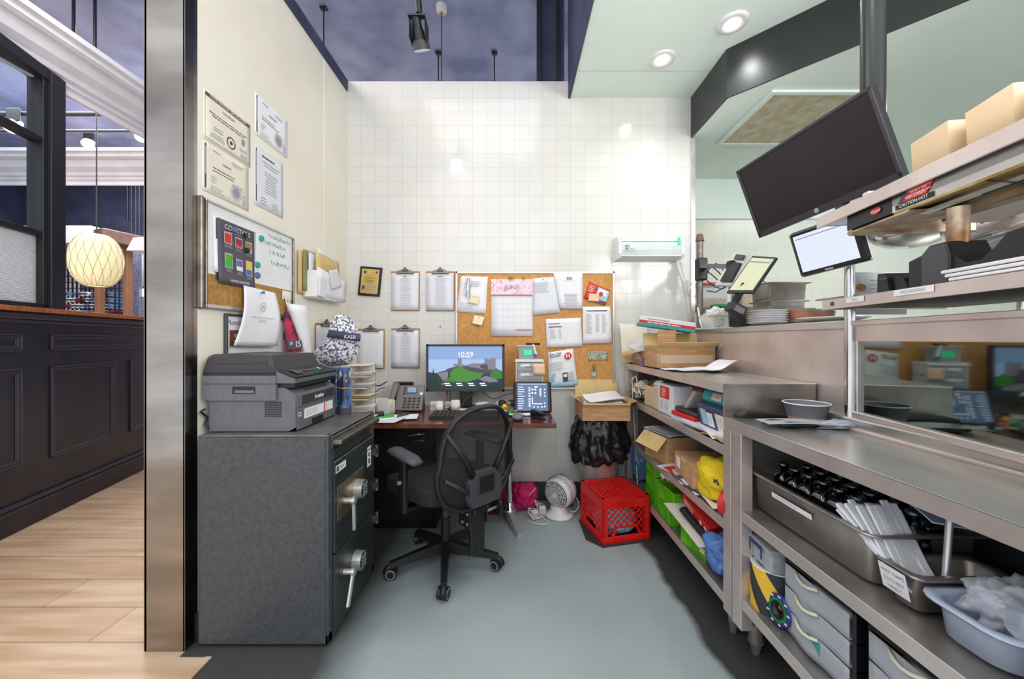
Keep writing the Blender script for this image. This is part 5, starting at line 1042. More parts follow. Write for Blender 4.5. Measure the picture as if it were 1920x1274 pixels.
# ================================================================ office chair
CX, CY = -.37, 2.11
t = thing('office_chair', 'black mesh back office chair on castors, pulled up to the desk', 'chair', (CX, CY, 0), 135)
T = TM((CX, CY, 0), 135)     # local +x = the way the chair faces
angs = [-82, -10, 62, 134, 206]
m = M(T)
m.cyl((0, 0, .07), (0, 0, .13), .035, 'black_plastic'); m.build('hub', t)
m = M(T); m.cyl((0, 0, .10), (0, 0, .26), .026, 'black_plastic', n=24); m.cyl((0, 0, .24), (0, 0, .40), .017, 'dark_grey', n=20); m.build('gas_lift', t)
for a in angs:
    a = R(a-135); d = V((math.cos(a), math.sin(a), 0)); p = V((-d.y, d.x, 0)); m = M(T)
    L = .30; A_ = d*.02; B_ = d*L
    m.add([A_+p*.026+V((0, 0, .075)), A_-p*.026+V((0, 0, .075)), B_-p*.015+V((0, 0, .06)), B_+p*.015+V((0, 0, .06)), A_+p*.020+V((0, 0, .135)), A_-p*.020+V((0, 0, .135)), B_-p*.012+V((0, 0, .085)), B_+p*.012+V((0, 0, .085))],
          [[0, 3, 2, 1], [4, 5, 6, 7], [0, 1, 5, 4], [1, 2, 6, 5], [2, 3, 7, 6], [3, 0, 4, 7]], 'black_plastic'); leg = m.build('leg', t)
    m = M(T); q = B_*.97+V((0, 0, .030))
    m.cyl(B_*.97+V((0, 0, .04)), B_*.97+V((0, 0, .075)), .008, 'black_plastic', n=10)
    w_ = V((math.cos(a+1.2), math.sin(a+1.2), 0))
    for s_ in (-1, 1): m.cyl(q+w_*.006*s_, q+w_*.026*s_, .029, 'black_plastic', n=24); m.cyl(q+w_*.026*s_, q+w_*.027*s_, .024, 'alu', n=24); m.cyl(q+w_*.027*s_, q+w_*.0285*s_, .019, 'black_plastic', n=24)
    m.tube([q+w_*.0+V((0, 0, 0))+d*.03*math.cos(k)+V((0, 0, .033*math.sin(k))) for k in (0, .5, 1, 1.57, 2.1, 2.6)], .016, 'black_plastic', 8); m.build('castor', leg)
# seat cushion
m = M(T); b = bmesh.new(); bmesh.ops.create_cube(b, size=1); bmesh.ops.bevel(b, geom=list(b.edges), offset=.28, segments=6, profile=.6, affect='EDGES')
for v in b.verts: v.co = V((v.co.x*.50+.03, v.co.y*.50, v.co.z*.095+.465-(.03*max(0, v.co.x)*2 if v.co.x > .2 else 0)+.02*(v.co.y*2)**2*(1 if v.co.z > 0 else .3)))
m.bm(b, 'black_soft', True); m.build('seat', t)
m = M(T); m.box(-.17, .17, -.13, .13, .385, .42, 'black_plastic', .01); m.box(-.10, .10, -.06, .06, .36, .39, 'black_plastic', .008); m.box(-.30, -.08, -.04, .04, .37, .41, 'black_plastic', .006)
m.build('mechanism', t)
# backrest bracket and column
m = M(T); m.box(-.285, -.255, -.045, .045, .17, .50, 'black_plastic', .006); m.box(-.29, -.20, -.06, -.05, .31, .41, 'black_plastic', .003); m.box(-.29, -.20, .05, .06, .31, .41, 'black_plastic', .003); m.build('back_bracket', t)
m = M(T)
for y in (-.062, .062):
    for x, z in ((-.235, .335), (-.275, .335), (-.235, .385), (-.275, .385)): m = M(T); m.cyl((x, y, z), (x, y*1.08, z), .007, 'alu', n=12); m.build('bolt', t)
m = M(T); m.cyl((-.27, -.06, .36), (-.27, -.13, .36), .007, 'alu'); m.cyl((-.27, -.13, .36), (-.27, -.15, .36), .040, 'black_plastic', n=28); m.ring(V((0, 0, 0)), .0, .0, 'alu') if 0 else None; m.build('adjustment_knob', t)
# backrest frame: a big rounded ring, wider at the bottom, leaning back a little
def back(ph):
    c, s_ = math.cos(ph), math.sin(ph); e = .72
    y = math.copysign(abs(c)**e, c); z = math.copysign(abs(s_)**e, s_)
    wy = .225-.025*z*0.5+(.012 if z < 0 else -.02*z*z); zz = .665+.25*z
    x = -.245-.06*(zz-.42)/.5-.05*(1-(y)**2)*.8+.02*max(0, z)
    return V((x, y*wy, zz))
N = 64; ring = [back(2*math.pi*i/N) for i in range(N)]
m = M(T); m.tube(ring, .015, 'black_plastic', 12, True, rr=[(.019, .012)]*N); m.build('back_frame', t)
m = M(T); c0 = V((-.30, 0, .665)); vs = [c0.lerp(p, 1) for p in ring]; rings = [ring]
for k in (.75, .5, .25): rings.append([V((-.318+(p.x+.318)*k**2, p.y*k, .665+(p.z-.665)*k)) for p in ring])
vs = [p for r_ in rings for p in r_]+[V((-.318, 0, .665))]
fs = [[l*N+i, l*N+(i+1) % N, (l+1)*N+(i+1) % N, (l+1)*N+i] for l in range(3) for i in range(N)]+[[3*N+i, 3*N+(i+1) % N, 4*N] for i in range(N)]
m.add(vs, fs, 'chair_mesh', True); m.build('back_mesh', t)
m = M(T)
m.prism([(-.085, .44), (.085, .44), (.105, .48), (.10, .56), (.055, .605), (-.055, .605), (-.10, .56), (-.105, .48)], 'X', -.345, -.31, 'dark_grey'); m.box(-.352, -.345, -.05, .05, .50, .585, 'black_plastic', .003); m.build('lumbar_shell', t)
m = M(T)
for s_ in (-1, 1):
    for z0, z1, yy in ((.585, .81, .212), (.50, .60, .222)): m.tube([V((-.325, s_*.07, z0)), V((-.335, s_*.12, (z0+z1)/2-.02)), V((-.31, s_*yy, z1))], .012, 'black_plastic', 8, rr=[.018, .012, .011])
m.build('back_spoke', t)
for s_ in (1, -1):
    m = M(T); m.box(-.02, .04, s_*.255-.016, s_*.255+.016, .36, .64, 'black_plastic', .012, 2); m.box(-.02, .04, s_*.12, s_*.27, .37, .39, 'black_plastic', .006); arm = m.build('arm_support', t)
    m = M(T); pts = [V((-.16, s_*.27, .655)), V((-.10, s_*.27, .665)), V((.02, s_*.265, .668)), V((.09, s_*.255, .668)), V((.13, s_*.245, .66))]; m.tube(pts, .04, 'dark_grey', 14, rr=[(.012, .030), (.018, .044), (.02, .045), (.018, .044), (.010, .028)]); m.build('armrest_pad', arm)
    m = M(T); m.cyl((.01, s_*.27, .52), (.01, s_*.285, .52), .011, 'alu', n=16); m.build('arm_bolt', arm)

# ================================================================ trash can, box on it
BX, BY = .638, 2.782
t = thing('trash_can', 'round stainless steel trash can lined with a shiny black bag', 'trash can', (BX, BY, 0))
m = M(); m.lathe([(0, .005), (.125, .005), (.13, .02), (.150, .66), (.156, .665), (.156, .675), (.146, .675), (.140, .64), (.12, .03), (0, .03)], (BX, BY, 0), 'steel_warm', 40); m.build('can', t)
vs = []; N = 96; rows = 26; rd = random.Random(8)
hem = [.36+.07*noise.noise(V((math.cos(2*math.pi*k/N)*1.4, math.sin(2*math.pi*k/N)*1.4, 5)))+.02*noise.noise(V((math.cos(2*math.pi*k/N)*5, math.sin(2*math.pi*k/N)*5, 9))) for k in range(N)]
for r_ in range(rows+1):
    for k in range(N):
        a = 2*math.pi*k/N; u = r_/rows; z = .685-(.685-hem[k]-.02)*u
        if r_ == 0: rr = .145
        else: rr = .165+.040*math.sin(min(u, 1)*2.6)+.016*math.sin(a*13+3*math.sin(u*3))*u**.6+.014*noise.noise(V((a*2.2, u*3, 1)))*2+.007*noise.noise(V((math.cos(a)*8, math.sin(a)*8, u*11)))*2
        rr = max(rr, .158)
        x_, y_ = BX+rr*math.cos(a), BY+rr*math.sin(a)
        if y_ > 2.922: y_ = 2.922
        vs.append((x_, y_, z))
fs = [[r_*N+k, r_*N+(k+1) % N, (r_+1)*N+(k+1) % N, (r_+1)*N+k] for r_ in range(rows) for k in range(N)]
m = M(); m.add(vs, fs, 'bin_bag', True); m.lathe([(.1445, .684), (.138, .55), (.1, .5)], (BX, BY, 0), 'bin_bag', 40); m.build('bin_liner', t)
def openbox(name, label, x0, x1, y0, y1, z0, z1, T=None, flaps=(), mt='cardboard', inn='cardboard_in', th=.004):
    t = thing(name, label, 'box', (0, 0, 0)); M4 = T if T is not None else Matrix()
    t.matrix_basis = M4 @ Matrix.Translation(((x0+x1)/2, (y0+y1)/2, z0)) if T is not None else Matrix.Translation(((x0+x1)/2, (y0+y1)/2, z0))
    m = M(M4); m.box(x0, x1, y0, y1, z0, z0+th, mt); m.box(x0, x0+th, y0, y1, z0+th, z1, mt); m.box(x1-th, x1, y0, y1, z0+th, z1, mt); m.box(x0+th, x1-th, y0, y0+th, z0+th, z1, mt); m.box(x0+th, x1-th, y1-th, y1, z0+th, z1, mt); m.build('carton', t)
    for sd, ang, L in flaps:
        a = R(ang); m = M(M4); ca, sa = math.cos(a)*L, math.sin(a)*L     # ang 0 = flat outwards, 90 = upright
        if sd == 'f': q = [(x0, y0, z1), (x1, y0, z1), (x1, y0-ca, z1+sa), (x0, y0-ca, z1+sa)]
        if sd == 'b': q = [(x0, y1, z1), (x1, y1, z1), (x1, y1+ca, z1+sa), (x0, y1+ca, z1+sa)]
        if sd == 'l': q = [(x0, y0, z1), (x0, y1, z1), (x0-ca, y1, z1+sa), (x0-ca, y0, z1+sa)]
        if sd == 'r': q = [(x1, y0, z1), (x1, y1, z1), (x1+ca, y1, z1+sa), (x1+ca, y0, z1+sa)]
        q = [V(p) for p in q]; m.sheet(lambda u, v: q[0].lerp(q[1], u).lerp(q[3].lerp(q[2], u), v), mt, 2, 2, .003, inn, False); m.build('flap', t)
    return t
openbox('cardboard_box', 'open cardboard box of papers resting on the trash can', .485, .812, 2.60, 2.90, .690, .812, None, (('b', 78, .13), ('l', 35, .09), ('f', -30, .02), ('r', 20, .05)))
for i in range(6):
    T = TM((.655+.01*math.sin(i*3), 2.74, .70+.022*i), (-5, 7, -9, 12, -4, 6)[i]); m = M(T); m.sheet(lambda u, v: ((u-.5)*.26, (v-.5)*.21, .012*math.sin(3*u+i)+(.045*max(0, v-.5) if i > 3 else 0)+.012), 'paper' if i % 2 else 'paper_b', 8, 6, .006)
    o = m.build('paper_stack'); tag(o, ['lowest', 'second lowest', 'third lowest', 'fourth', 'second highest', 'topmost'][i]+' sheaf of white paper in the box on the trash can', 'paper')
# black base mat under the corner, red crate
cq = V((.668, 2.487, 0)); AZ = 13.4
t = thing('milk_crate', 'bright red plastic milk crate upside down on the floor', 'crate', cq, AZ); T = TM(cq, AZ)
S = .325; HH = .28
def lattice(m, w_, h_, keep, T, mt, st=.040, bw_=.006, d=.006):
    """diagonal bars filling the rectangle [0,w]x[0,h] in the local x,z plane"""
    for sg in (1, -1):
        k = -h_
        while k < w_+h_:
            a = (k, 0); b = (k+h_, h_)
            if sg < 0: a = (k+h_, 0); b = (k, h_)
            (xa, za), (xb, zb) = a, b; dx, dz = xb-xa, zb-za; t0, t1 = 0, 1
            for lo, hi, p, q_ in ((0, w_, xa, dx),):
                if abs(q_) > 1e-9:
                    ta, tb = (lo-p)/q_, (hi-p)/q_
                    if ta > tb: ta, tb = tb, ta
                    t0, t1 = max(t0, ta), min(t1, tb)
            if t1 > t0:
                n_ = 14; run = []
                for i in range(n_+1):
                    s_ = t0+(t1-t0)*i/n_; p = (xa+dx*s_, za+dz*s_)
                    if keep(*p): run.append(p)
                    elif len(run) > 1: m.bar(T @ V((run[0][0], 0, run[0][1])), T @ V((run[-1][0], 0, run[-1][1])), bw_, d, mt, up=T.to_3x3() @ V((0, 1, 0))); run = []
                    else: run = []
                if len(run) > 1: m.bar(T @ V((run[0][0], 0, run[0][1])), T @ V((run[-1][0], 0, run[-1][1])), bw_, d, mt, up=T.to_3x3() @ V((0, 1, 0)))
            k += st
for i in range(4):
    Tl = T @ Matrix.Rotation(R(90*i), 4, 'Z') @ Matrix.Translation((-S/2, -S/2, 0)); m = M()
    m.box(0, S, 0, .012, .0, .045, 'red_plastic', .003, T=Tl); m.box(0, S, 0, .012, HH-.062, HH, 'red_plastic', .003, T=Tl); m.box(0, .034, 0, .012, .045, HH-.062, 'red_plastic', T=Tl); m.box(S-.034, S, 0, .012, .045, HH-.062, 'red_plastic', T=Tl)
    m.box(0, S, -.004, .012, .018, .022, 'red_plastic', .001, T=Tl); m.box(0, S, -.004, .012, .030, .034, 'red_plastic', .001, T=Tl); m.box(-.002, S+.002, -.003, .012, HH-.066, HH-.061, 'red_plastic', .001, T=Tl)
    hx0, hx1, hz = .10, S-.10, .092
    m.box(hx0-.012, hx1+.012, -.002, .010, hz, hz+.012, 'red_plastic', .002, T=Tl); m.bar(Tl @ V((hx0-.006, .004, hz+.006)), Tl @ V((hx0-.03, .004, .045)), .012, .012, 'red_plastic'); m.bar(Tl @ V((hx1+.006, .004, hz+.006)), Tl @ V((hx1+.03, .004, .045)), .012, .012, 'red_plastic')
    lattice(m, S-.068, HH-.062-.045, lambda x, z: not (hx0-.034-.035 < x < hx1-.034+.035 and z < hz-.045+.006), Tl @ Matrix.Translation((.034, .006, .045)), 'red_plastic')
    m.build('side_wall', t)
m = M(); Tl = T @ Matrix.Translation((-S/2, -S/2, HH))
for a in ((0, S, 0, .022), (0, S, S-.022, S), (0, .022, 0, S), (S-.022, S, 0, S)): m.box(a[0], a[1], a[2], a[3], -.010, .0, 'red_plastic', .002, T=Tl)
lattice(m, S-.04, S-.04, lambda x, z: True, Tl @ Matrix.Translation((.02, .02, -.004)) @ Matrix.Rotation(R(-90), 4, 'X'), 'red_plastic', .041, .007)
m.build('base_grid', t)
fc = Fr(T @ V((-S/2, -S/2-.004, HH-.01)), T @ V((S/2, -S/2-.004, HH-.01)), T @ V((S/2, -S/2-.004, HH-.055)), T @ V((-S/2, -S/2-.004, HH-.055)))
m = M(); rect(m, fc, .33, .66, .30, .34, 'red_dark', .001); rect(m, fc, .33, .66, .84, .88, 'red_dark', .001); m.build('embossing', t); text('PROPERTY OF DAIRY', fc, .5, .58, .013, 'red_dark', t, d=.001)
t2 = M(T); t2.blob((0, 0, .085), (.26, .26, .165), 'skyblue', .12, 4, 6, 4, .95, clip=(-.145, .145, -.145, .145, -.001, .2)); tag(t2.build('rag_bundle'), 'pale blue bundle inside the red milk crate', 'cloth')
m = M(); m.prism([(.46, 2.36), (.545, 2.268), (.88, 2.345), (.86, 2.62), (.46, 2.62)], 'Z', .0, .004, 'tape_black'); tag(m.build('rubber_mat'), 'thin dark rubber mat under the red crate', 'mat')

# ================================================================ fan, cables and pink bags
FX, FY = .333, 2.69
t = thing('desk_fan', 'small white round fan on the floor against the tiled wall', 'fan', (FX, FY, 0))
m = M(); m.lathe([(0, .002), (.098, .002), (.102, .010), (.098, .02), (.07, .028), (.06, .05), (.058, .075), (0, .08)], (FX, FY, 0), 'white_plastic', 40); m.build('base', t)
c = V((FX+.012, FY, .172)); Tf = TM(c, 0); ax = V((-.62, -.72, -.10)).normalized(); q = ax.to_track_quat('Z', 'X').to_matrix().to_4x4(); Tf = Matrix.Translation(c) @ q
m = M(Tf); prof = [(.0, -.112)]+[(.112*math.sin(R(a)), -.112*math.cos(R(a))) for a in range(12, 128, 8)]; m.lathe(prof, (0, 0, 0), 'white_plastic', 48); m.build('housing', t)
m = M(Tf)
for k in range(44):
    a = 2*math.pi*k/44
    for lo, hi in ((66, 84), (92, 108)):
        pts = [V((.1135*math.sin(R(g))*math.cos(a), .1135*math.sin(R(g))*math.sin(a), -.1135*math.cos(R(g)))) for g in (lo, (lo+hi)/2, hi)]; m.tube(pts, .0022, 'dark_grey', 4)
m.build('vent_slots', t)
m = M(Tf)
for r_ in (.018, .034, .05, .066, .08): m.ring((0, 0, .078-.10*(r_/.1)**2*.25), r_, .0022, 'white_plastic', k=6, n=40)
for k in range(12): a = 2*math.pi*k/12; m.tube([V((.015*math.cos(a), .015*math.sin(a), .078)), V((.05*math.cos(a), .05*math.sin(a), .072)), V((.088*math.cos(a), .088*math.sin(a), .062))], .002, 'white_plastic', 5)
m.cyl((0, 0, .068), (0, 0, .082), .018, 'white_plastic'); m.build('grille', t)
m = M(Tf)
for k in range(3):
    a = 2*math.pi*k/3; m.sheet(lambda u, v: (math.cos(a+v*1.5)*(.015+.055*u), math.sin(a+v*1.5)*(.015+.055*u), .03+.02*v), 'ink_pale', 4, 4, .002)
m.build('blades', t)
m = M(); m.ring(V((FX-.075, FY-.02, .235)), .012, .003, 'white_plastic', 'Y'); m.build('carry_loop', t)
def tangle(c, rx, ry, hz, n, seed):
    rd = random.Random(seed); ph = [rd.uniform(0, 6) for _ in range(6)]; return [V((c[0]+rx*math.sin(2.1*i*.22+ph[0])*(.6+.4*math.sin(.37*i+ph[1])), c[1]+ry*math.cos(1.7*i*.22+ph[2])*(.6+.4*math.sin(.29*i+ph[3])), .006+hz*(.5+.5*math.sin(.5*i+ph[4]))*(.5+.5*math.sin(.23*i)))) for i in range(n)]
cable(tangle((.16, 2.66), .085, .07, .05, 46, 3), .0042, 'cable_white', 'extension_cable', 'white tangled cable heap between the desk leg and the fan')
cable(tangle((.19, 2.74), .07, .06, .10, 34, 9), .004, 'cable_white', 'extension_cable', 'white cable tangle rising behind the cable heap')
cable([(-.0, 2.80, .10), (.06, 2.76, .07), (.11, 2.74, .10), (.14, 2.72, .15), (.17, 2.74, .17)], .004, 'cable_white', 'fan_cable', 'white cable leading up over the pink bag')
cable([(.38, 2.76, .11), (.45, 2.74, .12), (.48, 2.72, .06), (.44, 2.70, .02), (.38, 2.73, .05)], .004, 'cable_white', 'fan_cable', 'white cable looping out behind the fan on the crate side')
cable([(.10, 2.60, .006), (.18, 2.55, .006), (.24, 2.56, .006), (.22, 2.62, .01), (.18, 2.67, .03)], .004, 'cable_white', 'extension_cable', 'white cable curving on the floor in front of the fan base')
for x, y, z, a, lb in ((.155, 2.64, .03, 30, 'white plug in the cable heap nearest the desk foot'), (.215, 2.66, .05, -20, 'white power adapter in the cable heap nearest the fan')):
    m = M(TM((x, y, z), a, 20)); m.box(-.022, .022, -.016, .016, -.03, .03, 'white_plastic', .006, 2); tag(m.build('power_plug'), lb, 'plug')
m = M(); m.blob((.085, 2.80, .085), (.20, .14, .20), 'pink_cloth', .22, 2.6, 2, 4, .85, clip=(.012, .3, 2.7, 2.925, .001, .4)); tag(m.build('pink_bag'), 'bright pink crumpled bag behind the desk leg', 'bag')
m = M(); m.blob((-.14, 2.74, .115), (.20, .18, .26), 'crimson_bag', .10, 2.2, 5, 4, .88, clip=(-.3, -.048, 2.6, 2.92, .001, .4)); o = m.build('crimson_bag'); tag(o, 'dark crimson shiny bag between the chair back and the desk leg', 'bag')
m = M(); m.box(.30, .46, 2.83, 2.90, .0, .02, 'dark_grey', .004); tag(m.build('power_strip'), 'dark power strip on the floor behind the fan', 'power strip')
# ================================================================ tall steel shelf unit
UX0, UX1, UY0, UY1 = .866, 1.247, 1.549, 2.90
t = thing('steel_shelf_unit', 'tall stainless steel shelf unit along the right with three cluttered shelves', 'shelf unit', (1.05, 2.2, 0))
m = M(); m.box(UX0, UX1, UY0, UY1, 1.066, 1.070, 'steel', .001); m.box(UX0, UX0+.004, UY0, UY1, 1.030, 1.068, 'steel_warm', .001); m.box(UX0, UX1, UY0, UY0+.004, .934, 1.068, 'steel_worn', .001); m.build('worktop', t)
for z, nm in ((.815, 'upper'), (.512, 'middle'), (.208, 'lower')):
    m = M(); m.box(UX0+.004, UX1, UY0+.004, UY1, z-.004, z, 'steel_worn', .001); m.box(UX0+.002, UX0+.006, UY0+.004, UY1, z-.040, z, 'steel_warm', .001); m.build('shelf', t)
m = M(); m.box(UX1-.004, UX1, UY0, UY1, .1, 1.066, 'steel_worn'); m.box(UX0+.10, UX1, UY1-.004, UY1, .1, 1.066, 'steel_worn'); m.box(UX0+.05, UX1, UY0+.02, UY0+.024, .1, .934, 'steel_worn'); m.build('back_panel', t)
for x, y in ((UX0+.001, UY0-.048), (UX0, UY1-.05), (UX1-.05, UY1-.05)):
    m = M(); m.box(x, x+.045, y, y+.055 if y < 2 else y+.045, .145, 1.03 if y > 2 else .889, 'steel_warm', .002); lg = m.build('post', t)
    m = M(); m.cyl((x+.03+(.05 if y < 2 else 0), y+.1*(y < 2)+.02, .05), (x+.03+(.05 if y < 2 else 0), y+.1*(y < 2)+.02, .18), .020, 'steel_worn'); m.cyl((x+.03+(.05 if y < 2 else 0), y+.1*(y < 2)+.02, 0), (x+.03+(.05 if y < 2 else 0), y+.1*(y < 2)+.02, .05), .013, 'steel_worn', .02); m.build('foot', lg)
t = thing('steel_counter', 'low stainless steel counter with open shelves, at the right front', 'counter', (1.05, .9, 0))
LY0, LY1 = -.25, 1.549
m = M(); m.box(UX0, 1.19, LY0, LY1, .930, .934, 'steel', .001); m.box(UX0, UX0+.004, LY0, LY1, .890, .932, 'steel_warm', .001); m.box(1.185, 1.255, LY0, LY1, .930, .975, 'steel', .004); m.box(1.17, 1.187, LY0, LY1, .932, .945, 'steel_warm', .004, 2); m.build('worktop', t)
for z, nm in ((.600, 'upper'), (.270, 'lower')):
    m = M(); m.box(UX0+.004, UX1, LY0, 1.495, z-.004, z, 'steel_worn', .001); m.box(UX0+.002, UX0+.006, LY0, 1.43, z-.040, z, 'steel_warm', .001); m.build('shelf', t)
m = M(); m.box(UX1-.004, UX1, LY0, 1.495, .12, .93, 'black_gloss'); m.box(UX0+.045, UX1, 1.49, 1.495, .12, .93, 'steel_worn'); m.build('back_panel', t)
m = M(); m.box(UX0, UX0+.045, 1.432, 1.492, .145, .89, 'steel_warm', .002); lg = m.build('post', t)
m = M(); m.cyl((.971, 1.53-.02, .045), (.971, 1.53-.02, .235), .024, 'steel_worn'); m.cyl((.971, 1.51, .045), (.971, 1.51, .06), .028, 'steel_worn'); m.cyl((.971, 1.51, 0), (.971, 1.51, .045), .014, 'steel_worn', .022); m.build('foot', lg)

# ---------------------------------------------------------------- kitchen pass: low wall, glazed frame, posts, two overshelves
O_ = V((1.24, 1.39, 0)); dn_ = V((.148, 1, 0)).normalized(); nn_ = V((dn_.y, -dn_.x, 0))
TP = Matrix(((nn_.x, dn_.x, 0, O_.x), (nn_.y, dn_.y, 0, O_.y), (0, 0, 1, 0), (0, 0, 0, 1)))
t = thing('glazed_pass_frame', 'steel framed dark glass screen under the overshelves at the right', 'screen', O_)
m = M(TP); m.box(.0, .03, -1.5, -.01, 1.243, 1.316, 'steel_warm', .002); m.box(-.006, .02, -1.5, -.01, 1.300, 1.318, 'steel_warm', .002); m.box(-.004, .03, -1.5, -.01, .966, .990, 'steel_warm', .003); m.box(.0, .03, -.035, -.01, .966, 1.3, 'steel', .002); m.build('frame', t)
m = M(TP); m.box(.012, .016, -1.5, -.035, .985, 1.245, 'tinted_glass'); m.build('pane', t)
m = M(TP); m.box(.03, .60, -1.5, -.01, 1.30, 1.316, 'steel_warm'); m.box(.03, .6, -1.5, -.01, .955, .97, 'steel_worn'); m.box(.56, .6, -1.5, -.01, .97, 1.3, 'safe_top'); m.box(.03, .6, -.03, -.01, .97, 1.3, 'steel_worn'); m.build('cabinet', t)
# things seen dimly behind the glass
for i, (y, h, mt, lb) in enumerate(((-.18, .05, 'plate_white', 'pale plate behind the dark glass'), (-.42, .12, 'green_dark', 'dark green tub behind the glass'), (-.62, .10, 'paper', 'white label card behind the glass'))):
    m = M(TP)
    if i == 0: m.lathe([(0, .972), (.05, .974), (.08, .985), (.082, .988), (.0, .98)], (.17, y, 0), mt)
    else: m.box(.2, .34, y-.06, y+.06, .971, .971+h, mt, .008, 2)
    tag(m.build(['plate', 'tub', 'label_card'][i]), lb, ['plate', 'tub', 'card'][i])
# posts
m = M(TP); m.cyl((0, 0, .975), (0, 0, 1.362), .0155, 'chrome', n=28); o = tag(m.build('support_post'), 'shiny steel post standing on the counter ledge below the middle overshelf', 'post')
m = M(); m.cyl((1.497, 1.68, 1.322), (1.497, 1.68, 1.74), .019, 'chrome', n=28); tag(m.build('support_post'), 'steel post behind the touch screen, rising from the ledge', 'post')
m = M(TP); m.cyl((.0, -.39, 1.40), (.0, -.39, 1.60), .022, 'rusty_steel', n=28); tag(m.build('support_post'), 'thick rusty steel post under the heat lamp by the metal bowls', 'post')
m = M(); m.cyl((1.43, 1.50, 1.722), (1.43, 1.50, 2.817), .039, 'black_gloss', n=32); tag(m.build('ceiling_pipe'), 'thick speckled black pipe running up behind the big tilted monitor', 'pipe')
# middle overshelf
t = thing('overshelf', 'stainless middle overshelf of the pass holding black printers', 'shelf', TP @ V((.15, -.5, 1.365)))
m = M(TP); m.box(-.06, .36, -1.5, .05, 1.392, 1.397, 'steel_warm', .001); m.box(-.062, -.056, -1.5, .05, 1.362, 1.397, 'steel_warm', .001); m.box(-.06, .36, .044, .05, 1.362, 1.397, 'steel_warm', .001); m.build('shelf', t)
m = M(TP); m.box(-.05, .35, -1.5, .04, 1.366, 1.372, 'printer_black'); m.build('underside', t)
fp = Fr(TP @ V((-.0635, -.08, 1.394)), TP @ V((-.0635, -.16, 1.394)), TP @ V((-.0635, -.16, 1.377)), TP @ V((-.0635, -.08, 1.377)))
m = M(); rect(m, fp, 0, 1, 0, 1, 'paper', .0005); m.build('label', t); text('GRILL', fp, .5, .5, .011, 'ink_light', t)
fp = Fr(TP @ V((-.0635, -.275, 1.396)), TP @ V((-.0635, -.40, 1.396)), TP @ V((-.0635, -.40, 1.378)), TP @ V((-.0635, -.275, 1.378)))
m = M(); rect(m, fp, 0, 1, 0, 1, 'paper', .0005); m.build('label', t); text('RICE NOODLES', fp, .5, .5, .011, 'ink_light', t)
m = M(TP); m.box(-.0640, -.0625, -.015, -.0, 1.374, 1.388, 'ink'); m.build('screw_plate', t)
# upper overshelf
t = thing('overshelf', 'stainless upper overshelf of the pass with beige boxes on it', 'shelf', TP @ V((.15, -.5, 1.68)))
m = M(TP); m.box(-.06, .36, -1.5, .08, 1.718, 1.722, 'steel_warm', .001); m.box(-.064, -.056, -1.5, .08, 1.680, 1.722, 'steel_warm', .002); m.box(-.056, .36, .074, .08, 1.69, 1.72, 'rusty_steel'); m.box(.12, .26, .07, .16, 1.712, 1.7215, 'steel_worn'); m.box(-.05, .35, -1.5, .07, 1.690, 1.694, 'steel_worn'); m.build('shelf', t)
# heat lamp strip
t = thing('heat_lamp', 'long strip heat lamp with warning sticker fixed under the upper overshelf', 'heat lamp', TP @ V((.05, -.5, 1.6)))
m = M(TP); m.box(-.045, .12, -1.5, -.06, 1.655, 1.690, 'steel'); m.prism([(-.045, 1.600+.035), (-.045, 1.690), (-.040, 1.690), (-.040, 1.635)], 'Y', -1.5, -.06, 'steel'); m.build('housing', t)
m = M(TP); m.box(-.046, .12, -.245, -.055, 1.634, 1.690, 'printer_black', .002); m.build('end_box', t)
m = M(TP); m.prism([(-.045, 1.635), (.05, 1.655), (.12, 1.635), (.12, 1.628), (.05, 1.648), (-.045, 1.628)], 'Y', -1.5, -.25, 'reflector'); m.box(.0, .02, -1.5, -.28, 1.618, 1.626, 'alu'); m.box(.06, .1, -1.5, -.3, 1.60, 1.625, 'rusty_steel', .004); m.box(-.045, .12, -.30, -.055, 1.622, 1.628, 'rusty_steel'); m.build('reflector', t)
m = M(TP); m.box(.16, .30, -1.5, -.15, 1.62, 1.665, 'steel_warm', .006); m.box(-.045, .33, -.075, -.06, 1.615, 1.66, 'rusty_steel', .002); m.build('bracket', t)
m = M(TP)
for y in (-.50, -.58, -.68, -.78): m.tube([TP.inverted() @ (TP @ V((-.04, y, 1.63))), V((.02, y-.03, 1.605)), V((.06, y+.02, 1.612))], .002, 'black_plastic', 5)
m.tube([V((.0, -.45, 1.612)), V((.0, -.9, 1.612))], .002, 'black_plastic', 5); m.build('wire_guard', t)
fp = Fr(TP @ V((-.048, -.12, 1.686)), TP @ V((-.048, -.24, 1.686)), TP @ V((-.048, -.24, 1.638)), TP @ V((-.048, -.12, 1.638)))
m = M(); disc(m, fp, .55, .5, .020, 'red', .0005, 24, .55); m.build('logo', t); text('Hatco', fp, .55, .5, .016, 'paper', t)
fp = Fr(TP @ V((-.0465, -.252, 1.688)), TP @ V((-.0465, -.385, 1.688)), TP @ V((-.0465, -.385, 1.637)), TP @ V((-.0465, -.252, 1.637)))
m = M(); poly(m, fp, [(.3, .06), (.98, .06), (.8, .66), (.1, .66)], 'red', .0008); rect(m, fp, .05, .95, .70, .98, 'printer_black', .0008); poly(m, fp, [(.3, .06), (.42, .06), (.22, .66), (.1, .66)], 'rock_blue', .0012)
for v in (.18, .42): rect(m, fp, .35, .9, v, v+.03, 'paper', .0012)
m.build('sticker', t); text('BUILT IN', fp, .62, .27, .0115, 'paper', t, d=.002, sx=1.1); text('WISCONSIN', fp, .55, .52, .0115, 'paper', t, d=.002); text('CAUTION-HOT', fp, .5, .84, .013, 'paper', t, d=.002)
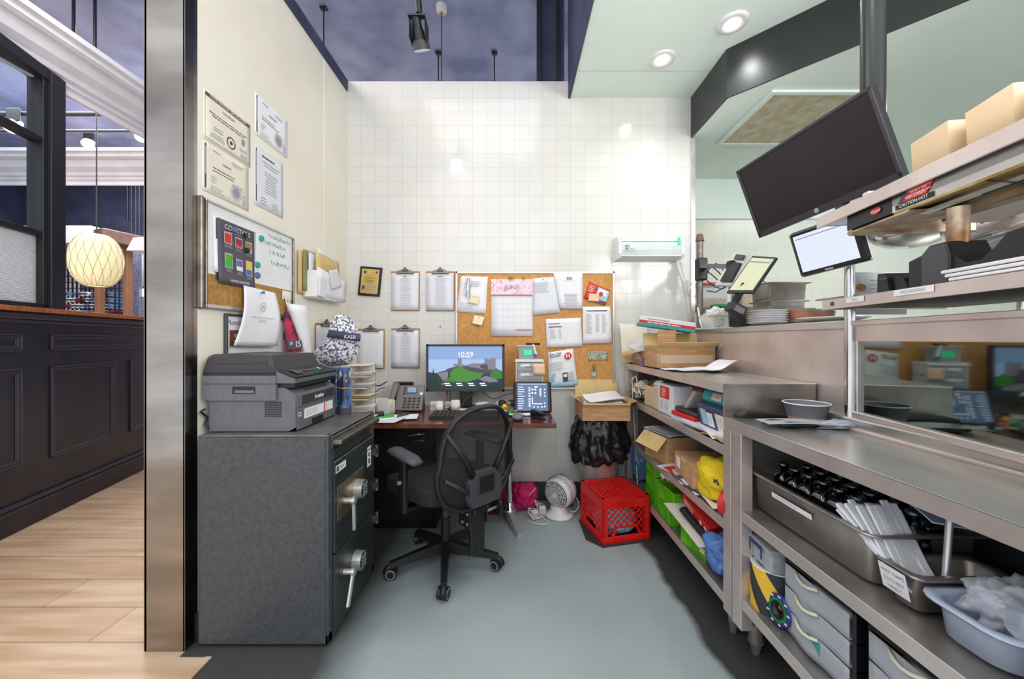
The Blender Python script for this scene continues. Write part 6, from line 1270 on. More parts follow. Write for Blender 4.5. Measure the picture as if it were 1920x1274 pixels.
# boxes on the upper shelf (lying clamshell cartons)
def carton(x, y, w_, h_, d_, rz, lb, z=1.7225):
    T = TP @ TM((x, y, z), rz); m = M(T); k = h_*.5
    m.add([(-d_/2, -w_/2, 0), (d_/2, -w_/2, 0), (d_/2, w_/2, 0), (-d_/2, w_/2, 0), (-d_/2-.02, -w_/2-.02, k), (d_/2+.02, -w_/2-.02, k), (d_/2+.02, w_/2+.02, k), (-d_/2-.02, w_/2+.02, k), (-d_/2+.01, -w_/2+.01, h_), (d_/2-.01, -w_/2+.01, h_), (d_/2-.01, w_/2-.01, h_), (-d_/2+.01, w_/2-.01, h_)],
          [[0, 3, 2, 1], [8, 9, 10, 11]]+[[a+i, a+(i+1) % 4, a+4+(i+1) % 4, a+4+i] for a in (0, 4) for i in range(4)], 'box_beige'); tag(m.build('takeout_box'), lb, 'box', 'beige boxes on the upper overshelf')
def box_on(px0, px1, ytop, lb, dep=.10):
    pass
m = M(TP)
for i, (ya, yb, h, lb) in enumerate(((-.402, -.295, .105, 'beige box nearest the big monitor on the upper overshelf'), (-.55, -.448, .105, 'middle one of the beige boxes on the upper overshelf'), (-.70, -.60, .105, 'beige box at the right frame edge on the upper overshelf'))):
    m = M(TP); x = -.030; z = 1.7225; s_ = .002
    a = [(x, ya, z), (x, yb, z), (x+.15, yb, z), (x+.15, ya, z)]; b_ = [(x-.004, ya-.0, z+h), (x-.004, yb+s_, z+h*.93), (x+.155, yb+s_, z+h*.93), (x+.155, ya-.0, z+h)]
    m.add(a+b_, [[0, 3, 2, 1], [4, 5, 6, 7], [0, 1, 5, 4], [1, 2, 6, 5], [2, 3, 7, 6], [3, 0, 4, 7]], 'box_beige'); o = m.build('cardboard_box'); tag(o, lb, 'box', 'beige boxes on the upper overshelf')
t2 = M(TP); t2.box(-.02, .03, -.115, -.085, 1.7225, 1.7545, 'white_plastic', .006, 2); tag(t2.build('sensor'), 'small white device on the upper overshelf between monitor and beige box', 'sensor')

# ---------------------------------------------------------------- things on the middle overshelf
def prismP(poly, y0, y1, mt): m = M(TP); m.prism(poly, 'Y', y0, y1, mt); return m
ZM = 1.3975
t = thing('card_terminal', 'small black terminal leftmost on the middle overshelf', 'terminal', TP @ V((0, -.2, ZM)))
m = M(TP); m.prism([(-.215, ZM), (-.165, ZM), (-.168, ZM+.065), (-.200, ZM+.062)], 'X', -.03, .07, 'black_plastic'); m.build('body', t); m = M(TP); m.prism([(-.27, ZM), (-.216, ZM), (-.216, ZM+.055), (-.25, ZM+.04)], 'X', -.02, .06, 'printer_black'); m.build('holder', t)
m = M(TP); m.box(-.032, -.029, -.205, -.18, ZM+.045, ZM+.047, 'grey_plastic'); m.build('slot', t)
m = M(TP); m.box(.02, .06, -.345, -.27, ZM, ZM+.03, 'green_plastic', .004); tag(m.build('note_pad'), 'light green pad between the black devices on the overshelf', 'notepad')
t = thing('tape_dispenser', 'large black curved weighted dispenser in the middle of the overshelf', 'dispenser', TP @ V((0, -.5, ZM)))
prof = [(-.295, ZM), (-.295, ZM+.078), (-.335, ZM+.088), (-.36, ZM+.11), (-.41, ZM+.11), (-.43, ZM+.068), (-.455, ZM+.045), (-.49, ZM+.045), (-.52, ZM+.068), (-.545, ZM+.095), (-.59, ZM+.10), (-.615, ZM+.08), (-.64, ZM+.045), (-.64, ZM)]
m = M(TP); m.prism(prof, 'X', -.04, .045, 'black_plastic'); m.build('body', t); m = M(TP); m.prism([(-.345, ZM), (-.345, ZM+.085), (-.365, ZM+.105), (-.408, ZM+.105), (-.418, ZM+.07), (-.418, ZM)], 'X', -.048, -.040, 'dark_grey'); m.build('side_plate', t)
m = M(TP); m.blob((.09, -.44, ZM+.03), (.07, .10, .05), 'skyblue', .1, 3, 2, 3, .9); tag(m.build('cloth'), 'pale blue cloth tucked behind the large black dispenser', 'cloth')
t = thing('receipt_printer', 'black receipt printer on the right end of the middle overshelf', 'printer', TP @ V((0, -.7, ZM)))
m = M(TP); m.box(.0, .12, -.80, -.64, ZM+.045, ZM+.085, 'black_plastic', .008, 2); m.build('body', t); m = M(TP); m.box(.0, .12, -.80, -.65, ZM, ZM+.045, 'rusty_steel', .004); m.build('base', t)
t = M(TP)
for k in range(3): t.box(-.058, .05, -1.1, -.43+.01*k, ZM+.0015+k*.011, ZM+.010+k*.011, 'white_plastic', .002)
tag(t.build('tray_stack'), 'stack of flat white trays over the front lip of the middle overshelf', 'trays')
# clear plastic lid box behind
t = thing('clear_food_container', 'long clear plastic container behind the black devices on the overshelf', 'container', TP @ V((.2, -.5, ZM)))
m = M(TP); m.box(.14, .30, -.95, -.30, ZM+.003, ZM+.13, 'clear_plastic', .02, 3); m.build('body', t); m = M(TP); m.box(.12, .32, -.97, -.27, ZM+.13, ZM+.138, 'clear_plastic', .003); m.build('lid', t)
# steel bowls hanging behind
def bowl(c, r, h, lb, rz=0, mt='chrome', tilt=-8, nm='metal_bowl'):
    T = TM(c, rz, tilt); m = M(T); pr = []
    for i in range(13): a = R(90*i/12); pr.append((r*math.sin(a)*.98, h*(1-math.cos(a))))
    pr2 = [(p[0]*.985, p[1]+.003) for p in pr[::-1]]; m.lathe(pr+[(r+.006, h+.002), (r+.006, h+.006), (r-.002, h+.006)]+pr2, (0, 0, 0), mt, 48); return tag(m.build(nm), lb, 'bowl', 'steel bowls behind the heat lamp')
a = P(1722, 452, 1.55); bowl((a.x, a.y, a.z-.02), .165, .11, 'left steel mixing bowl, the lower one seen under the heat lamp', mt='chrome')
bowl((a.x-.02, a.y+.02, a.z+.035), .165, .11, 'left steel mixing bowl, upper one nested in the lower one')
a = P(1905, 455, 1.30); bowl((a.x, a.y, a.z-.02), .17, .12, 'right steel mixing bowl at the frame edge, upper one'); bowl((a.x+.04, a.y-.01, a.z-.07), .16, .09, 'right glassy steel bowl at the frame edge, lower one')
m = M(); q = P(1722, 500, 1.55); m.box(1.56, 2.6, 1.30, 1.95, 1.448, 1.456, 'steel_worn', .002); 
for x, y in ((1.60, 1.90), (2.55, 1.90), (2.55, 1.34)): m.cyl((x, y, 1.0), (x, y, 1.45), .014, 'chrome', n=14)
tag(m.build('rear_rack'), 'steel rack shelf behind the pass carrying the mixing bowls', 'rack')
# poster board with food picture behind the posts
t = thing('laminated_menu_sheet', 'laminated sheet with a round dish picture behind the card terminal', 'poster', P(1640, 580, 1.75)); f = Fr(P(1600, 511, 1.80), P(1700, 511, 1.80), P(1700, 590, 1.80), P(1600, 590, 1.80))
m = M(); m.sheet(lambda u, v: f.p(u, v), 'paper_b', 2, 2, .003); m.build('sheet', t); m = M(); disc(m, f, .13, .36, .024, 'orange_red', .004, 20, .7); lines(m, f, .3, .9, .15, .85, 7, 'ink_pale', .2, 2, d=.004); m.build('print', t)

# ---------------------------------------------------------------- tilted monitor and touch screen
def screenq(tl, tr, br, bl): return Fr(tl, tr, br, bl)
TLm, TRm = P(1381, 322, 1.80), P(1633, 160, 1.28); u_ = (TRm-TLm).normalized(); hgt = .335
vv = V((.10, -.0085+.02, -.316)); vv = (vv-u_*vv.dot(u_)).normalized()
f = Fr(TLm, TRm, TRm+vv*hgt, TLm+vv*hgt)
t = thing('tilted_monitor', 'large black blank monitor tilted down over the kitchen pass', 'monitor', f.p(.5, 1))
m = M(); fbox(m, f, 0, 1, 0, 1, -.035, 0, 'black_plastic', .004)
for q in ((0, 1, 0, .035), (0, 1, .92, 1), (0, .022, 0, 1), (.978, 1, 0, 1)): fbox(m, f, *q, 0, .006, 'printer_dark', .001)
m.build('housing', t)
mat('dead_screen', '#2b2428', .28, col2='#241e22', scale=3)
m = M(); rect(m, f, .022, .978, .035, .92, 'dead_screen', .001); m.build('screen', t)
m = M(); disc(m, f, .49, .955, .009, 'ink_pale', .0065, 20); m.build('logo_disc', t); text('hp', f, .49, .955, .011, 'ink', t, d=.007)
m = M(); c = f.p(.55, .45, -.03); m.bar(c, (1.40, 1.49, c.z+.05), .06, .05, 'black_plastic'); m.build('mount_arm', t)
m = M(); c = f.p(.58, .9, -.045); m.bar(c, f.p(.62, 1.16, -.05), .09, .02, 'black_plastic'); m.build('link_plate', t)
a, b = P(1477, 440, 1.775), P(1607, 395, 1.56); u_ = (b-a).normalized(); c = P(1500, 521, 1.775)-a; c = (c-u_*c.dot(u_)).normalized()
f = Fr(a, b, b+c*.212, a+c*.212)
t = thing('touch_screen', 'smaller tilted touch screen with bright white display under the big monitor', 'touch screen', f.p(.5, 1))
m = M(); fbox(m, f, 0, 1, 0, 1, -.022, 0, 'black_plastic', .012); fbox(m, f, -.01, 1.01, -.012, 1.012, -.028, -.014, 'alu', .012); m.build('housing', t)
m = M(); rect(m, f, .06, .88, .10, .90, 'screen_white', .0015); rect(m, f, .08, .80, .17, .185, 'ink_light', .002); m.build('screen', t); text('givex', f, .44, .955, .015, 'paper', t, d=.002, bold=.0003)

# ---------------------------------------------------------------- things on the steel ledge beyond
ZL = 1.323
def plate(x, y, r, lb, z, mt='plate_white', rim='plate_orange', n=6, grp=None):
    for k in range(n):
        zz = z+k*.0115; t = thing('plate', lb % ['lowest', 'second lowest', 'third from the bottom', 'third from the top', 'second from the top', 'topmost'][k] if n == 6 else lb, 'plate', (x, y, zz), group=grp)
        m = M(); m.lathe([(0, zz), (r*.6, zz), (r*.95, zz+.012), (r, zz+.016), (r*.95, zz+.018), (r*.6, zz+.004), (0, zz+.004)], (x+.003*math.sin(k*2), y, 0), 'plate_white', 40, sq=.55); m.build('dish', t)
        m = M(); m.lathe([(r*.985, zz+.0135), (r*1.004, zz+.0155), (r*1.004, zz+.0175), (r*.98, zz+.019)], (x+.003*math.sin(k*2), y, 0), rim, 40, sq=.55); m.build('rim', t)
plate(1.312, 1.95, .078, '%s plate of the left stack with pale blue rims on the ledge', ZL, rim='ink_pale', grp='left plate stack on the ledge')
plate(1.502, 1.95, .108, '%s plate of the right stack with orange rims on the ledge', ZL, grp='right plate stack on the ledge')
m = M(); m.lathe([(0, ZL), (.06, ZL), (.13, ZL+.02), (.128, ZL+.023), (.06, ZL+.004), (0, ZL+.004)], (1.40, 1.66, 0), 'plate_white', 40); tag(m.build('plate'), 'single white shallow plate on the ledge in front of the orange rimmed stack', 'plate')
def gn(name, lb, x0, x1, y0, y1, z, h, mt='dull_metal', cat='pan', T=None, th=.003, r=.03, par=None, grp=None):
    m = M(T); N = 8
    def loop(i, z_, rr):
        out = []; a0, a1, b0, b1 = x0+i, x1-i, y0+i, y1-i
        for cx, cy, s0 in ((a1-rr, b1-rr, 0), (a0+rr, b1-rr, 90), (a0+rr, b0+rr, 180), (a1-rr, b0+rr, 270)):
            for k in range(5): g = R(s0+90*k/4); out.append(V((cx+rr*math.cos(g), cy+rr*math.sin(g), z_)))
        return out
    L = [loop(.035, z, r*.6), loop(.012, z+.012, r), loop(.006, z+h-.006, r), loop(.004, z+h-.003, r), loop(-.012, z+h, r*1.1), loop(-.013, z+h-.004, r*1.1), loop(-.013, z+h+.001, r*1.1), loop(.006, z+h+.001, r), loop(.009, z+h-.006, r), loop(.015, z+.014, r), loop(.037, z+.003, r*.6)]
    n = 20; vs = [p for l in L for p in l]; fs = [[a*n+k, a*n+(k+1) % n, (a+1)*n+(k+1) % n, (a+1)*n+k] for a in range(len(L)-1) for k in range(n)]+[list(range(n))[::-1], [(len(L)-1)*n+k for k in range(n)]]
    m.add(vs, fs, mt, True); o = m.build(name, par); return tag(o, lb, cat, grp) if par is None else o
gn('steel_pan', 'lower one of two nested grey steel pans behind the plates', 1.535, 1.765, 2.25, 2.45, 1.333, .15, 'steel_worn')
gn('steel_pan', 'upper one of two nested grey steel pans behind the plates', 1.53, 1.77, 2.245, 2.455, 1.44, .15, 'steel_worn')
m = M(); m.box(1.685, 2.9, 2.05, 3.3, 1.305, 1.332, 'steel', .003); 
for x, y in ((1.72, 3.25), (2.85, 3.25), (2.85, 2.1)): m.box(x-.02, x+.02, y-.02, y+.02, 0, 1.306, 'steel_worn')
tag(m.build('kitchen_table'), 'high steel kitchen table behind the pass ledge', 'table')
def tub(x0, x1, y0, y1, z, h, lid, fill, lb):
    t = thing('food_tub', lb, 'container', ((x0+x1)/2, (y0+y1)/2, z)); m = M(); m.box(x0, x1, y0, y1, z, z+h, 'clear_plastic', .01, 2); m.build('tub', t); m = M(); m.box(x0-.008, x1+.008, y0-.008, y1+.008, z+h, z+h+.018, lid, .004, 2); m.build('lid', t)
    m = M(); m.box(x0+.008, x1-.008, y0+.008, y1-.008, z+.005, z+h*fill, 'food', .01, 2); m.build('contents', t)
tub(1.47, 1.70, 2.98, 3.16, 1.492, .19, 'red', .45, 'left clear tub with red lid and yellow food beside the steel corner'); tub(1.76, 1.93, 2.90, 3.06, 1.492, .165, 'red', .75, 'right clear tub with red lid full of speckled beans behind the order screen')
m = M(); m.box(1.44, 2.3, 2.86, 3.2, 1.470, 1.490, 'dull_metal', .002); m.box(1.44, 1.47, 3.15, 3.18, 0, 1.47, 'dull_metal'); m.box(2.25, 2.28, 3.15, 3.18, 0, 1.47, 'dull_metal'); m.box(1.44, 1.47, 3.09, 3.12, 0, 1.47, 'dull_metal'); m.box(2.25, 2.28, 2.88, 2.91, 1.332, 1.47, 'dull_metal'); tag(m.build('tub_shelf'), 'dull metal shelf carrying the red lidded tubs in the kitchen', 'shelf')
m = M(); m.blob((1.62, 2.93, 1.51), (.16, .04, .03), 'green_dark', .1, 2, 1, 3); tag(m.build('food_cover'), 'green cover lying against the left tub', 'lid')
t = thing('napkin_tub', 'white speckled tub of napkins and straws on the ledge by the steel corner', 'tub', (1.36, 2.6, ZL))
m = M(); m.prism([(1.31, ZL), (1.46, ZL), (1.475, ZL+.085), (1.295, ZL+.085)], 'Y', 2.50, 2.62, 'plate_white'); m.build('tub', t); m = M(); m.prism([(1.292, ZL+.085), (1.478, ZL+.085), (1.478, ZL+.092), (1.292, ZL+.092)], 'Y', 2.49, 2.63, 'sticky'); m.build('rim', t)
f = Fr((1.33, 2.499, ZL+.07), (1.40, 2.499, ZL+.07), (1.40, 2.499, ZL+.01), (1.33, 2.499, ZL+.01)); m = M(); rd = random.Random(2)
for _ in range(60): disc(m, f, rd.random(), rd.random(), .0022, 'ink', .001, 6)
m.build('speckle', t); m = M(); m.blob((1.38, 2.56, ZL+.10), (.12, .09, .07), 'paper', .35, 4, 4, 4, .6); m.build('napkins', t)
# order screen on stand, second screen and arm by the steel corner
a, b, c, d_ = P(1411, 480, 2.15), P(1456, 483, 1.95), P(1411, 549, 1.95), P(1362, 549, 2.15)
u_ = (b-a).normalized(); v_ = (d_-a); v_ = (v_-u_*v_.dot(u_)); hh = v_.length*1.0; v_.normalize()
mid = a
f = Fr(a, a+u_*(b-a).length, a+u_*(b-a).length+(c-b), a+(d_-a))
t = thing('order_screen', 'slim leaning order screen with pale yellow display on the ledge', 'screen', (1.27, 2.05, ZL))
m = M(); f_ = f; 
def quadbox(m, f, u0, u1, v0, v1, d0, d1, mt):
    ps = [f.p(u, v, d) for d in (d0, d1) for u, v in ((u0, v0), (u1, v0), (u1, v1), (u0, v1))]; m.add(ps, [[0, 1, 2, 3], [4, 7, 6, 5]]+[[i, i+4, (i+1) % 4+4, (i+1) % 4] for i in range(4)], mt)
quadbox(m, f, 0, 1, 0, 1, -.012, 0, 'black_plastic'); m.build('housing', t)
m = M(); rect(m, f, .05, .95, .05, .93, 'screen_yellow', .001); rect(m, f, .08, .9, .14, .18, 'ink_light', .0015); disc(m, f, .85, .09, .008, 'led_green', .0015); m.build('screen', t)
m = M(); q = f.p(.3, 1.0, -.02); m.bar(f.p(.4, .7, -.015), (q.x, q.y+.03, ZL+.12), .05, .02, 'black_plastic'); m.bar((q.x, q.y+.03, ZL+.12), (q.x-.01, q.y-.0, ZL), .05, .03, 'black_plastic'); m.prism([(q.x-.01, ZL), (q.x+.17, ZL), (q.x+.14, ZL+.10), (q.x+.02, ZL+.10)], 'Y', 2.08, 2.14, 'dull_metal'); m.build('stand', t)
m = M(); q = P(1380, 580, 1.98); m.cbox(q, (.085, .06, .05), 'printer_black', .006, 2, Matrix.Rotation(R(25), 4, 'Y')); m.cbox(q+V((.0, -.031, -.005)), (.05, .002, .03), 'grey_plastic', 0, 1, Matrix.Rotation(R(25), 4, 'Y')); tag(m.build('barcode_scanner'), 'small black scanner under the order screen', 'scanner')
t = thing('screen_stand', 'dark pole with jointed arm holding the back screen, beside the steel corner', 'stand', P(1313, 560, 2.75))
m = M(); q = P(1312, 445, 2.72); m.cyl((q.x, 2.72, 1.335), (q.x, 2.72, q.z), .022, 'dull_metal'); m.cyl((q.x, 2.72, q.z-.03), (q.x, 2.72, q.z+.02), .03, 'brown_wood', .02); m.build('pole', t)
m = M(); e = P(1374, 500, 2.33); m.bar((q.x, 2.72, 1.78), e, .05, .03, 'grey_plastic'); m.cbox((q.x+.0, 2.70, 1.75), (.07, .06, .16), 'printer_black', .01, 2); m.cbox(e, (.06, .05, .07), 'printer_black', .008, 2); m.build('arm', t)
m = M(); rd = random.Random(4)
for k in range(5):
    p = V((q.x+.03, 2.68, 1.72)); m.tube([p+V((.25*i/7*(.5+.2*k), -.2*i/7, .06*math.sin(i*.9+k)-.02*k)) for i in range(8)], .004, 'black_plastic', 5)
m.build('cables', t)
f = Fr(P(1376, 474, 2.35), P(1402, 477, 2.2), P(1372, 535, 2.25), P(1340, 535, 2.4)); t = thing('back_screen', 'second slim screen seen edge on behind the order screen', 'screen', P(1370, 535, 2.3))
m = M(); quadbox(m, f, 0, 1, 0, 1, -.02, 0, 'alu'); m.build('housing', t); m = M(); quadbox(m, f, .3, .95, .3, .9, 0, .012, 'printer_black'); quadbox(m, f, .35, .9, .05, .2, 0, .01, 'dark_grey'); m.build('rear_plate', t)
m = M(); m.tube([P(1303, 555, 2.85), P(1309, 580, 2.7), P(1313, 604, 2.6), P(1317, 617, 2.55)], .006, 'cable_white'); tag(m.build('white_cable'), 'white cable dropping past the steel corner onto the ledge', 'cable')
# ================================================================ things on the tall unit's worktop
ZT = 1.0705
# big open carton
t = openbox('cardboard_box', 'big open taped cardboard box on the tall steel unit', .880, 1.235, 2.30, 2.52, ZT+.006, ZT+.135, None, (('b', 75, .09), ('r', 60, .085), ('f', 22, .075)))
m = M(); q = [V((.88, 2.30, ZT+.14)), V((.99, 2.30, ZT+.14)), V((.988, 2.285, ZT+.235)), V((.882, 2.29, ZT+.235))]; m.sheet(lambda u, v: q[0].lerp(q[1], u).lerp(q[3].lerp(q[2], u), v), 'cardboard', 2, 2, .004, None, False); m.build('flap', t)
m = M(); m.box(.9, 1.22, 2.2975, 2.2995, ZT+.035, ZT+.085, 'tape'); m.build('packing_tape', t)
t = thing('flat_product_box', 'flat white box with red and teal edge, leaning on top of the big carton', 'box', (1.0, 2.45, 1.27)); T = TM((1.03, 2.56, 1.36), -14, 0, 9)
m = M(T); m.box(-.17, .17, -.12, .12, -.022, .022, 'white_plastic', .002); m.box(-.171, .171, -.1212, -.119, -.022, -.004, 'red'); m.box(-.171, .171, -.1214, -.119, -.040, -.022, 'teal'); m.box(-.17, .17, -.12, .12, -.040, -.022, 'teal'); m.build('box', t)
fp = Fr(T @ V((-.17, -.1215, .020)), T @ V((.17, -.1215, .020)), T @ V((.17, -.1215, -.022)), T @ V((-.17, -.1215, -.022))); m = M(); lines(m, fp, .15, .7, .1, .45, 1, 'ink_light', .4, 4); lines(m, fp, .15, .85, .66, .95, 1, 'paper', .5, 5, d=.002); m.build('print', t)
m = M(); T = TM((1.12, 2.70, 1.20), 20); m.T = T; m.box(-.13, .05, -.02, .06, -.12, .08, 'paper_cream', .004); tag(m.build('paper_bag'), 'folded cream paper bundle behind the big carton', 'bag')
for i, (x, y, z, a, rx, mt, w_, h_, lb) in enumerate(((.93, 2.84, 1.08, 6, 78, 'paper_cream', .22, .30, 'tall cream envelope leaning on the tiles behind the boxes'), (.90, 2.78, 1.08, -12, 60, 'cardboard_in', .18, .16, 'tan envelope leaning left behind the steel unit corner'), (.97, 2.66, 1.13, 15, 40, 'paper', .17, .15, 'crumpled white receipt sheet behind the carton, upper'), (.93, 2.60, 1.12, -10, 30, 'paper_b', .15, .12, 'crumpled pale sheet in the small carton, lower'))):
    T = TM((x, y, z), a, rx); m = M(T); m.sheet(lambda u, v: ((u-.5)*w_, v*h_, .02*math.sin(4*u+3*v+i)*(.3+v)), mt, 10, 10, .002); o = m.build('envelope' if i < 2 else 'paper_sheet'); tag(o, lb, 'paper')
t = openbox('cardboard_box', 'smaller open carton at the far end of the tall unit against the tiles', .895, 1.03, 2.58, 2.80, ZT+.001, ZT+.10, None, (('l', -10, .09), ('b', 60, .05)))
m = M(); m.blob((1.07, 2.6, ZT+.028), (.07, .06, .055), 'white_plastic', .2, 2, 3, 3, .9); tag(m.build('plastic_cup'), 'pale plastic pot in front of the smaller carton', 'pot')
m = M(); m.box(.873, .885, 2.535, 2.575, ZT, ZT+.055, 'purple', .003); m.box(.885, .925, 2.53, 2.572, ZT, ZT+.045, 'navy_case', .003); tag(m.build('small_box'), 'small blue grey box left of the big carton', 'box')
m = M(); m.lathe([(0, ZT), (.025, ZT), (.025, ZT+.03), (0, ZT+.03)], (.953, 2.555, 0), 'kraft', 20); m.lathe([(0, ZT+.03), (.022, ZT+.03), (.018, ZT+.05), (0, ZT+.05)], (.953, 2.555, 0), 'purple', 20); tag(m.build('spool'), 'small tan and purple spool left of the big carton', 'spool')
cable([(.868, 2.86, 1.02), (.870, 2.84, 1.06), (.89, 2.80, 1.08), (.93, 2.72, 1.08)], .004, 'ink', 'black_strap', 'black strap hanging over the far corner of the tall unit')
for i, (x, y, a, w_, h_, c_) in enumerate(((1.04, 2.20, -8, .32, .13, .012), (1.06, 2.16, 12, .30, .15, .02), (1.02, 2.13, -14, .26, .12, .006), (1.13, 2.10, 20, .2, .12, .04))):
    T = TM((x, y, ZT+.002+.003*i), a); m = M(T); m.sheet(lambda u, v: ((u-.5)*w_, (v-.5)*h_, .003+c_*abs(math.sin(2.2*u+i))*max(0, u-.3)*2), 'paper', 12, 6, .0015); tag(m.build('paper_sheet'), ['lowest long sheet of the loose papers on the tall unit', 'curled wide sheet of the loose papers on the tall unit', 'front left sheet of the loose papers on the tall unit', 'right curled up corner sheet of the loose papers on the tall unit'][i], 'paper')
# ---------------------------------------------------------------- upper shelf of the tall unit (z .815)
Z = .8155
def bx(name, lb, cat, x0, x1, y0, y1, z0, z1, mt, b=.003, T=None, grp=None, seg=1): m = M(T); m.box(x0, x1, y0, y1, z0, z1, mt, b, seg); return tag(m.build(name), lb, cat, grp)
t = thing('wire_basket', 'black wire basket of craft oddments at the far end of the upper shelf', 'basket', (.97, 2.74, Z))
m = M()
for z in (.01, .05, .09): m.tube([(.89, 2.60, Z+z), (1.08, 2.60, Z+z), (1.08, 2.86, Z+z), (.89, 2.86, Z+z)], .003, 'black_plastic', 6, True)
for y in (2.60, 2.64, 2.68, 2.72, 2.76, 2.80, 2.86): m.cyl((.89, y, Z), (.89, y, Z+.09), .002, 'black_plastic', n=6)
m.build('basket', t)
m = M(); m.blob((.97, 2.73, Z+.07), (.16, .22, .12), 'paper_cream', .3, 4, 3, 4, .9, clip=(.885, 1.1, 2.62, 2.85, Z+.005, Z+.19)); tag(m.build('rope_bundle'), 'cream and blue bundle piled in the wire basket', 'bundle')
cable(tangle((.90, 2.70), .012, .05, .0, 4, 2)+[V((.885, 2.78, Z+.06)), V((.88, 2.74, Z+.15)), V((.885, 2.70, Z+.17)), V((.882, 2.66, Z+.12)), V((.885, 2.60, Z+.05))], .004, 'cable_white', 'rope', 'white rope draped over the wire basket')
bx('carton', 'brown printed carton on the upper shelf left of the red printed box', 'box', .895, 1.05, 2.34, 2.56, Z, Z+.13, 'box_beige')
m = M(); m.blob((.97, 2.38, Z+.15), (.13, .16, .07), 'paper_cream', .3, 4, 6, 4, .9); tag(m.build('wood_wool'), 'pale crumpled filling spilling over the brown carton', 'packing')
m = M(); m.tube([(.90, 2.50, Z+.14), (.92, 2.40, Z+.175), (.98, 2.25, Z+.185), (1.06, 2.15, Z+.18)], .010, 'black_plastic', 8); tag(m.build('black_strap'), 'curved black strap across the top of the brown carton', 'strap')
t = thing('printed_box', 'white box with red printed panel on the upper shelf', 'box', (.95, 2.2, Z)); m = M(); m.box(.892, 1.06, 2.10, 2.315, Z, Z+.172, 'paper_b', .003); m.build('box', t)
f = Fr((.8915, 2.30, Z+.165), (.8915, 2.12, Z+.165), (.8915, 2.12, Z+.01), (.8915, 2.30, Z+.01)); m = M(); rect(m, f, .1, .85, .03, .48, 'red', .0006); lines(m, f, .25, .7, .1, .42, 4, 'paper', .4, 3, d=.0012); lines(m, f, .1, .4, .6, .9, 6, 'ink_light', .3, 4, d=.0008); lines(m, f, .5, .8, .6, .9, 6, 'ink_light', .3, 5, d=.0008); m.build('print', t)
bx('red_box', 'dark red box at the back of the upper shelf behind the silver mailer', 'box', .99, 1.14, 1.80, 2.08, Z, Z+.178, 'red_dark')
m = M(TM((.975, 1.96, Z+.10), 8, -52, 8)); m.box(-.07, .10, -.09, .09, -.012, .012, 'bubble', .01, 2); tag(m.build('bubble_mailer'), 'silver grey bubble mailer leaning in the middle of the upper shelf', 'mailer')
m = M(TM((.93, 1.96, Z), 3)); m.box(-.045, .14, -.10, .13, .0, .028, 'paper_b', .002); tag(m.build('white_box'), 'flat white box lowest under the red case', 'box')
m = M(TM((.93, 1.97, Z+.029), 8)); m.box(-.05, .13, -.10, .10, .0, .022, 'red', .004, 2); tag(m.build('red_case'), 'flat red case under the black tray on the upper shelf', 'case')
m = M(TM((.94, 1.96, Z+.052), 5)); m.box(-.05, .13, -.10, .10, .0, .022, 'dark_grey', .008, 2); m.box(-.05, .13, -.09, .09, .022, .026, 'printer_black', .002); tag(m.build('black_tray'), 'black tray on top of the flat red case', 'tray')
t = thing('teal_pouch', 'teal zip pouch with a pale label at the near end of the upper shelf', 'pouch', (1.0, 1.68, Z+.1)); T = TM((.955, 1.70, Z+.165), 0, 0, 18)
m = M(T); m.box(-.03, .15, -.12, .15, -.034, .034, 'teal', .022, 4); m.build('pouch', t); f = Fr(T @ V((-.0305, .06, .014)), T @ V((-.0305, -.04, .014)), T @ V((-.0305, -.04, -.018)), T @ V((-.0305, .06, -.018))); m = M(); rect(m, f, .1, .9, 0, 1, 'peach_note', .001); lines(m, f, .2, .8, .2, .8, 2, 'ink_light', .3, 2, d=.002); m.build('label', t)
t = thing('navy_case', 'navy blue zip case with two pale notes at the near end of the upper shelf', 'case', (.95, 1.68, Z)); T = TM((.93, 1.70, Z+.072), 0, 0, -14)
m = M(T); m.box(-.022, .022, -.125, .15, -.068, .06, 'navy_case', .010, 2); m.box(-.02, .10, -.125, .13, .055, .062, 'navy_case', .003); m.build('case', t)
f = Fr(T @ V((-.0225, .12, .05)), T @ V((-.0225, -.12, .05)), T @ V((-.0225, -.12, -.06)), T @ V((-.0225, .12, -.06))); m = M(); rect(m, f, .03, .25, .05, .75, 'skyblue', .0008); rect(m, f, .26, .48, .15, .75, 'paper', .0010); rect(m, f, .58, .88, .08, .85, 'paper_cream', .0010); lines(m, f, .3, .45, .25, .65, 4, 'ink_light', .25, 3, d=.0016); lines(m, f, .62, .84, .2, .7, 5, 'ink_pale', .25, 4, d=.0016); m.build('notes', t)
for i, (y, a, c_, lb) in enumerate(((1.78, 4, .0, 'long stack of white sheets under the navy case'), (1.74, -6, .02, 'curled white sheet hanging over the upper shelf lip'), (1.66, 5, .01, 'brown printed leaflet under the white sheets at the near post'))):
    m = M(TM((.955, y, Z+.002+.004*(2-i)), a)); m.sheet(lambda u, v: ((u-.5)*.16-.005*i, (v-.5)*(.36-.1*i), .003+c_*(1-u)*math.sin(3*v)), ('paper', 'paper', 'kraft')[i], 6, 8, (.012, .002, .003)[i]); tag(m.build('paper_sheet'), lb, 'paper')
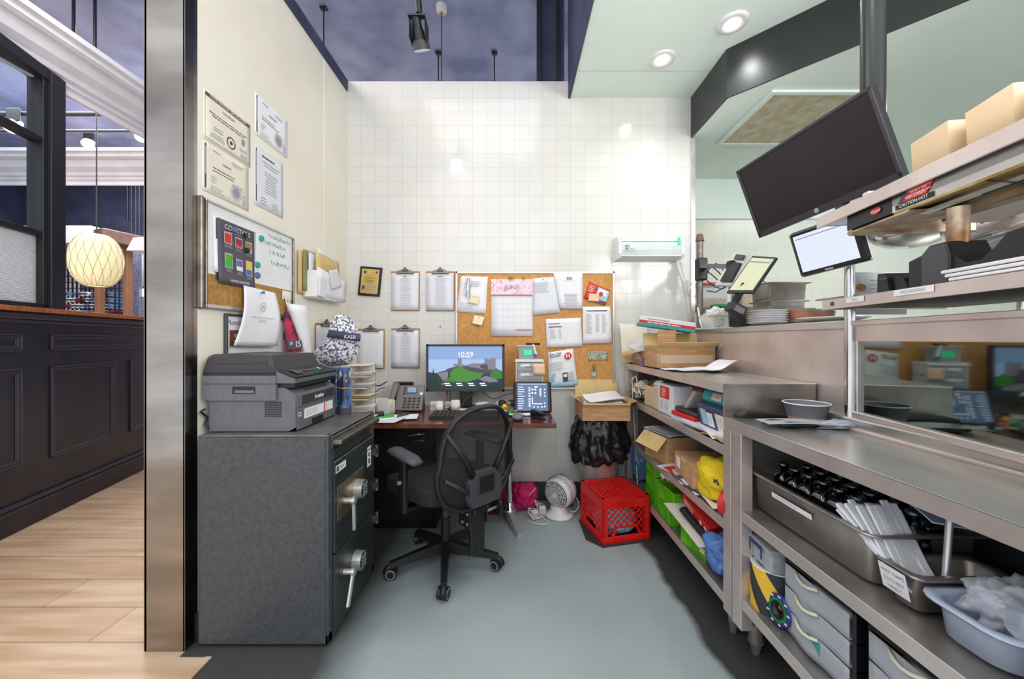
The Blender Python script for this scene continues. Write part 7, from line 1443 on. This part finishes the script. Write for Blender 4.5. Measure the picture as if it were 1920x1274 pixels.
# ---------------------------------------------------------------- middle shelf (z .512)
Z = .5125
t = openbox('cardboard_box', 'open brown box with one hanging flap at the far end of the middle shelf', -.10, .10, -.12, .12, 0, .155, TM((.985, 2.36, Z), 12), (('l', -48, .10),))
m = M(TM((.98, 2.36, Z+.158), 14)); m.sheet(lambda u, v: ((u-.5)*.19, (v-.5)*.26, .006*math.sin(4*u)+.004), 'ink_pale', 6, 6, .006); m.box(-.03, .05, -.1, .06, .012, .0125, 'paper'); m.box(-.09, -.05, -.1, .1, .011, .0118, 'ink'); tag(m.build('newspaper'), 'printed newspaper lying across the open brown box', 'newspaper')
t = openbox('cardboard_box', 'closed flat brown box with white shipping label on the middle shelf', -.09, .12, -.15, .15, 0, .095, TM((.975, 1.95, Z+.02), -8), ())
m = M(TM((.975, 1.95, Z+.02), -8)); m.box(-.09, .12, -.15, .15, .095, .099, 'cardboard'); m.box(-.0915, -.09, .05, .11, .03, .085, 'paper'); m.box(-.0925, -.09, -.04, .02, .088, .104, 'cardboard_in', .002); m.build('lid', t)
rd = random.Random(12)
for i, (y, x, a, mt, w_, lb) in enumerate(((2.13, .95, 20, 'paper_b', .2, 'fan of grey printed leaflets, far group on the middle shelf'), (2.08, .96, 8, 'red', .2, 'red edged magazine under the closed brown box'), (2.0, .955, -12, 'ink_pale', .22, 'grey magazine under the closed brown box'), (1.93, .95, 6, 'menu_purple', .2, 'dark magazine sliding over the middle shelf lip'), (1.86, .95, -5, 'paper', .2, 'white brochure near the yellow cloth, upper'), (1.80, .95, 14, 'ink', .18, 'black booklet beneath the yellow cloth'), (1.70, .955, -9, 'paper_cream', .2, 'cream torn sheets at the near end of the middle shelf'))):
    m = M(TM((x, y, Z+.001+.0022*i), a)); m.sheet(lambda u, v: ((u-.5)*.17, (v-.5)*w_, .001+.004*math.sin(3*u+i)*u), mt, 5, 5, .004); m.box(-.06, .05, -.05, .05, .0045, .0055, 'ink_light' if mt != 'ink' else 'paper_b'); tag(m.build('magazine' if i else 'leaflets'), lb, 'magazine')
m = M(); m.blob((.99, 1.73, Z+.09), (.25, .34, .20), 'yellow_cloth', .14, 2.2, 7, 5, .85, clip=(.872, 1.22, 1.582, 1.95, Z+.018, Z+.27)); o = tag(m.build('yellow_cloth'), 'bright yellow folded garment bundled on the middle shelf', 'cloth')
m = M(); m.tube([(.875, 1.64, Z+.13), (.868, 1.625, Z+.125), (.87, 1.61, Z+.14), (.872, 1.60, Z+.12)], .004, 'ink', 6); tag(m.build('black_toggle'), 'black cord toggle on the yellow garment', 'toggle')
m = M(); m.cyl((.885, 1.59, Z+.055), (.90, 1.57, Z+.055), .05, 'red', n=28); tag(m.build('red_disc'), 'red and white round lid beside the post on the middle shelf', 'lid')
# ---------------------------------------------------------------- lower shelf (z .208)
Z = .2085
def gcrate(x, y, z, a, lb):
    t = thing('green_punnet', lb, 'crate', (x, y, z), a, 'green plastic boxes on the lowest shelf'); T = TM((x, y, z), a); m = M(T)
    for k in range(4):
        Tl = Matrix.Rotation(R(90*k), 4, 'Z') @ Matrix.Translation((-.09, -.09, 0)); L = .18
        m.box(0, L, 0, .006, 0, .02, 'green_plastic', .001, T=Tl); m.box(-.004, L+.004, -.006, .006, .078, .09, 'green_plastic', .002, T=Tl); m.box(0, L, .001, .004, .02, .08, 'green_plastic', T=Tl)
        for j in range(5): m.box(j*L/4-.003, j*L/4+.003, -.004, .006, 0, .09, 'green_plastic', .001, T=Tl)
    m.box(-.09, .09, -.09, .09, 0, .004, 'green_plastic'); m.build('crate', t)
for i, (x, y, z, a, lb) in enumerate(((.985, 2.42, Z, 4, 'green plastic box at the bottom of the far stack'), (.985, 2.42, Z+.092, 0, 'green plastic box in the middle of the far stack'), (.985, 2.43, Z+.184, -3, 'green plastic box on top of the far stack'), (.975, 2.19, Z, -6, 'green plastic box at the bottom of the near stack'), (.985, 2.20, Z+.092, 4, 'green plastic box on top of the near stack'), (.98, 1.88, Z, 10, 'low green box under the white card'))):
    gcrate(x, y, z, a, lb)
m = M(); m.blob((.96, 2.30, Z+.24), (.10, .10, .11), 'paper', .35, 3.5, 8, 4); tag(m.build('crumpled_tissue'), 'crumpled white tissue in the green boxes', 'tissue')
m = M(); m.blob((.98, 2.16, Z+.24), (.13, .13, .11), 'green_dark', .2, 3.5, 3, 4, .9); tag(m.build('green_bag'), 'shiny dark green packet on the near green boxes', 'bag')
t = thing('red_product_box', 'red printed box lying on a black tray on the lowest shelf', 'box', (.98, 1.86, Z+.15)); T = TM((.975, 1.90, Z+.175), 6, 18, -12)
m = M(T); m.box(-.06, .12, -.12, .12, -.028, .028, 'red', .003); m.build('box', t); f = Fr(T @ V((-.061, .12, .026)), T @ V((-.061, -.12, .026)), T @ V((-.061, -.12, -.026)), T @ V((-.061, .12, -.026))); m = M(); lines(m, f, .1, .6, .1, .8, 3, 'paper', .4, 3, d=.001); disc(m, f, .72, .5, .012, 'paper', .001); disc(m, f, .88, .5, .012, 'paper', .001); m.build('print', t)
m = M(TM((.985, 1.84, Z+.115), 6, 12, 0)); m.box(-.09, .13, -.17, .17, -.012, .006, 'printer_black', .05, 5); m.box(-.085, .125, -.165, .165, .004, .016, 'black_plastic', .004); tag(m.build('black_tray'), 'black oval tray under the red product box', 'tray')
m = M(); m.blob((.99, 2.04, Z+.21), (.16, .16, .13), 'black_plastic', .08, 2, 3, 4, .9); tag(m.build('black_bag'), 'black case behind the red product box on the lowest shelf', 'bag')
m = M(TM((.955, 1.93, Z+.100), 3, 8, 4)); m.sheet(lambda u, v: ((u-.5)*.19-.01, (v-.5)*.36, .002*math.sin(3*u)), 'paper_cream', 4, 4, .003); tag(m.build('white_card'), 'large pale card sheet over the low green box', 'card')
m = M(); m.blob((.98, 1.67, Z+.085), (.23, .22, .18), 'blue_cloth', .2, 2.2, 9, 5, .85, clip=(.87, 1.2, 1.577, 1.85, Z+.001, Z+.26)); tag(m.build('blue_cloth'), 'blue crumpled cloth at the near end of the lowest shelf', 'cloth')
m = M(TM((.95, 1.77, Z+.03), 20, 10)); m.box(-.05, .06, -.05, .05, -.005, .02, 'peach_note', .006); tag(m.build('tan_packet'), 'small tan packet left of the blue cloth', 'packet')
m = M(); m.blob((.95, 2.78, .36), (.14, .12, .30), 'rock_blue', .2, 3, 3, 4, .9, clip=(.88, 1.2, 2.65, 2.885, .2095, .5)); tag(m.build('dark_bottle_bag'), 'dark blue glossy bag in the shadow behind the crate', 'bag')

# ================================================================ on the low counter
ZC = .9345
t = thing('paper_bowl', 'grey paper bowl with kraft base on the steel counter', 'bowl', (1.13, 1.455, ZC))
m = M(); m.lathe([(0, ZC), (.055, ZC), (.061, ZC+.024)], (1.13, 1.455, 0), 'kraft', 40); m.build('base', t); m = M(); m.lathe([(.0605, ZC+.022), (.072, ZC+.066), (.076, ZC+.070), (.074, ZC+.073), (.070, ZC+.070), (.058, ZC+.02), (0, ZC+.015)], (1.13, 1.455, 0), 'bowl_grey', 40); m.build('bowl', t)
m = M(); m.ring((1.13, 1.455, ZC+.072), .0745, .0022, 'paper', n=40); m.build('rim', t)
m = M(); m.tube([(.885, 1.50, ZC+.014), (.93, 1.502, ZC+.018), (.99, 1.503, ZC+.016), (1.05, 1.50, ZC+.010), (1.10, 1.515, ZC+.006)], .014, 'black_plastic', 12, rr=[(.010, .012), (.015, .014), (.014, .012), (.007, .009), (.004, .006)]); tag(m.build('black_scoop'), 'long black handled utensil against the steel step, left of the bowl', 'utensil')
t = thing('knife_packet', 'clear packet holding two black handled knives, flat on the counter', 'packet', (1.08, 1.33, ZC))
m = M(TM((1.075, 1.36, ZC+.001), -4)); m.sheet(lambda u, v: ((u-.5)*.34, (v-.5)*.09, .016+.004*math.sin(5*u)), 'thin_bag', 10, 4, .001); m.build('sleeve', t)
for k, (dy, x0) in enumerate(((.018, -.155), (-.020, -.12))):
    m = M(TM((1.075, 1.36, ZC), -4)); m.tube([(x0, dy, .012), (x0+.03, dy, .013), (x0+.11, dy, .011), (x0+.13, dy, .008)], .012, 'printer_black', 12, rr=[(.007, .009), (.011, .012), (.010, .011), (.006, .008)]); m.box(x0+.12, x0+.28, dy-.01, dy+.012, .003, .005, 'alu'); m.build('knife', t)
m = M(); m.blob((1.22-.06, 1.345, ZC+.014), (.12, .07, .026), 'thin_bag', .3, 4, 5, 4, .9); tag(m.build('clear_wrap'), 'crumpled clear wrap beside the knife packet', 'wrap')
# ================================================================ upper shelf of the low counter (z .600)
Z = .6005
t = thing('deep_steel_pan', 'long deep steel pan of dark glass bottles on the counter shelf', 'pan', (1.09, 1.22, Z))
gn('pan', '', .925, 1.226, .975, 1.475, Z, .145, 'steel_worn', par=t)
m = M(); f = Fr((.9295, 1.355, Z+.105), (.9295, 1.175, Z+.105), (.931, 1.175, Z+.088), (.931, 1.355, Z+.088)); rect(m, f, 0, 1, 0, 1, 'paper', .0006); lines(m, f, .1, .9, .2, .7, 1, 'ink_pale', .5, 3, d=.001); m.build('label', t)
def gbottle(x, y, z, lb=None):
    t = thing('glass_bottle', lb, 'bottle', (x, y, z), group='dark glass bottles in the deep pan'); m = M(); s_ = .026
    m.lathe([(0, z), (s_*1.05, z), (s_*1.12, z+.006), (s_*1.12, z+.085), (s_*.95, z+.098), (s_*.55, z+.108)], (x, y, 0), 'bottle_glass', 24, sq=.5); m.lathe([(s_*.55, z+.108), (s_*.52, z+.128), (s_*.66, z+.13), (s_*.66, z+.142), (s_*.5, z+.143), (s_*.45, z+.11)], (x, y, 0), 'bottle_glass', 24); m.build('glass', t)
    m = M(); m.box(x-s_*.8, x+s_*.8, y-s_*.8, y+s_*.8, z+.003, z+.07, 'shiny_black', .006, 2); m.build('contents', t)
    f = Fr((x-s_*1.13, y+.018, z+.07), (x-s_*1.13, y-.018, z+.07), (x-s_*1.13, y-.018, z+.03), (x-s_*1.13, y+.018, z+.03)); m = M(); lines(m, f, .1, .9, .1, .9, 5, 'ink_pale', .25, 3, d=.0006); m.build('label', t)
    return t
first = None
ordn = ['farthest', 'second farthest', 'third farthest', 'fourth farthest', 'fifth farthest', 'sixth farthest', 'nearest']
for r_, x in enumerate((1.005, 1.07, 1.135)):
    for k in range(7):
        if r_ == 0 and k in (6,): pass
        y = 1.40-k*.060-(.03 if r_ == 1 else 0); y -= .0
        lb = '%s dark glass bottle in the %s row of the deep steel pan' % (ordn[k], ('front', 'middle', 'back')[r_])
        if first is None: first = gbottle(x, y, Z+.006+.045, lb); fx, fy = x, y
        else: dup(first, (x, y, Z+.006+.045), label=lb)
m = M(); m.box(.975, 1.19, .99, 1.46, Z+.006, Z+.050, 'printer_black', .01); tag(m.build('bottle_tray'), 'black insert tray under the glass bottles', 'tray')
m = M(TM((1.15, 1.14, Z+.205), 5, 4, 8)); m.sheet(lambda u, v: ((u-.5)*.14, (v-.5)*.26, .012*math.sin(3*v)), 'lightblue_tub', 6, 6, .004); tag(m.build('pale_lid'), 'pale blue sheet lying on the bottles, far one', 'lid')
m = M(TM((1.13, 1.02, Z+.20), -12, 14, 8)); m.sheet(lambda u, v: ((u-.5)*.15, (v-.5)*.2, .012*math.sin(3*v+1)), 'lightblue_tub', 6, 6, .004); tag(m.build('pale_lid'), 'pale blue sheet lying on the bottles, near one', 'lid')
t = thing('small_steel_pan', 'small steel pan with handwritten label in front of the deep pan', 'pan', (1.03, .88, Z))
gn('pan', '', .935, 1.15, .872, .958, Z, .10, 'steel_worn', par=t, r=.02)
f = Fr((.920, .950, Z+.098), (.920, .884, Z+.098), (.934, .884, Z+.035), (.934, .950, Z+.035)); m = M(); rect(m, f, 0, 1, 0, 1, 'paper', .003); m.build('label', t)
text('WET NAPS', f, .5, .25, .012, 'ink_light', t, d=.004); text('CUTLERY', f, .5, .55, .012, 'ink_light', t, d=.004); text('ONLY', f, .5, .82, .012, 'ink_light', t, d=.004)
rd = random.Random(6)
for k in range(30):
    e_ = (k % 6-2.5)*.014; l_ = k//6; a = V((.985+e_+rd.uniform(-.004, .004), .895+l_*.010, Z+.05+l_*.006)); b = V((.985+e_*1.5+rd.uniform(-.008, .008), 1.09-.015*l_+rd.uniform(-.025, .02), Z+.165+l_*.010+rd.uniform(-.006, .006))); m = M(); m.bar(a, b, .020, .007, 'white_stuff', b=.002); tag(m.build('wrapped_cutlery'), 'white wrapped cutlery packet leaning out of the small steel pan', 'cutlery', 'white wrapped cutlery packets')
m = M(); a = P(1771, 1079, .90); b = P(1781, 965, .93); m.cyl(a-V((0, 0, .05)), b, .0075, 'alu', n=14); tag(m.build('spoon_handle'), 'thin metal handle standing upright in the small steel pan', 'spoon')
# pale blue tubs with bagged cups
for i, (y0, y1, lb) in enumerate(((.70, .855, 'pale blue plastic tub next to the small steel pan'), (.51, .675, 'pale blue plastic tub at the right frame edge'))):
    T = TM((0, 0, 0)); t = thing('plastic_tub', lb, 'tub', (1.0, (y0+y1)/2, Z), group='pale blue tubs on the counter shelf'); gn('tub', '', .925, 1.20, y0, y1, Z, .085, 'lightblue_tub', par=t, r=.045)
    m = M(); m.blob((1.06, (y0+y1)/2, Z+.095), (.20, y1-y0-.03, .11), 'thin_bag', .22, 3, i+2, 5, .8); tag(m.build('clear_bag'), 'clear bag of lids heaped in the %s pale blue tub' % ('far', 'near')[i], 'bag')
    for k in range(6):
        m = M(TM((1.0+.045*(k % 3), y0+.05+.055*(k//3), Z+.075+.012*(k % 2)), 20*k, 50+9*k, 12*k)); m.lathe([(0, .0), (.022, .0), (.030, .012), (.032, .014), (.028, .012), (0, .003)], (0, 0, 0), 'white_stuff', 20); tag(m.build('cup_lid'), 'small white lid inside the clear bag in the %s tub' % ('far', 'near')[i], 'lid', 'white lids in the %s tub' % ('far', 'near')[i])
m = M(); m.blob((1.15, .50, Z+.20), (.13, .26, .14), 'menu_purple', .12, 2, 3, 4, .9); tag(m.build('grey_bag'), 'grey translucent bag in the shadow behind the tubs', 'bag')
# ================================================================ lowest shelf of the low counter (z .270)
Z = .2705
t = thing('striped_tape_roll', 'big roll of black and yellow hazard tape standing on the lowest shelf', 'tape roll', (.955, 1.395, Z)); hz = .155; cx, cy = .962, 1.385; r0 = .078
m = M(); NS = 72; RW = 8
for i in range(NS):
    for j in range(RW):
        def pt(i_, j_): a_ = 2*math.pi*i_/NS-1.35*j_/RW+.35; return V((cx+r0*math.cos(a_), cy+r0*math.sin(a_), Z+hz*j_/RW))
        m.add([pt(i, j), pt(i+1, j), pt(i+1, j+1), pt(i, j+1)], [[0, 1, 2, 3]], 'yellow' if (i//9) % 2 else 'tape_black', True)
m.build('tape', t)
m = M(); m.lathe([(r0-.0005, Z), (r0-.0005, Z+hz+.001), (.052, Z+hz+.001), (.052, Z)], (cx, cy, 0), 'white_plastic', 40); m.build('core', t)
m = M()
for r_ in (.058, .064, .070): m.ring((cx, cy, Z+hz+.0015), r_, .0008, 'ink_light', n=48, k=4)
m.build('winding_lines', t)
t = thing('clip_box', 'small clear box with blue clip handles on top of the striped tape roll', 'box', (.975, 1.38, Z+hz)); T = TM((.972, 1.385, Z+hz+.003), -4)
m = M(T); m.box(-.065, .075, -.07, .07, 0, .07, 'frosted_plastic', .008, 2); m.build('body', t); m = M(T); m.box(-.073, .083, -.078, .078, .07, .085, 'frosted_plastic', .004, 2); lid = m.build('lid', t)
m = M(T); m.ring((.0, .0, .087), .022, .002, 'dark_grey'); m.build('lid_ring', lid)
m = M(T); m.box(-.078, -.073, -.035, .045, .062, .078, 'blue_handle', .003); m.box(-.078, -.074, -.035, -.027, .03, .065, 'blue_handle', .002); m.box(-.078, -.074, .037, .045, .03, .065, 'blue_handle', .002); m.build('handle', t)
m = M(T); m.blob((0, 0, .03), (.11, .11, .045), 'paper', .2, 4, 2, 3); m.build('contents', t)
t = thing('small_tape_roll', 'small roll of blue and green tape leaning on the hazard tape', 'tape roll', (.93, 1.3, Z))
T = Matrix.Translation((.925, 1.296, Z+.052)) @ Matrix.Rotation(R(-82), 4, 'Y') @ Matrix.Rotation(R(6), 4, 'X')
m = M(T); m.lathe([(.026, -.018), (.050, -.018), (.050, .018), (.026, .018), (.026, -.018)], (0, 0, 0), 'blue_handle', 36); m.lathe([(.028, .0185), (.038, .0185)], (0, 0, 0), 'green_dark', 36); m.build('roll', t); m = M(T); m.lathe([(.020, -.019), (.029, -.019), (.029, .019), (.020, .019), (.020, -.019)], (0, 0, 0), 'printer_black', 30); m.build('core', t)
m = M(T)
for k in range(9): a = 2*math.pi*k/9; m.cbox((.044*math.cos(a), .044*math.sin(a), .0185), (.005, .010, .001), 'paper')
m.build('print', t)
def drawer_unit(y0, y1, lb, n=3, body='printer_black', dm='frosted_plastic', note=True):
    t = thing('drawer_box', lb, 'drawers', (1.05, (y0+y1)/2, Z)); x0, x1 = .925, 1.225; hh = .243
    m = M(); m.box(x0, x1, y0, y0+.012, Z, Z+hh, body, .003); m.box(x0, x1, y1-.006, y1, Z, Z+hh, body, .002); m.box(x0, x1, y0, y1, Z+hh-.012, Z+hh, body, .003); m.box(x1-.005, x1, y0, y1, Z, Z+hh, body); m.box(x0, x1, y0, y1, Z, Z+.004, body)
    h = (hh-.016)/n
    for i in range(1, n): m.box(x0+.004, x1, y0, y1, Z+.004+i*h-.003, Z+.004+i*h+.003, body)
    m.build('frame', t)
    for i in range(n):
        z0 = Z+.007+i*h; z1 = z0+h-.007; m = M(); xa = x0-.004
        def fr(u, v):
            y = y1-.008-(y1-y0-.024)*u; bow = .010*math.exp(-((u-.42)/.2)**2); return V((xa-bow*(v), y, z1+(z0-z1)*v))
        m.sheet(fr, dm, 14, 4, .003); m.box(xa+.004, x1-.01, y0+.014, y1-.008, z0, z0+.003, dm); d_ = m.build('drawer', t)
        m = M(); c = (y1-.008-(y1-y0-.024)*.40); m.tube([V((xa-.004, c+.045, z1-.001)), V((xa-.013, c+.02, z1-.010)), V((xa-.015, c, z1-.013)), V((xa-.013, c-.02, z1-.010)), V((xa-.004, c-.045, z1-.001))], .005, 'beige_tray', 8); m.build('handle', d_)
        m = M(); m.blob((1.03, (y0+y1)/2, z0+.022), (.15, (y1-y0)*.7, .035), ('ink_pale', 'paper_b', 'paper_cream')[i % 3], .2, 3, i, 3, .9); m.build('contents', d_)
        if note and i == 0: m = M(); m.box(xa-.003, xa-.0015, c-.05, c-.0, z0+.004, z1-.008, 'teal'); m.build('label', d_)
drawer_unit(1.02, 1.285, 'black framed box of three clear drawers on the lowest counter shelf')
drawer_unit(.72, .985, 'second black framed drawer box further right on the lowest counter shelf', 3, note=False)
